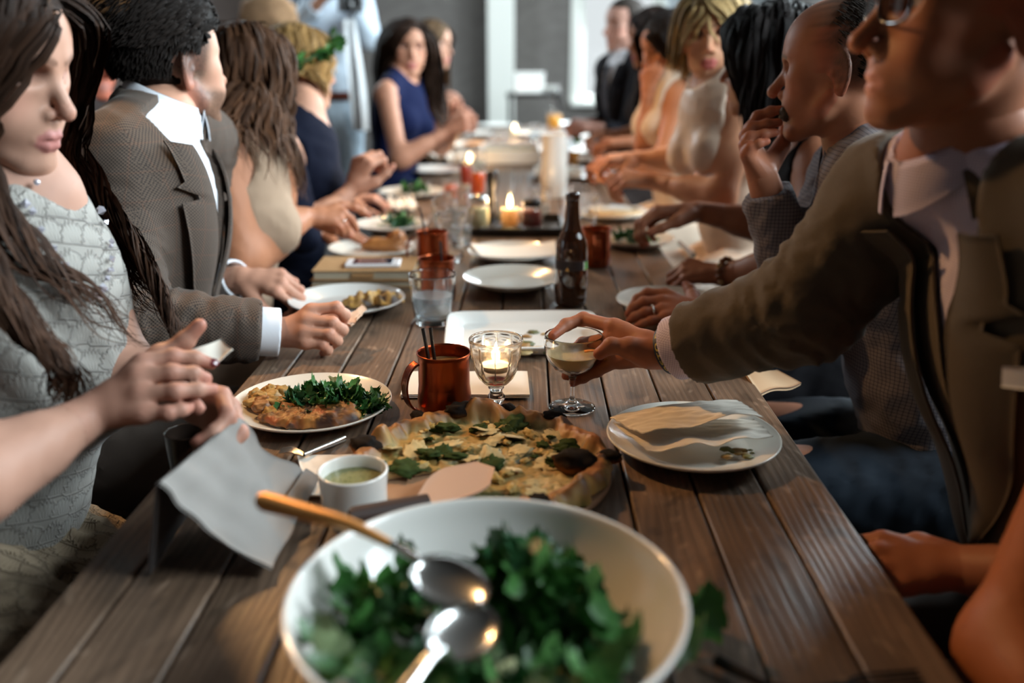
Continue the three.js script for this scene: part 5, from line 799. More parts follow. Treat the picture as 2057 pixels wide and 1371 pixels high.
// ---- far half of the table
{
  const vase = T(1112, 396), v = thing('pitcher', 'tall white cylindrical pitcher standing behind the black tray', 'pitcher', [vase[0], TABLE_Y + 0.0006, vase[2]]); part(v, 'jug', lathe(smoothProfile([[0, 0.001], [0.046, 0.001], [0.048, 0.005], [0.046, 0.12], [0.045, 0.228], [0.046, 0.232], [0.043, 0.231], [0.042, 0.2], [0.043, 0.02], [0, 0.01]]), 48), porcelain); part(v, 'handle', tube([[0.03, 0.2, -0.034], [0.045, 0.19, -0.055], [0.046, 0.12, -0.058], [0.03, 0.07, -0.035]], 0.006, 20, 8), porcelain);
  const orange = (px, py, words, col, h = 0.13, r = 0.034, fill = 0.7) => { const c = T(px, py), o = thing('cocktail_glass', words, 'glass', [c[0], TABLE_Y + 0.0006, c[2]]); part(o, 'glass_wall', lathe([[0, 0.001], [r * 0.8, 0.001], [r, h], [r * 0.96, h], [r * 0.76, 0.006], [0, 0.006]], 40), thinGlass); part(o, 'drink', lathe([[0, 0.007], [r * 0.75, 0.007], [r * 0.9, h * fill], [0, h * fill]], 32), phys({ color: css(col), roughness: 0.15, transmission: 0.3, thickness: 0 })); };
  orange(960, 392, 'tall glass of bright orange drink behind the cheese shaker', '#e06018', 0.12); orange(937, 372, 'glass of red orange drink further left behind the shaker', '#d2472a', 0.11, 0.03); orange(906, 404, 'glass of pinkish drink left of the tray', '#d8846a', 0.085, 0.03);
  orange(1113, 262, 'tall glass of golden beer far down the table', '#d99a2a', 0.26, 0.055, 0.42); orange(1105, 300, 'short glass of amber drink behind the white pitcher', '#c8862a', 0.13, 0.045); orange(1150, 340, 'amber drink with mint sprig right of the white pitcher', '#c98a30', 0.12, 0.034);
  const mint = T(1150, 318), mg = thing('mint_sprig', 'green mint sprig in the amber drink by the pitcher', 'herb', [mint[0], TABLE_Y + 0.12, T(1150, 340)[2]]); leafPile(mg, LEAVES, 7, () => [rr(-0.02, 0.02), rr(0, 0.03), rr(-0.01, 0.01)], 0.6, 0.8, 0);
  const gl = [[905, 428], [925, 418], [892, 400], [1165, 372], [1085, 380], [930, 236], [945, 245], [1075, 250], [1150, 262], [1000, 262], [1135, 282], [920, 385], [1178, 395], [960, 300]];
  gl.forEach(([px, py], i) => tumbler(px, py, ['clear water glass right behind the dark copper cup', 'clear water glass left of the black tray', 'clear water glass behind the greens plate', 'clear water glass right of the white pitcher', 'clear water glass half behind the white pitcher', 'clear glass by the folded hands at the far left', 'clear glass beside another near the far left hands', 'clear glass left of the far golden beer', 'clear glass near the dark suited man', 'clear glass before the white post', 'clear glass right of the far golden beer', 'clear glass beside the orange drinks', 'clear water glass behind the reddish copper mug', 'clear glass before the far white dish'][i], 0.036, i === 0 ? 0.125 : 0.1, i % 3 ? 0.05 : 0, undefined));
  const far = [[935, 291, 0.13, 'white plate with toast far left before the blue dress'], [872, 341, 0.13, 'white plate near the elbow of the blue dressed woman'], [1190, 303, 0.13, 'white plate near the blonde woman hands'], [1196, 352, 0.14, 'white plate right behind the white pitcher'], [1000, 252, 0.15, 'white plate far along in front of the white post'], [1150, 248, 0.14, 'white plate in front of the dark suited man'], [1195, 275, 0.12, 'small white plate by the clasped hands on the far right'], [1160, 320, 0.11, 'white side plate right of the amber drink'], [1062, 268, 0.12, 'white plate right of the far votive candle'], [965, 268, 0.11, 'white plate left of the far votive candle'], [1085, 300, 0.12, 'white plate behind the tall white pitcher']];
  for (const [px, py, r, w] of far) plate(px, py, r, w);
  const toast = T(955, 287, 0.02), ts = thing('toast', 'browned toast on the far left plate', 'bread', [toast[0], TABLE_Y + 0.012, toast[2]]); part(ts, 'slice', lump(0.06, 1.1, 0.3, 0.8, [0.42, 0.2, 0.07], 2, 0.3, 3), foodMat);
  const dish = T(1022, 328), ds = thing('casserole_dish', 'large white rectangular dish in the middle of the far table', 'dish', [dish[0], TABLE_Y + 0.0006, dish[2] - 0.1]); part(ds, 'dish_wall', join([box(0.3, 0.01, 0.3, 0, 0.006, 0, 0.004), box(0.3, 0.065, 0.012, 0, 0.034, 0.146, 0.004), box(0.3, 0.065, 0.012, 0, 0.034, -0.146, 0.004), box(0.012, 0.065, 0.3, 0.146, 0.034, 0, 0.004), box(0.012, 0.065, 0.3, -0.146, 0.034, 0, 0.004)]), porcelain); part(ds, 'casserole', baked((a) => 0.138 / Math.max(Math.abs(Math.cos(a)), Math.abs(Math.sin(a))), (q, a, x, z) => 0.045 + 0.006 * fbm(x * 30, 2, z * 30), (q, a, x, z) => mix3([0.6, 0.5, 0.3], [0.3, 0.28, 0.1], sstep(0, 0.4, fbm(x * 20, 5, z * 20))), 60, 16), foodMat);
  const nb = [T(780, 408, 0.01), T(830, 400, 0.02), T(838, 420, 0.01), T(790, 428, 0.01)]; single('cloth_napkin', sheet(20, 20, (u, v) => { const a = lerp(lerp(nb[0], nb[1], u), lerp(nb[3], nb[2], u), v); return [a[0], TABLE_Y + 0.008 + 0.03 * Math.abs(noise3(u * 3, v * 3, 2)), a[2]]; }, 0.002), paper, 'crumpled white napkin between the two greens plates', 'napkin');
  const k0 = T(758, 385, 0.008), k1 = T(790, 410, 0.012), kn = thing('table_knife', 'silver knife lying beside the crumpled napkin', 'knife'); part(kn, 'blade', tube([lerp(k0, k1, 0.5), k1], 0.006, 8, 8), steel); part(kn, 'handle', tube([k0, lerp(k0, k1, 0.55)], 0.008, 8, 8), steel);
  const fk = thing('table_fork', 'silver fork right of the bright greens plate', 'fork'), a0 = T(1365, 487, 0.008), a1 = T(1385, 505, 0.008); part(fk, 'handle', tube([a0, a1], 0.007, 8, 8), steel); part(fk, 'tines', tube([a1, T(1392, 512, 0.008)], 0.009, 6, 8), steel);
  const wn = J4(1440, 492, 2.78, 1528, 488, 2.80, 1540, 512, 2.72, 1445, 516, 2.70); single('cloth_napkin', sheet(20, 16, (u, v) => { const a = lerp(lerp(wn[0], wn[1], u), lerp(wn[3], wn[2], u), v); return [a[0], a[1] + 0.015 * noise3(u * 2, v * 2, 6), a[2]]; }, 0.003), paper, 'white napkin lying over the lap of the blonde woman in blush lace', 'napkin');
  [[1120, 348, 'crumpled white napkin at the foot of the mint drink'], [1175, 262, 'crumpled white napkin near the hands of the dark suited man'], [905, 315, 'crumpled white napkin between the two far left plates']].forEach(([px, py, words], k) => { const c = T(px, py, 0.02); single('cloth_napkin', sheet(18, 18, (u, v) => [c[0] + (u - 0.5) * 0.2, TABLE_Y + 0.006 + 0.05 * Math.abs(noise3(u * 2.5, v * 2.5, 20 + k * 3)), c[2] + (v - 0.5) * 0.22], 0.002), paper, words, 'napkin'); });
  // small candles far away
  for (const [px, py, words] of [[1034, 272, 'lit votive candle far down the table middle'], [944, 340, 'lit votive candle before the white casserole dish']]) { const c = T(px, py), o = thing('votive_candle', words, 'candle', [c[0], TABLE_Y + 0.0006, c[2]]); part(o, 'glass_cup', lathe([[0, 0.001], [0.03, 0.001], [0.034, 0.065], [0.0325, 0.065], [0.0285, 0.004], [0, 0.004]], 28), thinGlass); part(o, 'wax', new THREE.CylinderGeometry(0.028, 0.027, 0.025, 24).translate(0, 0.018, 0), phys({ color: css('#f3d9a8'), roughness: 0.5 })); part(o, 'flame', lathe(smoothProfile([[0, 0], [0.006, 0.007], [0.0075, 0.016], [0.005, 0.03], [0, 0.044]]), 16).translate(0, 0.034, 0), std({ color: 0, emissive: rgb(1, 0.75, 0.45), emissiveIntensity: 18 })); const l = new THREE.PointLight(new THREE.Color(1, 0.62, 0.28), 0.12); l.name = 'flame_glow'; l.position.set(c[0], TABLE_Y + 0.053, c[2]); l.shadow.radius = 0.5; l.castShadow = true; scene.add(l); }
  // service table by the back wall
  const st = thing('service_table', 'small dark high table with white things against the back wall', 'table', [0.075, 0, -8.4]); part(st, 'table_top', box(0.5, 0.03, 0.42, 0, 0.925, 0, 0.006), darkMetal); for (const x of [-0.22, 0.22]) for (const z of [-0.17, 0.17]) part(st, 'leg', box(0.03, 0.91, 0.03, x, 0.455, z), darkMetal);
  const bx = thing('white_box', 'white box standing on the high service table', 'box', [0.03, 0.941, -8.4]); part(bx, 'carton', box(0.26, 0.16, 0.2, 0, 0.08, 0, 0.01), porcelain); part(bx, 'carton_lid', box(0.27, 0.03, 0.21, 0, 0.165, 0, 0.01), porcelain);
  const stack = thing('plate_stack', 'low stack of white plates right of the box on the service table', 'plates', [0.2, 0.941, -8.38]); for (let i = 0; i < 4; i++) { const m = part(stack, 'stacked_plate', plateGeo(0.1), porcelain); m.position.y = i * 0.012; }
}
// ---------------------------------------------------------------- the guests
const clothTex = (fn, n = 128) => dataTex(n, n, fn);
// houndstooth-like check of the tweed jacket, 4.8 cm per tile
const tweedTex = clothTex((u, v) => { const k = 8, a = (u * k) % 1, b = (v * k) % 1, on = (a < 0.5) !== (b < 0.5) ? 1 : (a + b) % 1 < 0.5 ? 0.75 : 0.15, red = Math.abs(u - 0.5) < 0.03 || Math.abs(v - 0.5) < 0.03 ? 0.28 : 0; return [0.11 + 0.22 * on + 0.12 * red, 0.092 + 0.185 * on + 0.03 * red, 0.08 + 0.155 * on]; }, 256);
const weaveTex = (r, g, b, k = 0.05) => clothTex((u, v) => { const n = k * Math.sin(u * 6.283 * 16) * Math.sin(v * 6.283 * 16) + 0.045 * tileNoise(u, v, 60, 14, 3) + 0.03 * tileNoise(u, v, 14, 60, 9); return [r + n, g + n, b + n]; });
const checkTex = (bg, line, n = 6, w = 0.16) => clothTex((u, v) => { const a = (u * n) % 1 < w * 2, b = (v * n) % 1 < w * 2, k = (a ? 0.5 : 0) + (b ? 0.5 : 0); return bg.map((c, i) => mix(c, line[i], k)); });
const cloth = (map, tile, o = {}) => phys({ map: rep(map, 1 / tile, 1 / tile), roughness: 0.92, sheen: 0.25, sheenColor: rgb(0.5, 0.46, 0.42), sheenRoughness: 0.6, side: THREE.DoubleSide, ...o });
const flat = (hex, o = {}) => phys({ color: css(hex), roughness: 0.88, sheen: css(hex).r > 0.15 ? 0.2 : 0.02, specularIntensity: 0.3, sheenColor: rgb(0.5, 0.5, 0.55), sheenRoughness: 0.6, side: THREE.DoubleSide, ...o });
const M = {
  tweed: cloth(tweedTex, 0.046), suit: cloth(weaveTex(0.315, 0.275, 0.225), 0.03), whiteShirt: flat('#dfe2e8'), lilac: cloth(checkTex([0.80, 0.76, 0.82], [0.55, 0.50, 0.60], 10, 0.12), 0.03), navySuit: flat('#17171d'),
  plaid: cloth(checkTex([0.43, 0.40, 0.41], [0.24, 0.23, 0.27], 4, 0.14), 0.026), plaidPale: cloth(checkTex([0.72, 0.76, 0.80], [0.30, 0.36, 0.46], 4, 0.12), 0.06), jeans: flat('#161d25', { roughness: 0.8 }), paleJeans: flat('#a3b3bf'), trousers: cloth(weaveTex(0.27, 0.23, 0.20), 0.03),
  navy: flat('#0c1122'), blue: flat('#0b1538'), blackDress: flat('#0e0d10'), beigeLace: cloth(weaveTex(0.62, 0.52, 0.43, 0.12), 0.03), blush: cloth(weaveTex(0.76, 0.67, 0.59, 0.12), 0.025, { roughness: 0.45 }), ivory: flat('#c9b7a4'), blueShirt: flat('#b9c6d2'), dark: flat('#2a2220'),
};
// lace of overlapping petals with corded edges
const laceDraw = (bump) => canvasTex(1024, 1024, (x, w, h) => {
  x.fillStyle = bump ? '#606060' : '#8b8780'; x.fillRect(0, 0, w, h); let s = 11; const R = () => { s = (s * 16807) % 2147483647; return s / 2147483647; };
  for (let row = 0; row < 13; row++) for (let i = -1; i < 14; i++) for (const ox of [0]) {
    const cx = (i + (row % 2) * 0.5) * w / 12 + R() * 16 + ox, cy = row * h / 12 - 20 + R() * 14, rx = 50 + R() * 10, ry = 66 + R() * 12; x.beginPath(); for (let k = 0; k <= 22; k++) { const a = k / 22 * Math.PI, j = 1 + 0.12 * Math.sin(k * 2.9 + i) + 0.10 * R(); const px = cx - Math.cos(a) * rx * j, py = cy + Math.sin(a) * ry * j; k ? x.lineTo(px, py) : x.moveTo(px, py); } x.closePath();
    const g = x.createLinearGradient(0, cy - 10, 0, cy + ry); if (bump) { g.addColorStop(0, '#505050'); g.addColorStop(1, '#b8b8b8'); } else { g.addColorStop(0, '#8d8982'); g.addColorStop(1, '#9d9a93'); } x.fillStyle = g; x.fill(); x.strokeStyle = bump ? '#e8e8e8' : 'rgba(84,70,58,0.22)'; x.lineWidth = bump ? 5 : 2.6; x.stroke();
    if (bump) { x.strokeStyle = '#8a8a8a'; x.lineWidth = 3; for (let q = -2; q <= 2; q++) { x.beginPath(); x.moveTo(cx + q * 8, cy); x.quadraticCurveTo(cx + q * 16, cy + ry * 0.5, cx + q * 18, cy + ry * 0.85); x.stroke(); } }
  }
}, !bump);
const laceMap = laceDraw(false), laceBump = laceDraw(true);
M.lace = phys({ map: rep(laceMap, 2.9, -2.9), bumpMap: rep(laceBump, 2.9, -2.9), bumpScale: 0.007, roughness: 0.8, sheen: 0.3, sheenColor: rgb(0.8, 0.8, 0.85), side: THREE.DoubleSide });
M.laceSkirt = phys({ map: rep(laceMap, 2.9, -2.9), bumpMap: rep(laceBump, 2.9, -2.9), bumpScale: 0.007, color: css('#d9c3a6'), roughness: 0.85, side: THREE.DoubleSide });

function trunkBounds(p, extra = [], pad = 0.2) { return bounds([p.chest, p.pelvis, p.shL, p.shR, p.neck, ...extra], pad); }
// a jacket with sleeves: open V in front, notched lapels, collar
function jacket(p, mat, o = {}) {
  const sl = ['L', 'R'].map((w, i) => sleeve(p, w, { r: o.r ?? [0.070, 0.064, 0.050], end: o.end ?? 0.9, amp: o.amp ?? 0.006, s: i * 5 + (o.s ?? 0), freq: o.freq ?? 7 }));
  const neckHole = cap(along(p.neck, p.up, -0.01), along(p.neck, p.up, 0.25), 0.074, 0.11), vb = o.button ?? -0.2, vw = o.open ?? 0.085;
  const wedge = (x, y, z) => { const [s, h, d] = p.loc(x, y, z), w = h > vb ? vw * Math.pow(clamp((h - vb) / (0.2 - vb), 0, 1.3), 0.8) : (vb - h) * 0.25; return Math.max(Math.abs(s) - w, 0.0 - d) * 0.8; };
  const hem = p.q(p.pelvis, 0, o.hem ?? -0.10, 0), trunk = disp(off(su(0.05, p.torsoF, cap(p.pelvis, hem, 0.13, 0.14)), o.ease ?? 0.022), folds(p.up, 5, o.amp ?? 0.006, -0.5, o.s ?? 0));
  const shell = minus(minus(su(0.025, trunk, sl[0].f, sl[1].f), neckHole, 0.008), wedge, 0.006), full = cut(cut(cut(shell, hem, mul(p.up, -1)), sl[0].end, [0, 0, 0]), sl[1].end, [0, 0, 0]);
  const [lo, hi] = trunkBounds(p, [p.elL, p.elR, sl[0].end, sl[1].end], 0.12);
  const jk = garment(p, 'jacket', (x, y, z) => minusArmEnds(shell, hem, p)(x, y, z), lo, hi, o.cell ?? 0.009, mat);
  const F = off(su(0.05, p.torsoF), (o.ease ?? 0.022));
  if (o.lapels !== false) for (const s of [1, -1]) {
    const vEdge = (h) => h > vb ? vw * Math.pow(clamp((h - vb) / (0.2 - vb), 0, 1.3), 0.8) : 0;
    part(jk, 'lapel', boxUV(laid(p, F, 14, 40, (u, v) => { const h = mix(vb, 0.165, v), notch = v > 0.74 && v < 0.80 ? 0.55 : 1, wd = (o.lapelW ?? 0.075) * Math.pow(Math.sin(Math.PI * clamp(v * 0.78, 0, 1)), 0.7) * notch * (v > 0.8 ? 0.8 : 1), e = vEdge(h) - 0.006; return [s * (e + u * wd), h, 0.004 * Math.sin(u * Math.PI)]; }, 0.0125, 0.004), [p.side, p.up, p.fwd]), mat);
  }
  part(jk, 'collar', boxUV(collarGeo({ c: along(p.neck, p.up, 0.012), side: p.side, fwd: p.fwd, up: p.up, rx: 0.079, rz: 0.082, stand: 0.030, leaf: 0.046, point: 0.0, drop: 0.05, gap: 0.36, spread: 0.014 })), mat);
  return sl;
}
const minusArmEnds = (f, hem, p) => cut(f, hem, mul(p.up, -1));
function shirt(p, mat, o = {}) {
  const parts = [off(p.torsoF, o.ease ?? 0.009)], sl = [];
  if (o.sleeves) for (const [i, w] of ['L', 'R'].entries()) { const s = sleeve(p, w, { r: [0.066, 0.058, 0.042], end: o.end ?? 0.88, amp: 0.006, s: i * 7 + 2, freq: 14 }); sl.push(s); parts.push(s.f); }
  const hem = p.q(p.pelvis, 0, o.hem ?? -0.08, 0), neckHole = cap(along(p.neck, p.up, 0.012), along(p.neck, p.up, 0.25), 0.060, 0.09), f = minus(cut(disp(su(0.025, ...parts), folds(p.up, 9, 0.005, 0.2, 4)), hem, mul(p.up, -1)), neckHole, 0.004), [lo, hi] = trunkBounds(p, sl.map((s) => s.end).concat(sl.length ? [p.elL, p.elR] : []), 0.11);
  p.shirt = garment(p, 'shirt', f, lo, hi, o.cell ?? 0.009, mat);
  part(p.shirt, 'shirt_collar', boxUV(collarGeo({ c: along(p.neck, p.up, 0.018), side: p.side, fwd: p.fwd, up: p.up, rx: 0.069, rz: 0.072, stand: 0.040, leaf: 0.036, point: 0.020, drop: o.drop ?? 0.034, gap: o.gap ?? 0.06, spread: 0.005 })), o.collarMat ?? mat);
  return sl;
}
function trousers(p, mat, cell = 0.012, o = {}) {
  const f = disp(su(0.05, off(p.legF, 0.014), off(ell(p.pelvis, [0.165, 0.13, 0.125], p.B), 0.012)), folds([1, 0, 0], 9, 0.006, 0.6, 2)), lowest = Math.min(p.ankles[0][1], p.ankles[1][1]) + 0.02, [lo, hi] = bounds([p.pelvis, ...p.knees, ...p.ankles], 0.16);
  garment(p, o.name ?? 'trousers', cut(cut(f, [0, lowest, 0], [0, -1, 0]), p.q(p.pelvis, 0, 0.12, 0), p.up), lo, hi, cell, mat);
  for (const a of p.ankles) { const F0 = norm([p.o.face[0], 0, p.o.face[1]]), s = meshField(su(0.02, cap([a[0], 0.045, a[2]], along([a[0], 0.04, a[2]], F0, 0.16), 0.042, 0.036), cap([a[0], 0.05, a[2]], [a[0], 0.1, a[2]], 0.044)), ...bounds([[a[0], 0.05, a[2]], along([a[0], 0.05, a[2]], F0, 0.2)], 0.08), 0.012); part(p.t, 'shoe', s, M.dark); }
}
function dress(p, mat, o = {}) {
  const body = off(o.straps ? p.torsoF : p.trunkF, o.ease ?? 0.007), top = p.q(p.chest, 0, o.top ?? 0.13, 0); let f = cut(body, top, o.tilt ? norm(along(p.up, p.fwd, o.tilt)) : p.up, 0.004);
  if (o.straps) for (const w of ['L', 'R']) { const c = along(p['sh' + w], p.side, w === 'L' ? 0.03 : -0.03); f = minus(f, ell(c, [0.042, 0.085, 0.075], p.B), 0.006); }
  if (o.straps) f = minus(f, ell(p.q(p.chest, 0, o.scoopH ?? 0.215, 0.06), o.scoop ?? [0.082, 0.07, 0.15], p.B), 0.006);
  f = disp(f, folds(p.up, 10, o.amp ?? 0.003, 0.3, 7)); const [lo, hi] = trunkBounds(p, [], 0.14);
  garment(p, o.name ?? 'dress', cut(f, p.q(p.pelvis, 0, -0.1, 0), mul(p.up, -1)), lo, hi, o.cell ?? 0.009, mat, undefined, [p.side, p.up, p.fwd]);
  if (o.skirt !== false) { const fs = disp(su(0.09, off(p.legF, o.skirtEase ?? 0.022), off(ell(p.pelvis, [0.175, 0.12, 0.13], p.B), 0.012)), folds([0, 0, 1], 8, o.skirtFold ?? 0.010, 0.3, 3)), b = bounds([p.pelvis, ...p.knees], 0.18), low = Math.min(...p.knees.map((k) => k[1])) - 0.25; garment(p, 'skirt', cut(fs, [0, low, 0], [0, -1, 0]), [b[0][0], low - 0.05, b[0][2]], b[1], o.skirtCell ?? 0.012, o.skirtMat ?? mat); }
}
// hair from a parting: falls over the head, a close cap below the locks
function longHair(p, o) {
  const part0 = o.part ?? 0, face = (x, y, z) => smax((z - 0.036 - 0.95 * (y - 0.03)) * 0.74, -1, 0.01);
  const shape = (x, y, z) => Math.max(skull(x, y, z) - 0.007, face(x, y, z), -0.055 - y - 0.4 * (z + 0.06));
  const region = (d) => d[1] > -0.5 && !(d[2] * 0.099 - 0.010 > 0.030 + 0.95 * (d[1] * 0.09 + 0.007)) && !(d[2] > 0.1 && d[1] < -0.05);
  const start = (l, d) => { const n = d, k = -n[1], t = [0 - n[0] * k, -1 - n[1] * k, 0 - n[2] * k], side = Math.sign(l[0] - part0) || 1, top = sstep(0.35, 0.85, d[1]); return add(add(mul(norm(t), 1 - 0.7 * top), [side * (0.25 + 0.9 * top), 0.15 * top, d[2] > 0.15 ? (o.sweep ?? -0.25) : -0.35]), mul(n, 0.12)); };
  const c = o.color, gs = [growHair(p, { fall: 0.3, hold: 0.08, cloth: 0.02, guard: 0.12, ...o, region, start, color: () => c }), hairCap(p, { shape, color: mul(c, 0.85), cell: o.capCell ?? 0.005, rough: 0.004, fr: 90 })];
  if (o.bun) gs.push(hairCap(p, { shape: (x, y, z) => Math.max(Math.hypot(x, y + 0.045, z + 0.088) - 0.05, -1), color: mul(c, 0.8), rough: 0.014, low: -0.15 }));
  part(p.t, 'hair', join(gs.map(withUV)), hairMat);
}
const faceless = (d) => d[2] > 0.30 && d[1] < 0.52;
const J = (list, n) => { const out = []; for (let i = 0; i < list.length; i += 3) out.push(P(list[i], list[i + 1], list[i + 2])); return out; };

// ---- woman in white lace, left foreground
{
  const wrR = P(192, 828, 0.985);
  const handR = { wrist: wrR, fingers: [J([290, 727, 1.0, 348, 716, 1.01, 390, 720, 1.02, 424, 730, 1.03]), J([281, 757, 0.985, 345, 748, 0.99, 388, 751, 1.0, 414, 760, 1.01]), J([285, 791, 0.975, 352, 786, 0.975, 396, 783, 0.99, 428, 781, 1.005]), J([294, 829, 0.97, 338, 829, 0.968, 364, 823, 0.975, 384, 818, 0.985])], thumb: J([262, 760, 1.03, 328, 712, 1.045, 372, 684, 1.05, 401, 653, 1.05]), B: [0.05, 0.25, 1], cell: 0.003, fat: 1.0 };
  const p = makePerson({ label: 'woman with long wavy brown hair in a white lace dress, looking down at her hands', fem: true, face: [1, 0.42], chest: [-0.640, 0.915, -1.07], pelvis: [-0.72, 0.575, -1.0], shL: P(140, 535, 1.2), shR: [-0.68, 1.04, -0.93], elL: P(262, 765, 1.19), wrL: P(345, 790, 1.10), elR: P(-80, 985, 0.86), wrR, handR, handL: { dir: [0.8, -0.1, 0.4], back: [0.1, 0.4, -0.9], thumb: [0, 1, 0], curl: 0.8 },
    head: { pos: P(-34, 131, 1.05), f: [0.94, -0.27, 0.15], up: [0.26, 0.95, 0.04], s: 0.97 }, skin: [0.40, 0.225, 0.16], headCell: 0.0028, bodyCell: 0.010, faceOpts: { lid: -22, nose: 0.95 }, look: [0, -0.8, 1], shadow: 0.9, lip: [0.33, 0.12, 0.11], browColor: [0.06, 0.03, 0.02], lashes: true });
  nails(p, { ...handR }, [0.12, 0.01, 0.015], [0]);
  dress(p, M.lace, { straps: true, scoopH: 0.262, top: 0.22, cell: 0.006, skirtMat: M.laceSkirt, skirtCell: 0.008, skirtFold: 0.016, skirtEase: 0.045, amp: 0.002 });
    longHair(p, { n: 1700, len: (l, d) => 0.47 + 0.14 * clamp(d[1], -0.3, 1), steps: 30, wave: 0.012, freq: 40, r: 0.0042, lift: 0.012, color: [0.034, 0.016, 0.009], tip: 3.2, part: 0.01, lock: 16, face: 0.044, push: 9, sweep: -0.02, guardLow: -0.08, pull: (pt, q, l, d) => { const g = p.q(p.chest, Math.sign(l[0]) * 0.085 + 0.3 * l[0], 0.05, 0.165); return d[2] > -0.7 && pt[1] < p.hp[1] - 0.03 && pt[1] > g[1] ? norm(add(mul(norm(sub(g, pt)), 2.2), [0, -0.5, 0])) : [0, -1, 0]; } });
  const paperBit = thing('folded_paper', 'small folded white paper held between the fingers of the woman in lace', 'paper'), q = J([385, 705, 1.035, 443, 684, 1.05, 470, 702, 1.045, 424, 738, 1.03]);
  part(paperBit, 'paper_sheet', sheet(10, 10, (u, v) => { const a = lerp(lerp(q[0], q[1], u), lerp(q[3], q[2], u), v); return along(a, [0, 0.3, 1], 0.003 * Math.sin(u * 5 + v * 3)); }, 0.003), paper);
  // jewelled necklace: crystals laid on the chest
  const nk = thing('necklace', 'sparkling crystal necklace on the chest of the woman in lace', 'necklace'), F = off(p.torsoF, 0.009), gem = phys({ color: css('#e8e6f0'), metalness: 0.3, roughness: 0.05, clearcoat: 1, transmission: 0.4, thickness: 0.01 });
  for (let i = 0; i < 26; i++) { const u = i / 25 * 2 - 1, s = u * 0.062, h = 0.190 - 0.095 * (1 - u * u), k = laid(p, F, 1, 1, () => [s, h + rr(-0.006, 0.006)], 0.006, 0), c = [k.attributes.position.getX(0), k.attributes.position.getY(0), k.attributes.position.getZ(0)], g = new THREE.OctahedronGeometry(rr(0.0035, 0.0075), 0); g.rotateY(rr(0, 3)); g.rotateX(rr(0, 3)); const m = part(nk, 'crystal', g, gem); m.position.set(...c); }
  const ering = thing('earring', 'small pearl earring beside the jaw of the woman in lace', 'earring'), e0 = P(74, 366, 1.06); part(ering, 'pearl', new THREE.SphereGeometry(0.004, 14, 10).translate(...e0), gem);
}
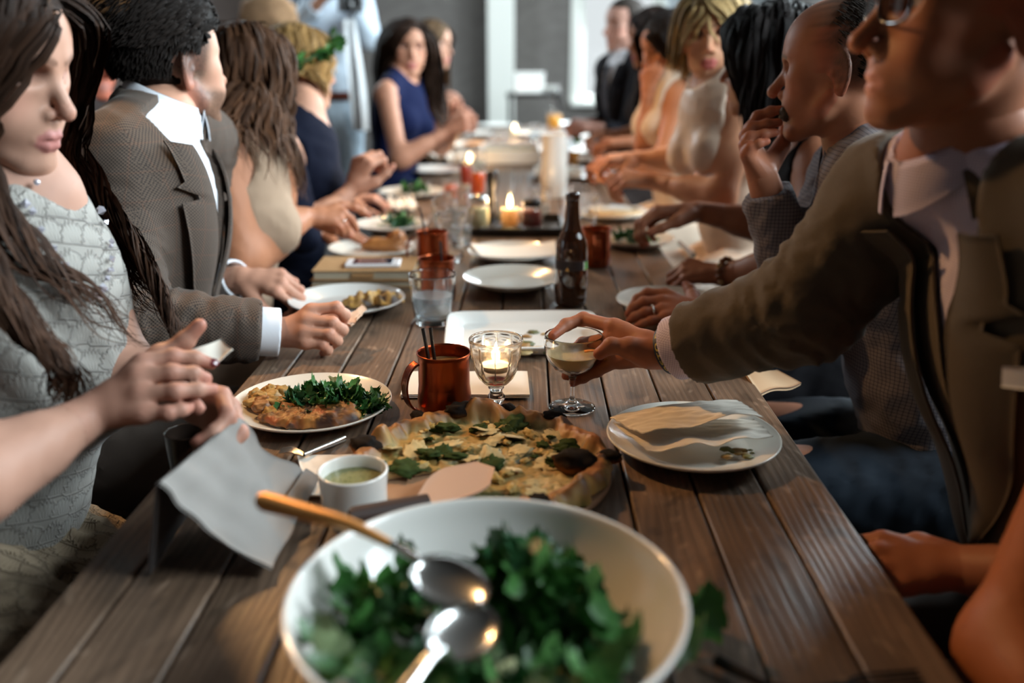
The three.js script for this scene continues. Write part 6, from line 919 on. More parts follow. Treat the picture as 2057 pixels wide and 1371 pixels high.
// ---- man in tweed jacket
{
  const wrR = P(575, 668, 1.585);
  const handR = { wrist: wrR, cell: 0.0032, fat: 1.12, B: [0, 0.4, 1], fingers: [J([628, 622, 1.575, 676, 617, 1.575, 693, 632, 1.59, 690, 648, 1.605]), J([618, 643, 1.565, 668, 648, 1.562, 688, 662, 1.58, 681, 674, 1.605]), J([612, 666, 1.56, 661, 671, 1.558, 677, 684, 1.578, 668, 694, 1.60]), J([615, 688, 1.56, 648, 692, 1.56, 659, 703, 1.575, 648, 709, 1.595])], thumb: J([600, 668, 1.61, 645, 645, 1.635, 675, 635, 1.635, 700, 636, 1.625]) };
  const p = makePerson({ label: 'dark haired bearded man in a brown houndstooth tweed jacket turned away', face: [1, -0.05], chest: [-0.71, 0.96, -1.66], pelvis: [-0.78, 0.56, -1.60], bulk: 0.93, shR: P(228, 318, 1.58), elR: P(255, 650, 1.50), wrR, shL: P(398, 285, 1.90), elL: P(385, 590, 1.98), wrL: P(482, 558, 1.9), neck: P(328, 232, 1.72), handR, handL: { dir: [1, -0.12, 0.1], back: [0, 0.85, 0.5], thumb: [0, 0.2, 1], curl: 0.95, cell: 0.004, s: 1.02 },
    head: { pos: P(340, 138, 1.74), f: [0.55, 0.0, -0.83], s: 1.02 }, skin: SKIN.fair, headCell: 0.003, faceOpts: { full: 1, jaw: 1.08 }, beard: 0.75, hairColor: [0.028, 0.018, 0.013], scalp: (l) => 0.9 * sstep(-0.05, 0.0, l[1] - 0.25 * (0.0 - l[2])) * sstep(0.03, 0.0, l[2] - 0.02 - 0.25 * l[1]) * sstep(0.06, 0.05, 0) });
  jacket(p, M.tweed, { cell: 0.0065, button: -0.20, open: 0.085, end: 0.83, r: [0.072, 0.068, 0.052], amp: 0.008, s: 1 });
  shirt(p, M.whiteShirt, { hem: -0.05, gap: 0.09, cell: 0.006 });
  for (const w of ['R', 'L']) cuff(p, w, 0.78, 0.955, 0.043, M.whiteShirt);
  trousers(p, M.trousers);
  const hc = [0.016, 0.0105, 0.008], shape = (x, y, z) => { const top = sstep(0.0, 0.12, y), front = z > 0.03 ? (0.078 - 0.2 * (z - 0.03)) - y : -1, ear = Math.max(-(y + 0.0) - 0.03 + (z + 0.09) * -0.35, y < 0.07 ? z - 0.018 - 0.25 * (y - 0.03) : -1); return Math.max(ell([0, 0.042 + 0.012 * top, -0.012], [0.0805, 0.098 + 0.018 * top, 0.104])(x, y, z) - 0.003 - 0.012 * top, front * 0.8, ear, Math.hypot(Math.abs(x) - 0.079, y, z + 0.012) < 0.036 && Math.abs(x) > 0.06 ? 0.003 : -1); };
  { const field = (x, y, z) => { const l = p.toHead(x, y, z); return Math.min(p.headF(x, y, z), shape(l[0], l[1], l[2]) * p.hs); };
    part(p.t, 'hair', join([hairCap(p, { shape: (x, y, z) => shape(x, y, z) + 0.0015, color: hc, cell: 0.0035 }), growHair(p, { field, n: 2200, region: (d) => d[1] > 0.1 && !(d[2] > 0.60 && d[1] < 0.62), start: (l, d) => [l[0] * 5, 0.1, -0.9], len: (l, d) => 0.03 + 0.02 * sstep(0.4, 1, d[1]), steps: 7, fall: 0.2, pull: (pt) => add(mul(norm(sub(pt, p.hp)), -0.7), add(mul(p.hf, -0.8), mul(p.hu, -0.35))), r: 0.0026, wave: 0.0015, freq: 70, lift: 0.006, color: () => hc, vary: 0.25, lock: 45 }), growHair(p, { field, n: 1500, region: (d) => d[2] < 0.25 && d[1] > -0.45 && d[1] < 0.3 && !(d[2] > -0.32 && d[1] < 0.0), start: (l, d) => [l[0] * 3, -0.6, -0.5], len: () => 0.02, steps: 4, fall: 0.1, r: 0.0018, lift: 0.003, color: () => hc, vary: 0.25, lock: 60 })].map(withUV)), hairMat); }
}
// piece of crust in his fist
{ const o = thing('crust_piece', 'thin pale piece of pizza crust held in the fist of the tweed jacket man', 'food'), q = J4(688, 652, 1.605, 726, 612, 1.64, 736, 622, 1.64, 706, 656, 1.60); part(o, 'crust', sheet(12, 6, (u, v) => add(lerp(lerp(q[0], q[1], u), lerp(q[3], q[2], u), v), [0, 0.002 * noise3(u * 4, v * 4, 2), 0]), 0.005), flat('#c9a58a')); }
// ---- woman with brown curls and beige lace
{
  const wrR = P(612, 437, 2.2);
  const handR = { wrist: wrR, B: [0, 0.6, 0.8], cell: 0.004, fingers: [J([688, 412, 2.26, 712, 417, 2.27, 727, 424, 2.28, 742, 434, 2.29]), J([690, 427, 2.24, 705, 440, 2.25, 711, 450, 2.26, 716, 462, 2.27]), J([683, 439, 2.23, 693, 452, 2.235, 697, 462, 2.245, 699, 472, 2.26]), J([672, 445, 2.22, 684, 457, 2.225, 688, 465, 2.235, 690, 473, 2.25])], thumb: J([640, 446, 2.25, 672, 462, 2.28, 690, 470, 2.29, 704, 474, 2.29]) };
  const p = makePerson({ label: 'brown haired woman in sleeveless beige lace seen from behind with bare arm', fem: true, face: [0.95, -0.3], chest: [-0.66, 0.93, -2.08], pelvis: [-0.73, 0.55, -2.04], shR: P(437, 322, 1.96), elR: P(487, 520, 1.99), wrR, shL: P(560, 300, 2.3), elL: P(560, 470, 2.4), wrL: P(640, 460, 2.5), handR, handL: { dir: [1, -0.1, 0], back: [0, 1, 0], thumb: [0, 0, 1], curl: 0.7 }, head: { pos: P(500, 160, 2.12), f: [0.62, -0.1, -0.78], s: 0.96 }, skin: SKIN.tan, arm: 1.2 });
  dress(p, M.beigeLace, { straps: true, top: 0.22 });
  longHair(p, { n: 800, len: (l, d) => 0.30 + 0.12 * clamp(d[1], -0.3, 1), steps: 24, wave: 0.013, freq: 48, r: 0.0065, lift: 0.018, color: [0.080, 0.034, 0.015], tip: 2.0, lock: 20 });
  const b = lerp(p.elR, wrR, 0.62), d = norm(sub(wrR, p.elR)), br = thing('bracelet', 'thin silver bracelet on the forearm of the beige lace woman', 'bracelet', b); const tg = new THREE.TorusGeometry(0.0345, 0.0022, 8, 36); const tm = part(br, 'band', tg, steel); tm.quaternion.setFromUnitVectors(new THREE.Vector3(0, 0, 1), new THREE.Vector3(...d)); const ch = part(br, 'charm', new THREE.SphereGeometry(0.007, 10, 8), steel); ch.position.set(0, -0.036, 0.01);
  const rg = thing('finger_ring', 'silver ring on the finger above the greens plate', 'ring', lerp(handR.fingers[2][0], handR.fingers[2][1], 0.5)); const rt = part(rg, 'band', new THREE.TorusGeometry(0.0098, 0.0018, 8, 24), steel); rt.quaternion.setFromUnitVectors(new THREE.Vector3(0, 0, 1), new THREE.Vector3(...norm(sub(handR.fingers[2][1], handR.fingers[2][0]))));
}
// ---- blonde woman with a leaf wreath
{
  const p = makePerson({ label: 'blonde woman with a green leaf wreath and navy dress, seen from behind', fem: true, face: [0.95, -0.2], chest: [-0.67, 0.93, -2.72], pelvis: [-0.74, 0.55, -2.7], shR: P(568, 318, 2.55), elR: P(608, 468, 2.45), wrR: P(706, 383, 2.56), shL: P(640, 300, 2.85), elL: P(640, 420, 2.95), wrL: P(700, 400, 3.0), handR: { dir: [0.42, 0.85, -0.1], back: [-0.5, 0.3, 0.8], thumb: [0.8, -0.2, 0.5], curl: 1.25, s: 1.05 }, handL: { dir: [1, 0, 0], back: [0, 1, 0], thumb: [0, 0, 1], curl: 0.8 }, head: { pos: P(598, 142, 2.78), f: [0.78, -0.05, -0.62], s: 1.04 }, skin: SKIN.fair });
  dress(p, M.navy, { straps: true, top: 0.22 });
  for (const w of ['R', 'L']) { const s = sleeve(p, w, { r: [0.058, 0.052, 0.045], end: 0.02, amp: 0.003 }), b = bounds(s.pts, 0.09); garment(p, 'sleeve', s.f, b[0], b[1], 0.012, M.navy); }
  const gold = (l) => [0.42, 0.26, 0.11];
  longHair(p, { n: 600, len: (l, d) => 0.13 + 0.12 * clamp(d[1], 0, 1), steps: 16, wave: 0.008, freq: 60, r: 0.007, lift: 0.016, color: [0.46, 0.26, 0.09], tip: 1.2, lock: 26, bun: true });
  const wr = thing('leaf_wreath', 'green leaf wreath crowning the blonde hair', 'wreath'), ring = []; for (let i = 0; i < 60; i++) { const a = i / 60 * 6.283; ring.push(p.fromHead(0.124 * Math.sin(a), 0.03 + 0.06 * Math.cos(a), 0.148 * Math.cos(a) - 0.03)); }
  part(wr, 'vine', tube([...ring, ring[0]], 0.004, 80, 6), leafMats[2]);
  for (let i = 0; i < 150; i++) { const c = ring[Math.floor(rnd() * 60)], m = part(wr, 'leaf', LEAVES[i % 10], leafMats[i % 5]); m.position.set(c[0] + rr(-0.012, 0.012), c[1] + rr(-0.01, 0.01), c[2] + rr(-0.008, 0.008)); m.rotation.set(rr(0, 6), rr(0, 6), rr(0, 6)); m.scale.setScalar(rr(0.6, 1.0)); }
}
// ---- woman in the blue dress, looking at the camera
{
  const p = makePerson({ label: 'woman with long dark hair in a sleeveless blue dress looking towards us', fem: true, face: [0.9, 0.45], chest: P(803, 235, 3.95), pelvis: add(P(785, 400, 4.0), [0, 0, 0]), shR: P(776, 188, 3.75), elR: P(803, 322, 3.68), wrR: P(897, 264, 3.72), shL: P(858, 182, 4.1), elL: P(885, 295, 4.05), wrL: P(922, 254, 3.86), handR: { dir: [0.75, 0.4, 0.1], back: [-0.3, 0.3, 0.9], thumb: [0, 1, 0], curl: 1.0 }, handL: { dir: [0.4, 0.5, 0.5], back: [0.5, 0.3, -0.8], thumb: [0, 1, 0], curl: 1.0 }, head: { pos: P(820, 100, 3.92), f: [0.30, -0.03, 0.95], up: [0.05, 1, 0], s: 0.98 }, skin: [0.50, 0.25, 0.16], shadow: 0.6, lashes: true });
  dress(p, M.blue, { straps: true, top: 0.22 });
  longHair(p, { n: 600, len: () => 0.47, steps: 22, wave: 0.005, freq: 30, r: 0.008, lift: 0.006, color: [0.040, 0.020, 0.012], tip: 1.6, part: 0.01 });
}
// ---- woman behind her
{
  const p = makePerson({ label: 'light brown haired woman half hidden behind the woman in blue', fem: true, face: [1, 0.1], chest: P(862, 225, 4.6), pelvis: P(850, 370, 4.7), elR: P(870, 290, 4.4), wrR: P(884, 238, 4.35), elL: P(890, 290, 4.7), wrL: P(898, 240, 4.55), handR: { dir: [0.3, 0.8, 0], back: [-0.6, 0, 0.8], thumb: [0.5, 0.5, 0.5], curl: 0.9 }, handL: { dir: [0.3, 0.8, 0], back: [0.6, 0, -0.8], thumb: [0.5, 0.5, -0.5], curl: 0.9 }, head: { pos: P(868, 92, 4.6), f: [0.92, -0.1, 0.35], s: 0.96 }, skin: SKIN.fair, headCell: 0.006 });
  dress(p, M.dark, { straps: true, top: 0.22, cell: 0.014, skirtCell: 0.018 });
  longHair(p, { n: 400, len: () => 0.46, steps: 18, r: 0.010, lift: 0.010, color: [0.17, 0.10, 0.05], tip: 1.6 });
}
// ---- standing man in a pale shirt with a camera
{
  const c0 = P(655, 62, 4.75), p = makePerson({ label: 'man standing in pale blue shirt and pale jeans raising a camera', stand: true, face: [0.55, 0.83], chest: c0, pelvis: [c0[0] - 0.01, 0.97, c0[2]], shL: P(722, -12, 4.75), elL: P(742, 78, 4.55), wrL: P(712, 12, 4.45), shR: P(585, 5, 4.8), elR: P(560, 100, 4.65), wrR: P(640, 5, 4.45), handL: { dir: [-0.1, 0.9, 0.2], back: [0.6, 0, 0.6], thumb: [-1, 0, 0], curl: 0.9 }, handR: { dir: [0.6, 0.6, 0.2], back: [-0.5, 0, 0.8], thumb: [0.5, 0.5, 0], curl: 0.9 }, head: { pos: P(655, -95, 4.75), f: [0.5, -0.1, 0.85] }, skin: SKIN.fair, headCell: 0.007, bodyCell: 0.016 });
  shirt(p, M.blueShirt, { sleeves: true, end: 0.9, hem: -0.03, cell: 0.012 }); trousers(p, M.paleJeans, 0.014);
  part(p.t, 'hair', withUV(hairCap(p, { shape: (x, y, z) => Math.max(skull(x, y, z) - 0.01, z > 0.03 ? 0.07 - y : -1, -0.01 - y), color: [0.04, 0.025, 0.016], cell: 0.008 })), hairMat);
  const belt = off(ell(p.q(p.pelvis, 0, 0.09, 0), [0.163, 0.02, 0.135], p.B), 0.012); garment(p, 'belt', belt, ...bounds([p.q(p.pelvis, 0, 0.09, 0)], 0.2), 0.01, flat('#4a1f12'));
  const tw = thing('white_towel', 'long narrow white towel hanging down in front of the standing man', 'towel'), a = P(700, 40, 4.42), b = P(728, 262, 4.42); part(tw, 'towel_cloth', sheet(8, 30, (u, v) => { const m = lerp(a, b, v); return [m[0] + (u - 0.5) * (0.055 + 0.035 * v), m[1], m[2] + 0.014 * Math.sin(u * 9 + v * 3)]; }, 0.006), flat('#eef2f4'));
  const cm = thing('camera', 'small black camera in the hands of the standing man', 'camera', P(704, 6, 4.36), 0.5); part(cm, 'camera_body', box(0.12, 0.085, 0.05, 0, 0, 0, 0.008), black); const ln = part(cm, 'lens', lathe([[0, 0], [0.03, 0], [0.032, 0.05], [0.028, 0.055], [0.024, 0.045], [0, 0.04]], 24), black); ln.rotation.x = Math.PI / 2; ln.position.z = 0.02;
  const sb = P(540, 30, 4.3), bag = thing('straw_bag', 'tan fringed straw bundle beside the standing man, above the wreathed blonde', 'bag'); const bg2 = lump(0.11, 1.25, 0.9, 0.6, (x, y, z, n) => [0.36 * n, 0.21 * n, 0.11 * n], 4, 0.2, 4); bg2.translate(...sb); part(bag, 'woven_body', bg2, std({ vertexColors: true, roughness: 0.95 })); const fr = []; for (let i = 0; i < 70; i++) { const x = rr(-0.1, 0.1), z = rr(-0.05, 0.05); fr.push(tube([add(sb, [x, -0.05, z]), add(sb, [x * 1.1, -0.11, z]), add(sb, [x * 1.15 + rr(-0.01, 0.01), -0.17 - rr(0, 0.03), z])], 0.003, 6, 4)); } const fg = part(bag, 'fringe', join(fr), flat('#a08d86')); fg.userData.kind = 'stuff';
}
// ---- man far left behind the tweed jacket
{
  const p = makePerson({ label: 'guest at the dark left wall, only the reddish face showing past the tweed shoulder', face: [1, 0.2], chest: P(150, 310, 3.0), pelvis: add(P(150, 310, 3.0), [-0.05, -0.42, 0]), elL: P(200, 470, 2.9), wrL: P(260, 420, 2.9), elR: P(120, 480, 2.7), wrR: P(200, 430, 2.6), handL: { dir: [1, 0, 0], back: [0, 1, 0], thumb: [0, 0, 1] }, handR: { dir: [1, 0, 0], back: [0, 1, 0], thumb: [0, 0, -1] }, head: { pos: P(172, 128, 3.0), f: [0.85, -0.1, 0.5] }, skin: [0.42, 0.12, 0.07], headCell: 0.006, bodyCell: 0.018 });
  shirt(p, M.dark, { sleeves: true, cell: 0.016 }); trousers(p, M.trousers, 0.018); part(p.t, 'hair', withUV(hairCap(p, { shape: (x, y, z) => Math.max(skull(x, y, z) - 0.008, z > 0.03 ? 0.07 - y : -1, -0.02 - y), color: [0.02, 0.013, 0.01], cell: 0.008 })), hairMat);
}
// ---- man in grey suit reaching for the coupe, right foreground
let reach;
{
  const wrR = P(1338, 705, 1.275);
  const handR = { wrist: wrR, cell: 0.0028, fat: 1.08, B: [0.3, 0.8, -0.4], fingers: [J([1232, 655, 1.325, 1172, 640, 1.372, 1137, 652, 1.365, 1110, 674, 1.345]), J([1228, 680, 1.325, 1172, 690, 1.378, 1140, 712, 1.372, 1121, 734, 1.352]), J([1232, 703, 1.318, 1186, 724, 1.368, 1156, 742, 1.368, 1137, 754, 1.355]), J([1242, 724, 1.31, 1200, 745, 1.35, 1172, 758, 1.356, 1152, 768, 1.35])], thumb: J([1302, 718, 1.268, 1262, 697, 1.27, 1228, 694, 1.272, 1204, 710, 1.277]) };
  reach = handR;
  const p = makePerson({ label: 'man with glasses in an olive grey suit reaching across to the coupe glass', face: [-1, 0.05], chest: [0.60, 0.97, -0.955], pelvis: [0.72, 0.56, -0.93], neck: P(1930, 330, 0.98), shR: P(1800, 400, 1.10), elR: P(1618, 618, 1.14), wrR, shL: [0.60, 1.10, -0.74], elL: [0.66, 0.84, -0.66], wrL: P(1950, 1145, 0.97), handR, handL: { dir: [-0.85, -0.1, -0.35], back: [0.1, 0.85, 0.4], thumb: [0, 0.1, -1], curl: 0.5, spread: 0.05, cell: 0.004 },
    head: { pos: P(1966, 38, 0.905), f: [-0.99, 0.02, -0.06], s: 1.0 }, skin: SKIN.ruddy, headCell: 0.0028, bodyCell: 0.011, faceOpts: { jaw: 1.05, nose: 0.98 }, beard: 0.12, hairColor: [0.02, 0.014, 0.01] });
  jacket(p, M.suit, { cell: 0.0065, button: -0.22, open: 0.06, end: 0.80, r: [0.078, 0.068, 0.056], amp: 0.007, s: 4, lapelW: 0.085 });
  shirt(p, M.lilac, { hem: -0.05, gap: 0.06, ease: 0.012, cell: 0.006 }); trousers(p, M.trousers);
  cuff(p, 'R', 0.72, 0.935, 0.046, M.lilac);
  { const a = lerp(p.elR, wrR, 0.965), d = norm(sub(wrR, p.elR)), t = thing('wristband', 'dark navy rubber wristband at the reaching wrist', 'wristband', a), band = canvasTex(512, 64, (x, w, h) => { x.fillStyle = '#10182a'; x.fillRect(0, 0, w, h); x.fillStyle = '#b9a44a'; x.font = 'bold 46px sans-serif'; x.textBaseline = 'middle'; for (let i = 0; i < 3; i++) x.fillText('BOSTON', 10 + i * 176, h / 2); }); const g = new THREE.CylinderGeometry(0.0345, 0.0345, 0.012, 48, 1, true), m = part(t, 'band', join([g, new THREE.CylinderGeometry(0.0325, 0.0325, 0.012, 48, 1, true)]), std({ map: band, roughness: 0.6, side: THREE.DoubleSide })); m.quaternion.setFromUnitVectors(new THREE.Vector3(0, 1, 0), new THREE.Vector3(...d)); }
  // waistcoat front and pocket square
  const F2 = off(p.torsoF, 0.013); for (const s of [1, -1]) part(p.t, 'waistcoat_front', boxUV(laid(p, F2, 14, 30, (u, v) => { const h = mix(-0.3, 0.19, v), inner = 0.003 + 0.060 * sstep(0.04, 0.20, h); return [s * mix(inner, Math.max(inner + 0.012, 0.13 - 0.05 * v), u), h]; }, 0.005, 0.003)), M.suit);
  const F = off(p.torsoF, 0.024), sq = thing('pocket_square', 'white pocket square in the breast pocket of the grey suit', 'pocket square'); part(sq, 'folded_cloth', laid(p, F, 16, 6, (u, v) => [0.075 + u * 0.085, 0.015 + v * 0.022], 0.012, 0.004), M.whiteShirt);
  for (let i = 0; i < 4; i++) { const k = laid(p, off(p.torsoF, 0.009), 1, 1, () => [0, 0.125 - i * 0.075], 0.002, 0).attributes.position, g = new THREE.CylinderGeometry(0.0055, 0.0055, 0.002, 16); const m = part(p.shirt, 'button', g, flat('#c9c2cc')); m.position.set(k.getX(0), k.getY(0), k.getZ(0)); m.quaternion.setFromUnitVectors(new THREE.Vector3(0, 1, 0), new THREE.Vector3(...p.fwd)); }
  const hc = [0.014, 0.010, 0.008], shape = (x, y, z) => { const a = Math.abs(x), top = sstep(0.03, 0.11, y), front = z > 0.03 ? (0.08 - 0.25 * (z - 0.03)) - y : -1, ear = Math.max(-0.025 - y + (z + 0.09) * -0.3, y < 0.07 ? z - 0.022 - 0.2 * (y - 0.03) : -1); return Math.max(ell([0, 0.042 + 0.01 * top, -0.012], [0.0808, 0.098 + 0.014 * top, 0.104])(x, y, z) - 0.003 - 0.008 * top, front * 0.8, ear, Math.hypot(a - 0.079, y, z + 0.012) < 0.036 && a > 0.06 ? 0.003 : -1); };
  { const field = (x, y, z) => { const l = p.toHead(x, y, z); return Math.min(p.headF(x, y, z), shape(l[0], l[1], l[2]) * p.hs); };
    part(p.t, 'hair', join([hairCap(p, { shape: (x, y, z) => shape(x, y, z) + 0.0015, color: hc, cell: 0.0035 }), growHair(p, { field, n: 1500, region: (d) => d[1] > 0.1 && !(d[2] > 0.60 && d[1] < 0.62), start: (l, d) => [l[0] * 5, 0.1, -0.9], len: (l, d) => 0.03 + 0.02 * sstep(0.4, 1, d[1]), steps: 7, fall: 0.2, pull: (pt) => add(mul(norm(sub(pt, p.hp)), -0.7), add(mul(p.hf, -0.8), mul(p.hu, -0.35))), r: 0.0026, wave: 0.0015, freq: 70, lift: 0.006, color: () => hc, vary: 0.25, lock: 45 }), growHair(p, { field, n: 1500, region: (d) => d[2] < 0.25 && d[1] > -0.45 && d[1] < 0.3 && !(d[2] > -0.32 && d[1] < 0.0), start: (l, d) => [l[0] * 3, -0.6, -0.5], len: () => 0.02, steps: 4, fall: 0.1, r: 0.0018, lift: 0.003, color: () => hc, vary: 0.25, lock: 60 })].map(withUV)), hairMat); }
  // glasses
  const gl = thing('eyeglasses', 'dark framed eyeglasses on the man reaching for the coupe', 'glasses'), fm = phys({ color: css('#16110f'), roughness: 0.2, clearcoat: 0.5 }), lensM = phys({ color: 0xffffff, transmission: 1, thickness: 0, roughness: 0.02 });
  for (const s of [1, -1]) { const pts = []; for (let i = 0; i <= 32; i++) { const a = i / 32 * 6.283; pts.push(p.fromHead(s * (0.034 + 0.026 * Math.sign(Math.cos(a)) * Math.pow(Math.abs(Math.cos(a)), 0.7)), 0.012 + 0.019 * Math.sign(Math.sin(a)) * Math.pow(Math.abs(Math.sin(a)), 0.7), 0.099 - 0.003 * Math.cos(a) * s - 0.004 * (1 + Math.cos(a)))); } part(gl, 'rim', tube(pts, 0.0019, 64, 8), fm);
    part(gl, 'lens', sheet(8, 8, (u, v) => p.fromHead(s * (0.034 + (u - 0.5) * 0.046), 0.012 + (v - 0.5) * 0.032, 0.0955), 0), lensM); part(gl, 'temple', tube([p.fromHead(s * 0.060, 0.020, 0.090), p.fromHead(s * 0.077, 0.02, 0.06), p.fromHead(s * 0.084, 0.024, 0.0), p.fromHead(s * 0.082, 0.008, -0.03)], 0.0024, 24, 8), fm); }
  part(gl, 'bridge', tube([p.fromHead(-0.010, 0.016, 0.1), p.fromHead(0, 0.019, 0.104), p.fromHead(0.010, 0.016, 0.1)], 0.002, 10, 8), fm);
}
// ---- balding man eating, in a checked shirt
{
  const wrR = P(1530, 352, 1.585), wrL = P(1408, 628, 1.76);
  const handR = { wrist: wrR, cell: 0.003, fat: 1.05, B: [-1, 0.2, 0.3], fingers: [J([1506, 258, 1.60, 1522, 234, 1.595, 1548, 224, 1.585, 1570, 220, 1.575]), J([1498, 272, 1.58, 1510, 256, 1.575, 1540, 250, 1.565, 1564, 246, 1.56]), J([1497, 290, 1.565, 1507, 275, 1.56, 1535, 270, 1.552, 1558, 266, 1.55]), J([1500, 308, 1.555, 1508, 296, 1.548, 1525, 288, 1.542, 1541, 284, 1.54])], thumb: J([1548, 330, 1.60, 1572, 290, 1.615, 1578, 262, 1.615, 1578, 240, 1.605]) };
  const handL = { wrist: wrL, cell: 0.0032, fat: 1.08, B: [-0.1, 0.9, 0.4], fingers: [J([1335, 590, 1.80, 1300, 588, 1.81, 1280, 600, 1.81, 1268, 616, 1.80]), J([1328, 604, 1.775, 1293, 606, 1.775, 1272, 618, 1.775, 1262, 630, 1.775]), J([1328, 622, 1.755, 1296, 627, 1.75, 1275, 636, 1.75, 1264, 644, 1.755]), J([1334, 638, 1.735, 1308, 644, 1.73, 1290, 650, 1.73, 1278, 655, 1.735])], thumb: J([1395, 612, 1.80, 1392, 595, 1.84, 1386, 582, 1.86, 1378, 572, 1.87]) };
  const p = makePerson({ label: 'balding man in a fine checked shirt eating with one hand raised to his mouth', face: [-0.97, -0.2], chest: [0.63, 0.96, -1.53], pelvis: [0.75, 0.56, -1.5], neck: P(1738, 305, 1.58), shL: P(1850, 380, 1.45), elL: P(1640, 640, 1.58), wrL, shR: P(1700, 350, 1.76), elR: P(1600, 580, 1.66), wrR, handR, handL, head: { pos: P(1692, 146, 1.53), f: [-0.84, -0.08, -0.54], s: 1.0 }, skin: SKIN.ruddy, headCell: 0.003, bodyCell: 0.012, faceOpts: { mouth: 0.8, nose: 1.12 }, beard: 0.2, hairColor: [0.035, 0.026, 0.02],
    scalp: (l) => 0.88 * sstep(-0.035, 0.0, l[1] + 0.25 * (l[2] + 0.05)) * sstep(0.05, -0.01, l[2] - 0.25 * (l[1] - 0.10) + 0.012 * noise3(l[0] * 60, l[1] * 60, 1)) });
  const sl = shirt(p, M.plaid, { sleeves: true, end: 0.86, hem: -0.14, cell: 0.007, gap: 0.12 });
  trousers(p, M.jeans, 0.009);
  part(p.t, 'hair', growHair(p, { n: 3600, region: (d) => { const q = -d[2] * 0.9 + 0.2; return d[1] > -0.5 && !(d[2] > -0.30 && d[1] < 0.12) && rnd() < sstep(0.0, 0.6, q); }, start: (l, d) => [l[0] * 6, -0.3, -0.6], len: () => 0.016, steps: 3, fall: 0.1, r: 0.0012, lift: 0.003, color: (l) => l[1] < 0.06 && l[2] < -0.05 ? [0.13, 0.115, 0.10] : [0.035, 0.027, 0.022], lock: 60 }), hairMat);
  const bite = thing('food_bite', 'dark morsel of food held at the mouth of the balding man', 'food'); const bg = lump(0.014, 1.1, 0.9, 1, [0.03, 0.02, 0.012], 5, 0.4, 3); bg.translate(...P(1582, 228, 1.57)); part(bite, 'morsel', bg, foodMat);
  const rg = thing('wedding_ring', 'silver wedding ring on the hand resting by the right plate', 'ring', lerp(handL.fingers[2][0], handL.fingers[2][1], 0.55)); const rt = part(rg, 'band', new THREE.TorusGeometry(0.0112, 0.0022, 10, 28), steel); rt.quaternion.setFromUnitVectors(new THREE.Vector3(0, 0, 1), new THREE.Vector3(...norm(sub(handL.fingers[2][1], handL.fingers[2][0]))));
  const np = thing('lap_napkin', 'tan cloth napkin lying over the lap of the balding man at the table edge', 'napkin'), q = J([1490, 742, 1.50, 1560, 745, 1.52, 1608, 772, 1.50, 1525, 798, 1.44]); part(np, 'napkin_cloth', sheet(16, 10, (u, v) => { const a = lerp(lerp(q[0], q[1], u), lerp(q[3], q[2], u), v); return add(a, [0, 0.004 * Math.sin(u * 6), 0]); }, 0.006), flat('#b99a7a'));
}
// ---- dark haired woman hidden behind him
{
  const wrL = P(1452, 552, 2.0), wrR = P(1405, 425, 2.16);
  const p = makePerson({ label: 'woman with dark bobbed hair and bare shoulders behind the balding man', fem: true, face: [-0.97, -0.2], chest: [0.66, 0.93, -2.0], pelvis: [0.75, 0.55, -2.0], shL: P(1655, 325, 1.88), elL: P(1612, 530, 1.85), wrL, shR: P(1575, 300, 2.2), elR: P(1575, 462, 2.15), wrR, handL: { dir: [-0.8, 0.0, -0.5], back: [0, 0.9, 0.4], thumb: [0, 0, -1], curl: 0.9 }, handR: { dir: [-0.95, -0.05, -0.1], back: [0, 0.9, -0.2], thumb: [0, 0, 1], curl: 0.8, s: 1.1 }, head: { pos: P(1548, 128, 2.0), f: [-0.85, -0.1, -0.5], s: 0.97 }, skin: [0.33, 0.14, 0.075], arm: 1.12, headCell: 0.005 });
  dress(p, M.blackDress, { straps: true, top: 0.22 });
  longHair(p, { n: 800, len: (l, d) => 0.2 + 0.09 * clamp(d[1], 0, 1), steps: 16, r: 0.008, wave: 0.004, lift: 0.022, color: [0.012, 0.008, 0.007] });
  const b = lerp(p.elL, wrL, 0.93), d = norm(sub(wrL, p.elL)), ax = norm(cross(d, [0, 1, 0])), ay = cross(ax, d), br = thing('bead_bracelet', 'bracelet of brown beads on the wrist behind the suited sleeve', 'bracelet', b), bm = [phys({ color: css('#7a4a2a'), roughness: 0.25 }), phys({ color: css('#b08a5a'), roughness: 0.25 })];
  for (let i = 0; i < 16; i++) { const a = i / 16 * 6.283, m = part(br, 'bead', new THREE.SphereGeometry(0.0068, 12, 8), bm[i % 3 ? 0 : 1]); m.position.set(...add(mul(ax, Math.cos(a) * 0.034), mul(ay, Math.sin(a) * 0.034))); }
}
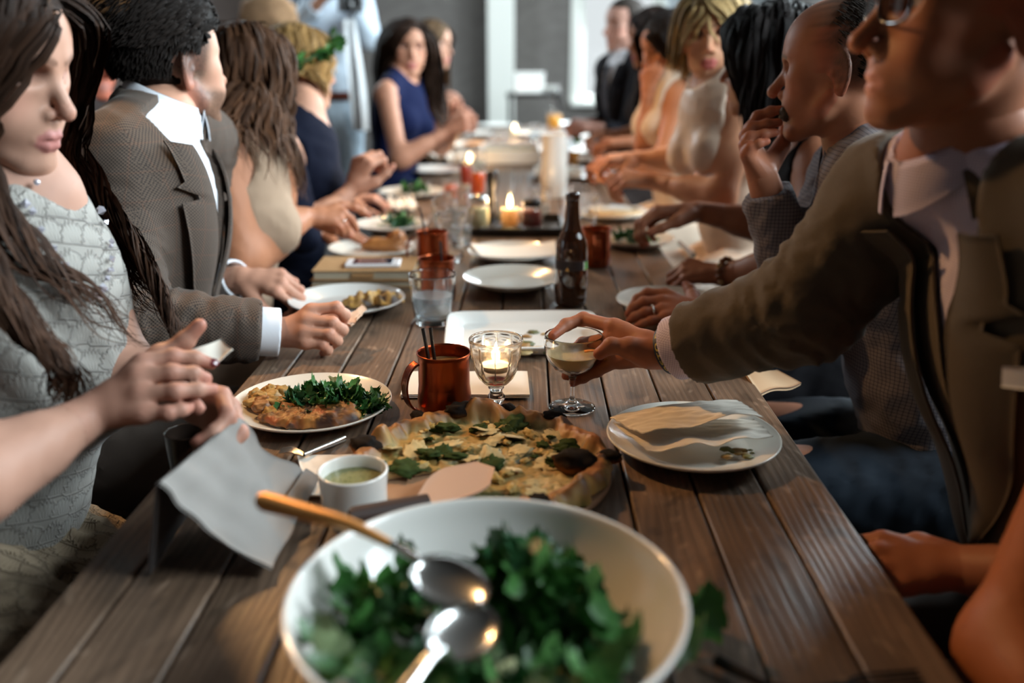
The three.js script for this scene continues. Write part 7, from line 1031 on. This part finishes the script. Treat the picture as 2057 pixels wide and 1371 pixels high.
// ---- blonde woman in blush lace
{
  const p = makePerson({ label: 'blonde woman in a sleeveless blush lace dress glancing towards us', fem: true, face: [-0.9, 0.3], chest: P(1452, 275, 2.42), pelvis: add(P(1452, 275, 2.42), [0.09, -0.40, 0]), shL: P(1497, 218, 2.3), elL: P(1450, 396, 2.3), wrL: P(1318, 366, 2.45), shR: P(1412, 205, 2.55), elR: P(1378, 322, 2.66), wrR: P(1282, 318, 2.72), handL: { dir: [-0.8, 0.1, -0.2], back: [0.2, 0.9, 0.3], thumb: [0, 0.2, -1], curl: 1.0 }, handR: { dir: [-0.9, -0.05, 0], back: [0, 0.9, 0.2], thumb: [0, 0.2, 1], curl: 1.0 }, head: { pos: P(1432, 76, 2.38), f: [-0.28, -0.04, 0.96], up: [-0.06, 1, 0], s: 0.97 }, skin: [0.56, 0.28, 0.16], headCell: 0.004, shadow: 0.8, lip: [0.40, 0.08, 0.08], lashes: true });
  dress(p, M.blush, { straps: true, top: 0.22 });
  longHair(p, { n: 700, len: (l, d) => 0.12 + 0.12 * clamp(d[1], 0, 1), steps: 18, r: 0.007, wave: 0.004, freq: 30, lift: 0.018, color: [0.66, 0.44, 0.19], tip: 1.2, part: -0.035 });
}
// ---- brunette with her hand at her face
{
  const p = makePerson({ label: 'brunette woman with long dark hair in ivory, hand raised to her chin', fem: true, face: [-0.95, 0.1], chest: P(1352, 230, 3.1), pelvis: add(P(1352, 230, 3.1), [0.06, -0.42, 0]), shL: P(1368, 205, 2.98), elL: P(1330, 330, 2.95), wrL: P(1260, 325, 3.0), shR: P(1330, 190, 3.25), elR: P(1300, 300, 3.1), wrR: P(1302, 200, 3.02), handL: { dir: [-1, 0, 0], back: [0, 1, 0], thumb: [0, 0, -1], curl: 0.9 }, handR: { dir: [0.1, 0.95, 0], back: [-0.6, 0, 0.8], thumb: [0.6, 0.3, 0], curl: 1.0, s: 1.05 }, head: { pos: P(1345, 100, 3.05), f: [-0.85, -0.25, 0.42], s: 0.96 }, skin: SKIN.tan, headCell: 0.005 });
  dress(p, M.ivory, { straps: true, top: 0.22, cell: 0.012, skirtCell: 0.018 });
  longHair(p, { n: 800, len: () => 0.42, steps: 22, r: 0.009, wave: 0.008, freq: 30, lift: 0.016, color: [0.02, 0.012, 0.009], tip: 1.4 });
}
// ---- guests at the far right
{
  const p = makePerson({ label: 'brown haired guest between the brunette and the man in the dark suit', fem: true, face: [-0.95, 0.1], chest: P(1325, 205, 3.75), pelvis: add(P(1325, 205, 3.75), [0.05, -0.42, 0]), elL: P(1330, 285, 3.6), wrL: P(1262, 285, 3.55), elR: P(1290, 270, 3.9), wrR: P(1240, 270, 3.9), handL: { dir: [-1, 0, 0], back: [0, 1, 0], thumb: [0, 0, -1], curl: 0.8 }, handR: { dir: [-1, 0, 0], back: [0, 1, 0], thumb: [0, 0, 1], curl: 0.8 }, head: { pos: P(1312, 78, 3.75), f: [-0.9, -0.15, 0.2], s: 0.96 }, skin: SKIN.tan, headCell: 0.006, bodyCell: 0.016 });
  dress(p, M.dark, { straps: true, top: 0.22, cell: 0.014, skirtCell: 0.02 });
  longHair(p, { n: 400, len: () => 0.3, steps: 16, r: 0.010, lift: 0.014, color: [0.04, 0.02, 0.014] });
  const s = makePerson({ label: 'man in a dark suit with white shirt and grey tie before the bright window', face: [-0.92, 0.4], chest: P(1264, 195, 4.35), pelvis: add(P(1264, 195, 4.35), [0.05, -0.42, 0]), elL: P(1262, 285, 4.2), wrL: P(1205, 258, 4.15), elR: P(1225, 265, 4.5), wrR: P(1190, 250, 4.3), handL: { dir: [-0.9, 0.1, 0], back: [0, 0.9, 0.3], thumb: [0, 0.2, -1], curl: 1.1 }, handR: { dir: [-0.9, 0.1, 0.1], back: [0, 0.9, 0.3], thumb: [0, 0.2, 1], curl: 1.1 }, head: { pos: P(1256, 54, 4.35), f: [-0.88, -0.04, 0.46], s: 1.0 }, skin: [0.52, 0.29, 0.22], headCell: 0.005, bodyCell: 0.016 });
  jacket(s, M.navySuit, { cell: 0.012, button: -0.22, open: 0.09, amp: 0.004 }); shirt(s, M.whiteShirt, { cell: 0.012 }); trousers(s, M.navySuit, 0.016);
  part(s.t, 'necktie', laid(s, off(s.torsoF, 0.012), 6, 30, (u, v) => [(u - 0.5) * mix(0.03, 0.07, v), 0.16 - 0.38 * v], 0.006, 0.004), flat('#4d4f57'));
  part(s.t, 'hair', withUV(hairCap(s, { shape: (x, y, z) => Math.max(skull(x, y, z) - 0.006, z > 0.03 ? 0.085 - y : -1, y < 0.07 ? z - 0.03 : -1, -0.01 - y + (z + 0.09) * -0.3), color: [0.055, 0.042, 0.034], cell: 0.006, rough: 0.005 })), hairMat);
}
// ---- the bare arm at the lower right corner
{
  const p = makePerson({ label: 'guest at the lower right corner of whom only a bare tanned arm shows', fem: true, face: [-1, 0.1], chest: [0.76, 0.95, -0.50], pelvis: [0.84, 0.55, -0.44], shR: P(2290, 790, 0.83), elR: P(2040, 1310, 0.85), wrR: P(2140, 1440, 0.76), elL: [0.80, 0.72, -0.22], wrL: [0.62, 0.66, -0.30], handR: { dir: [-0.6, -0.1, 0.5], back: [0, 1, 0], thumb: [0, 0, -1], curl: 0.5 }, handL: { dir: [-1, 0, 0], back: [0, 1, 0], thumb: [0, 0, -1], curl: 0.5 }, head: { pos: [0.70, 1.30, -0.52], f: [-1, -0.1, 0], s: 0.98 }, skin: [0.38, 0.125, 0.045], arm: 1.3, headCell: 0.008, bodyCell: 0.01 });
  dress(p, M.dark, { straps: true, top: 0.22 }); part(p.t, 'hair', withUV(hairCap(p, { shape: (x, y, z) => Math.max(skull(x, y, z) - 0.012, z > 0.03 ? 0.07 - y : -1), color: [0.03, 0.02, 0.014], cell: 0.008 })), hairMat);
}
renderer.render(scene, camera);
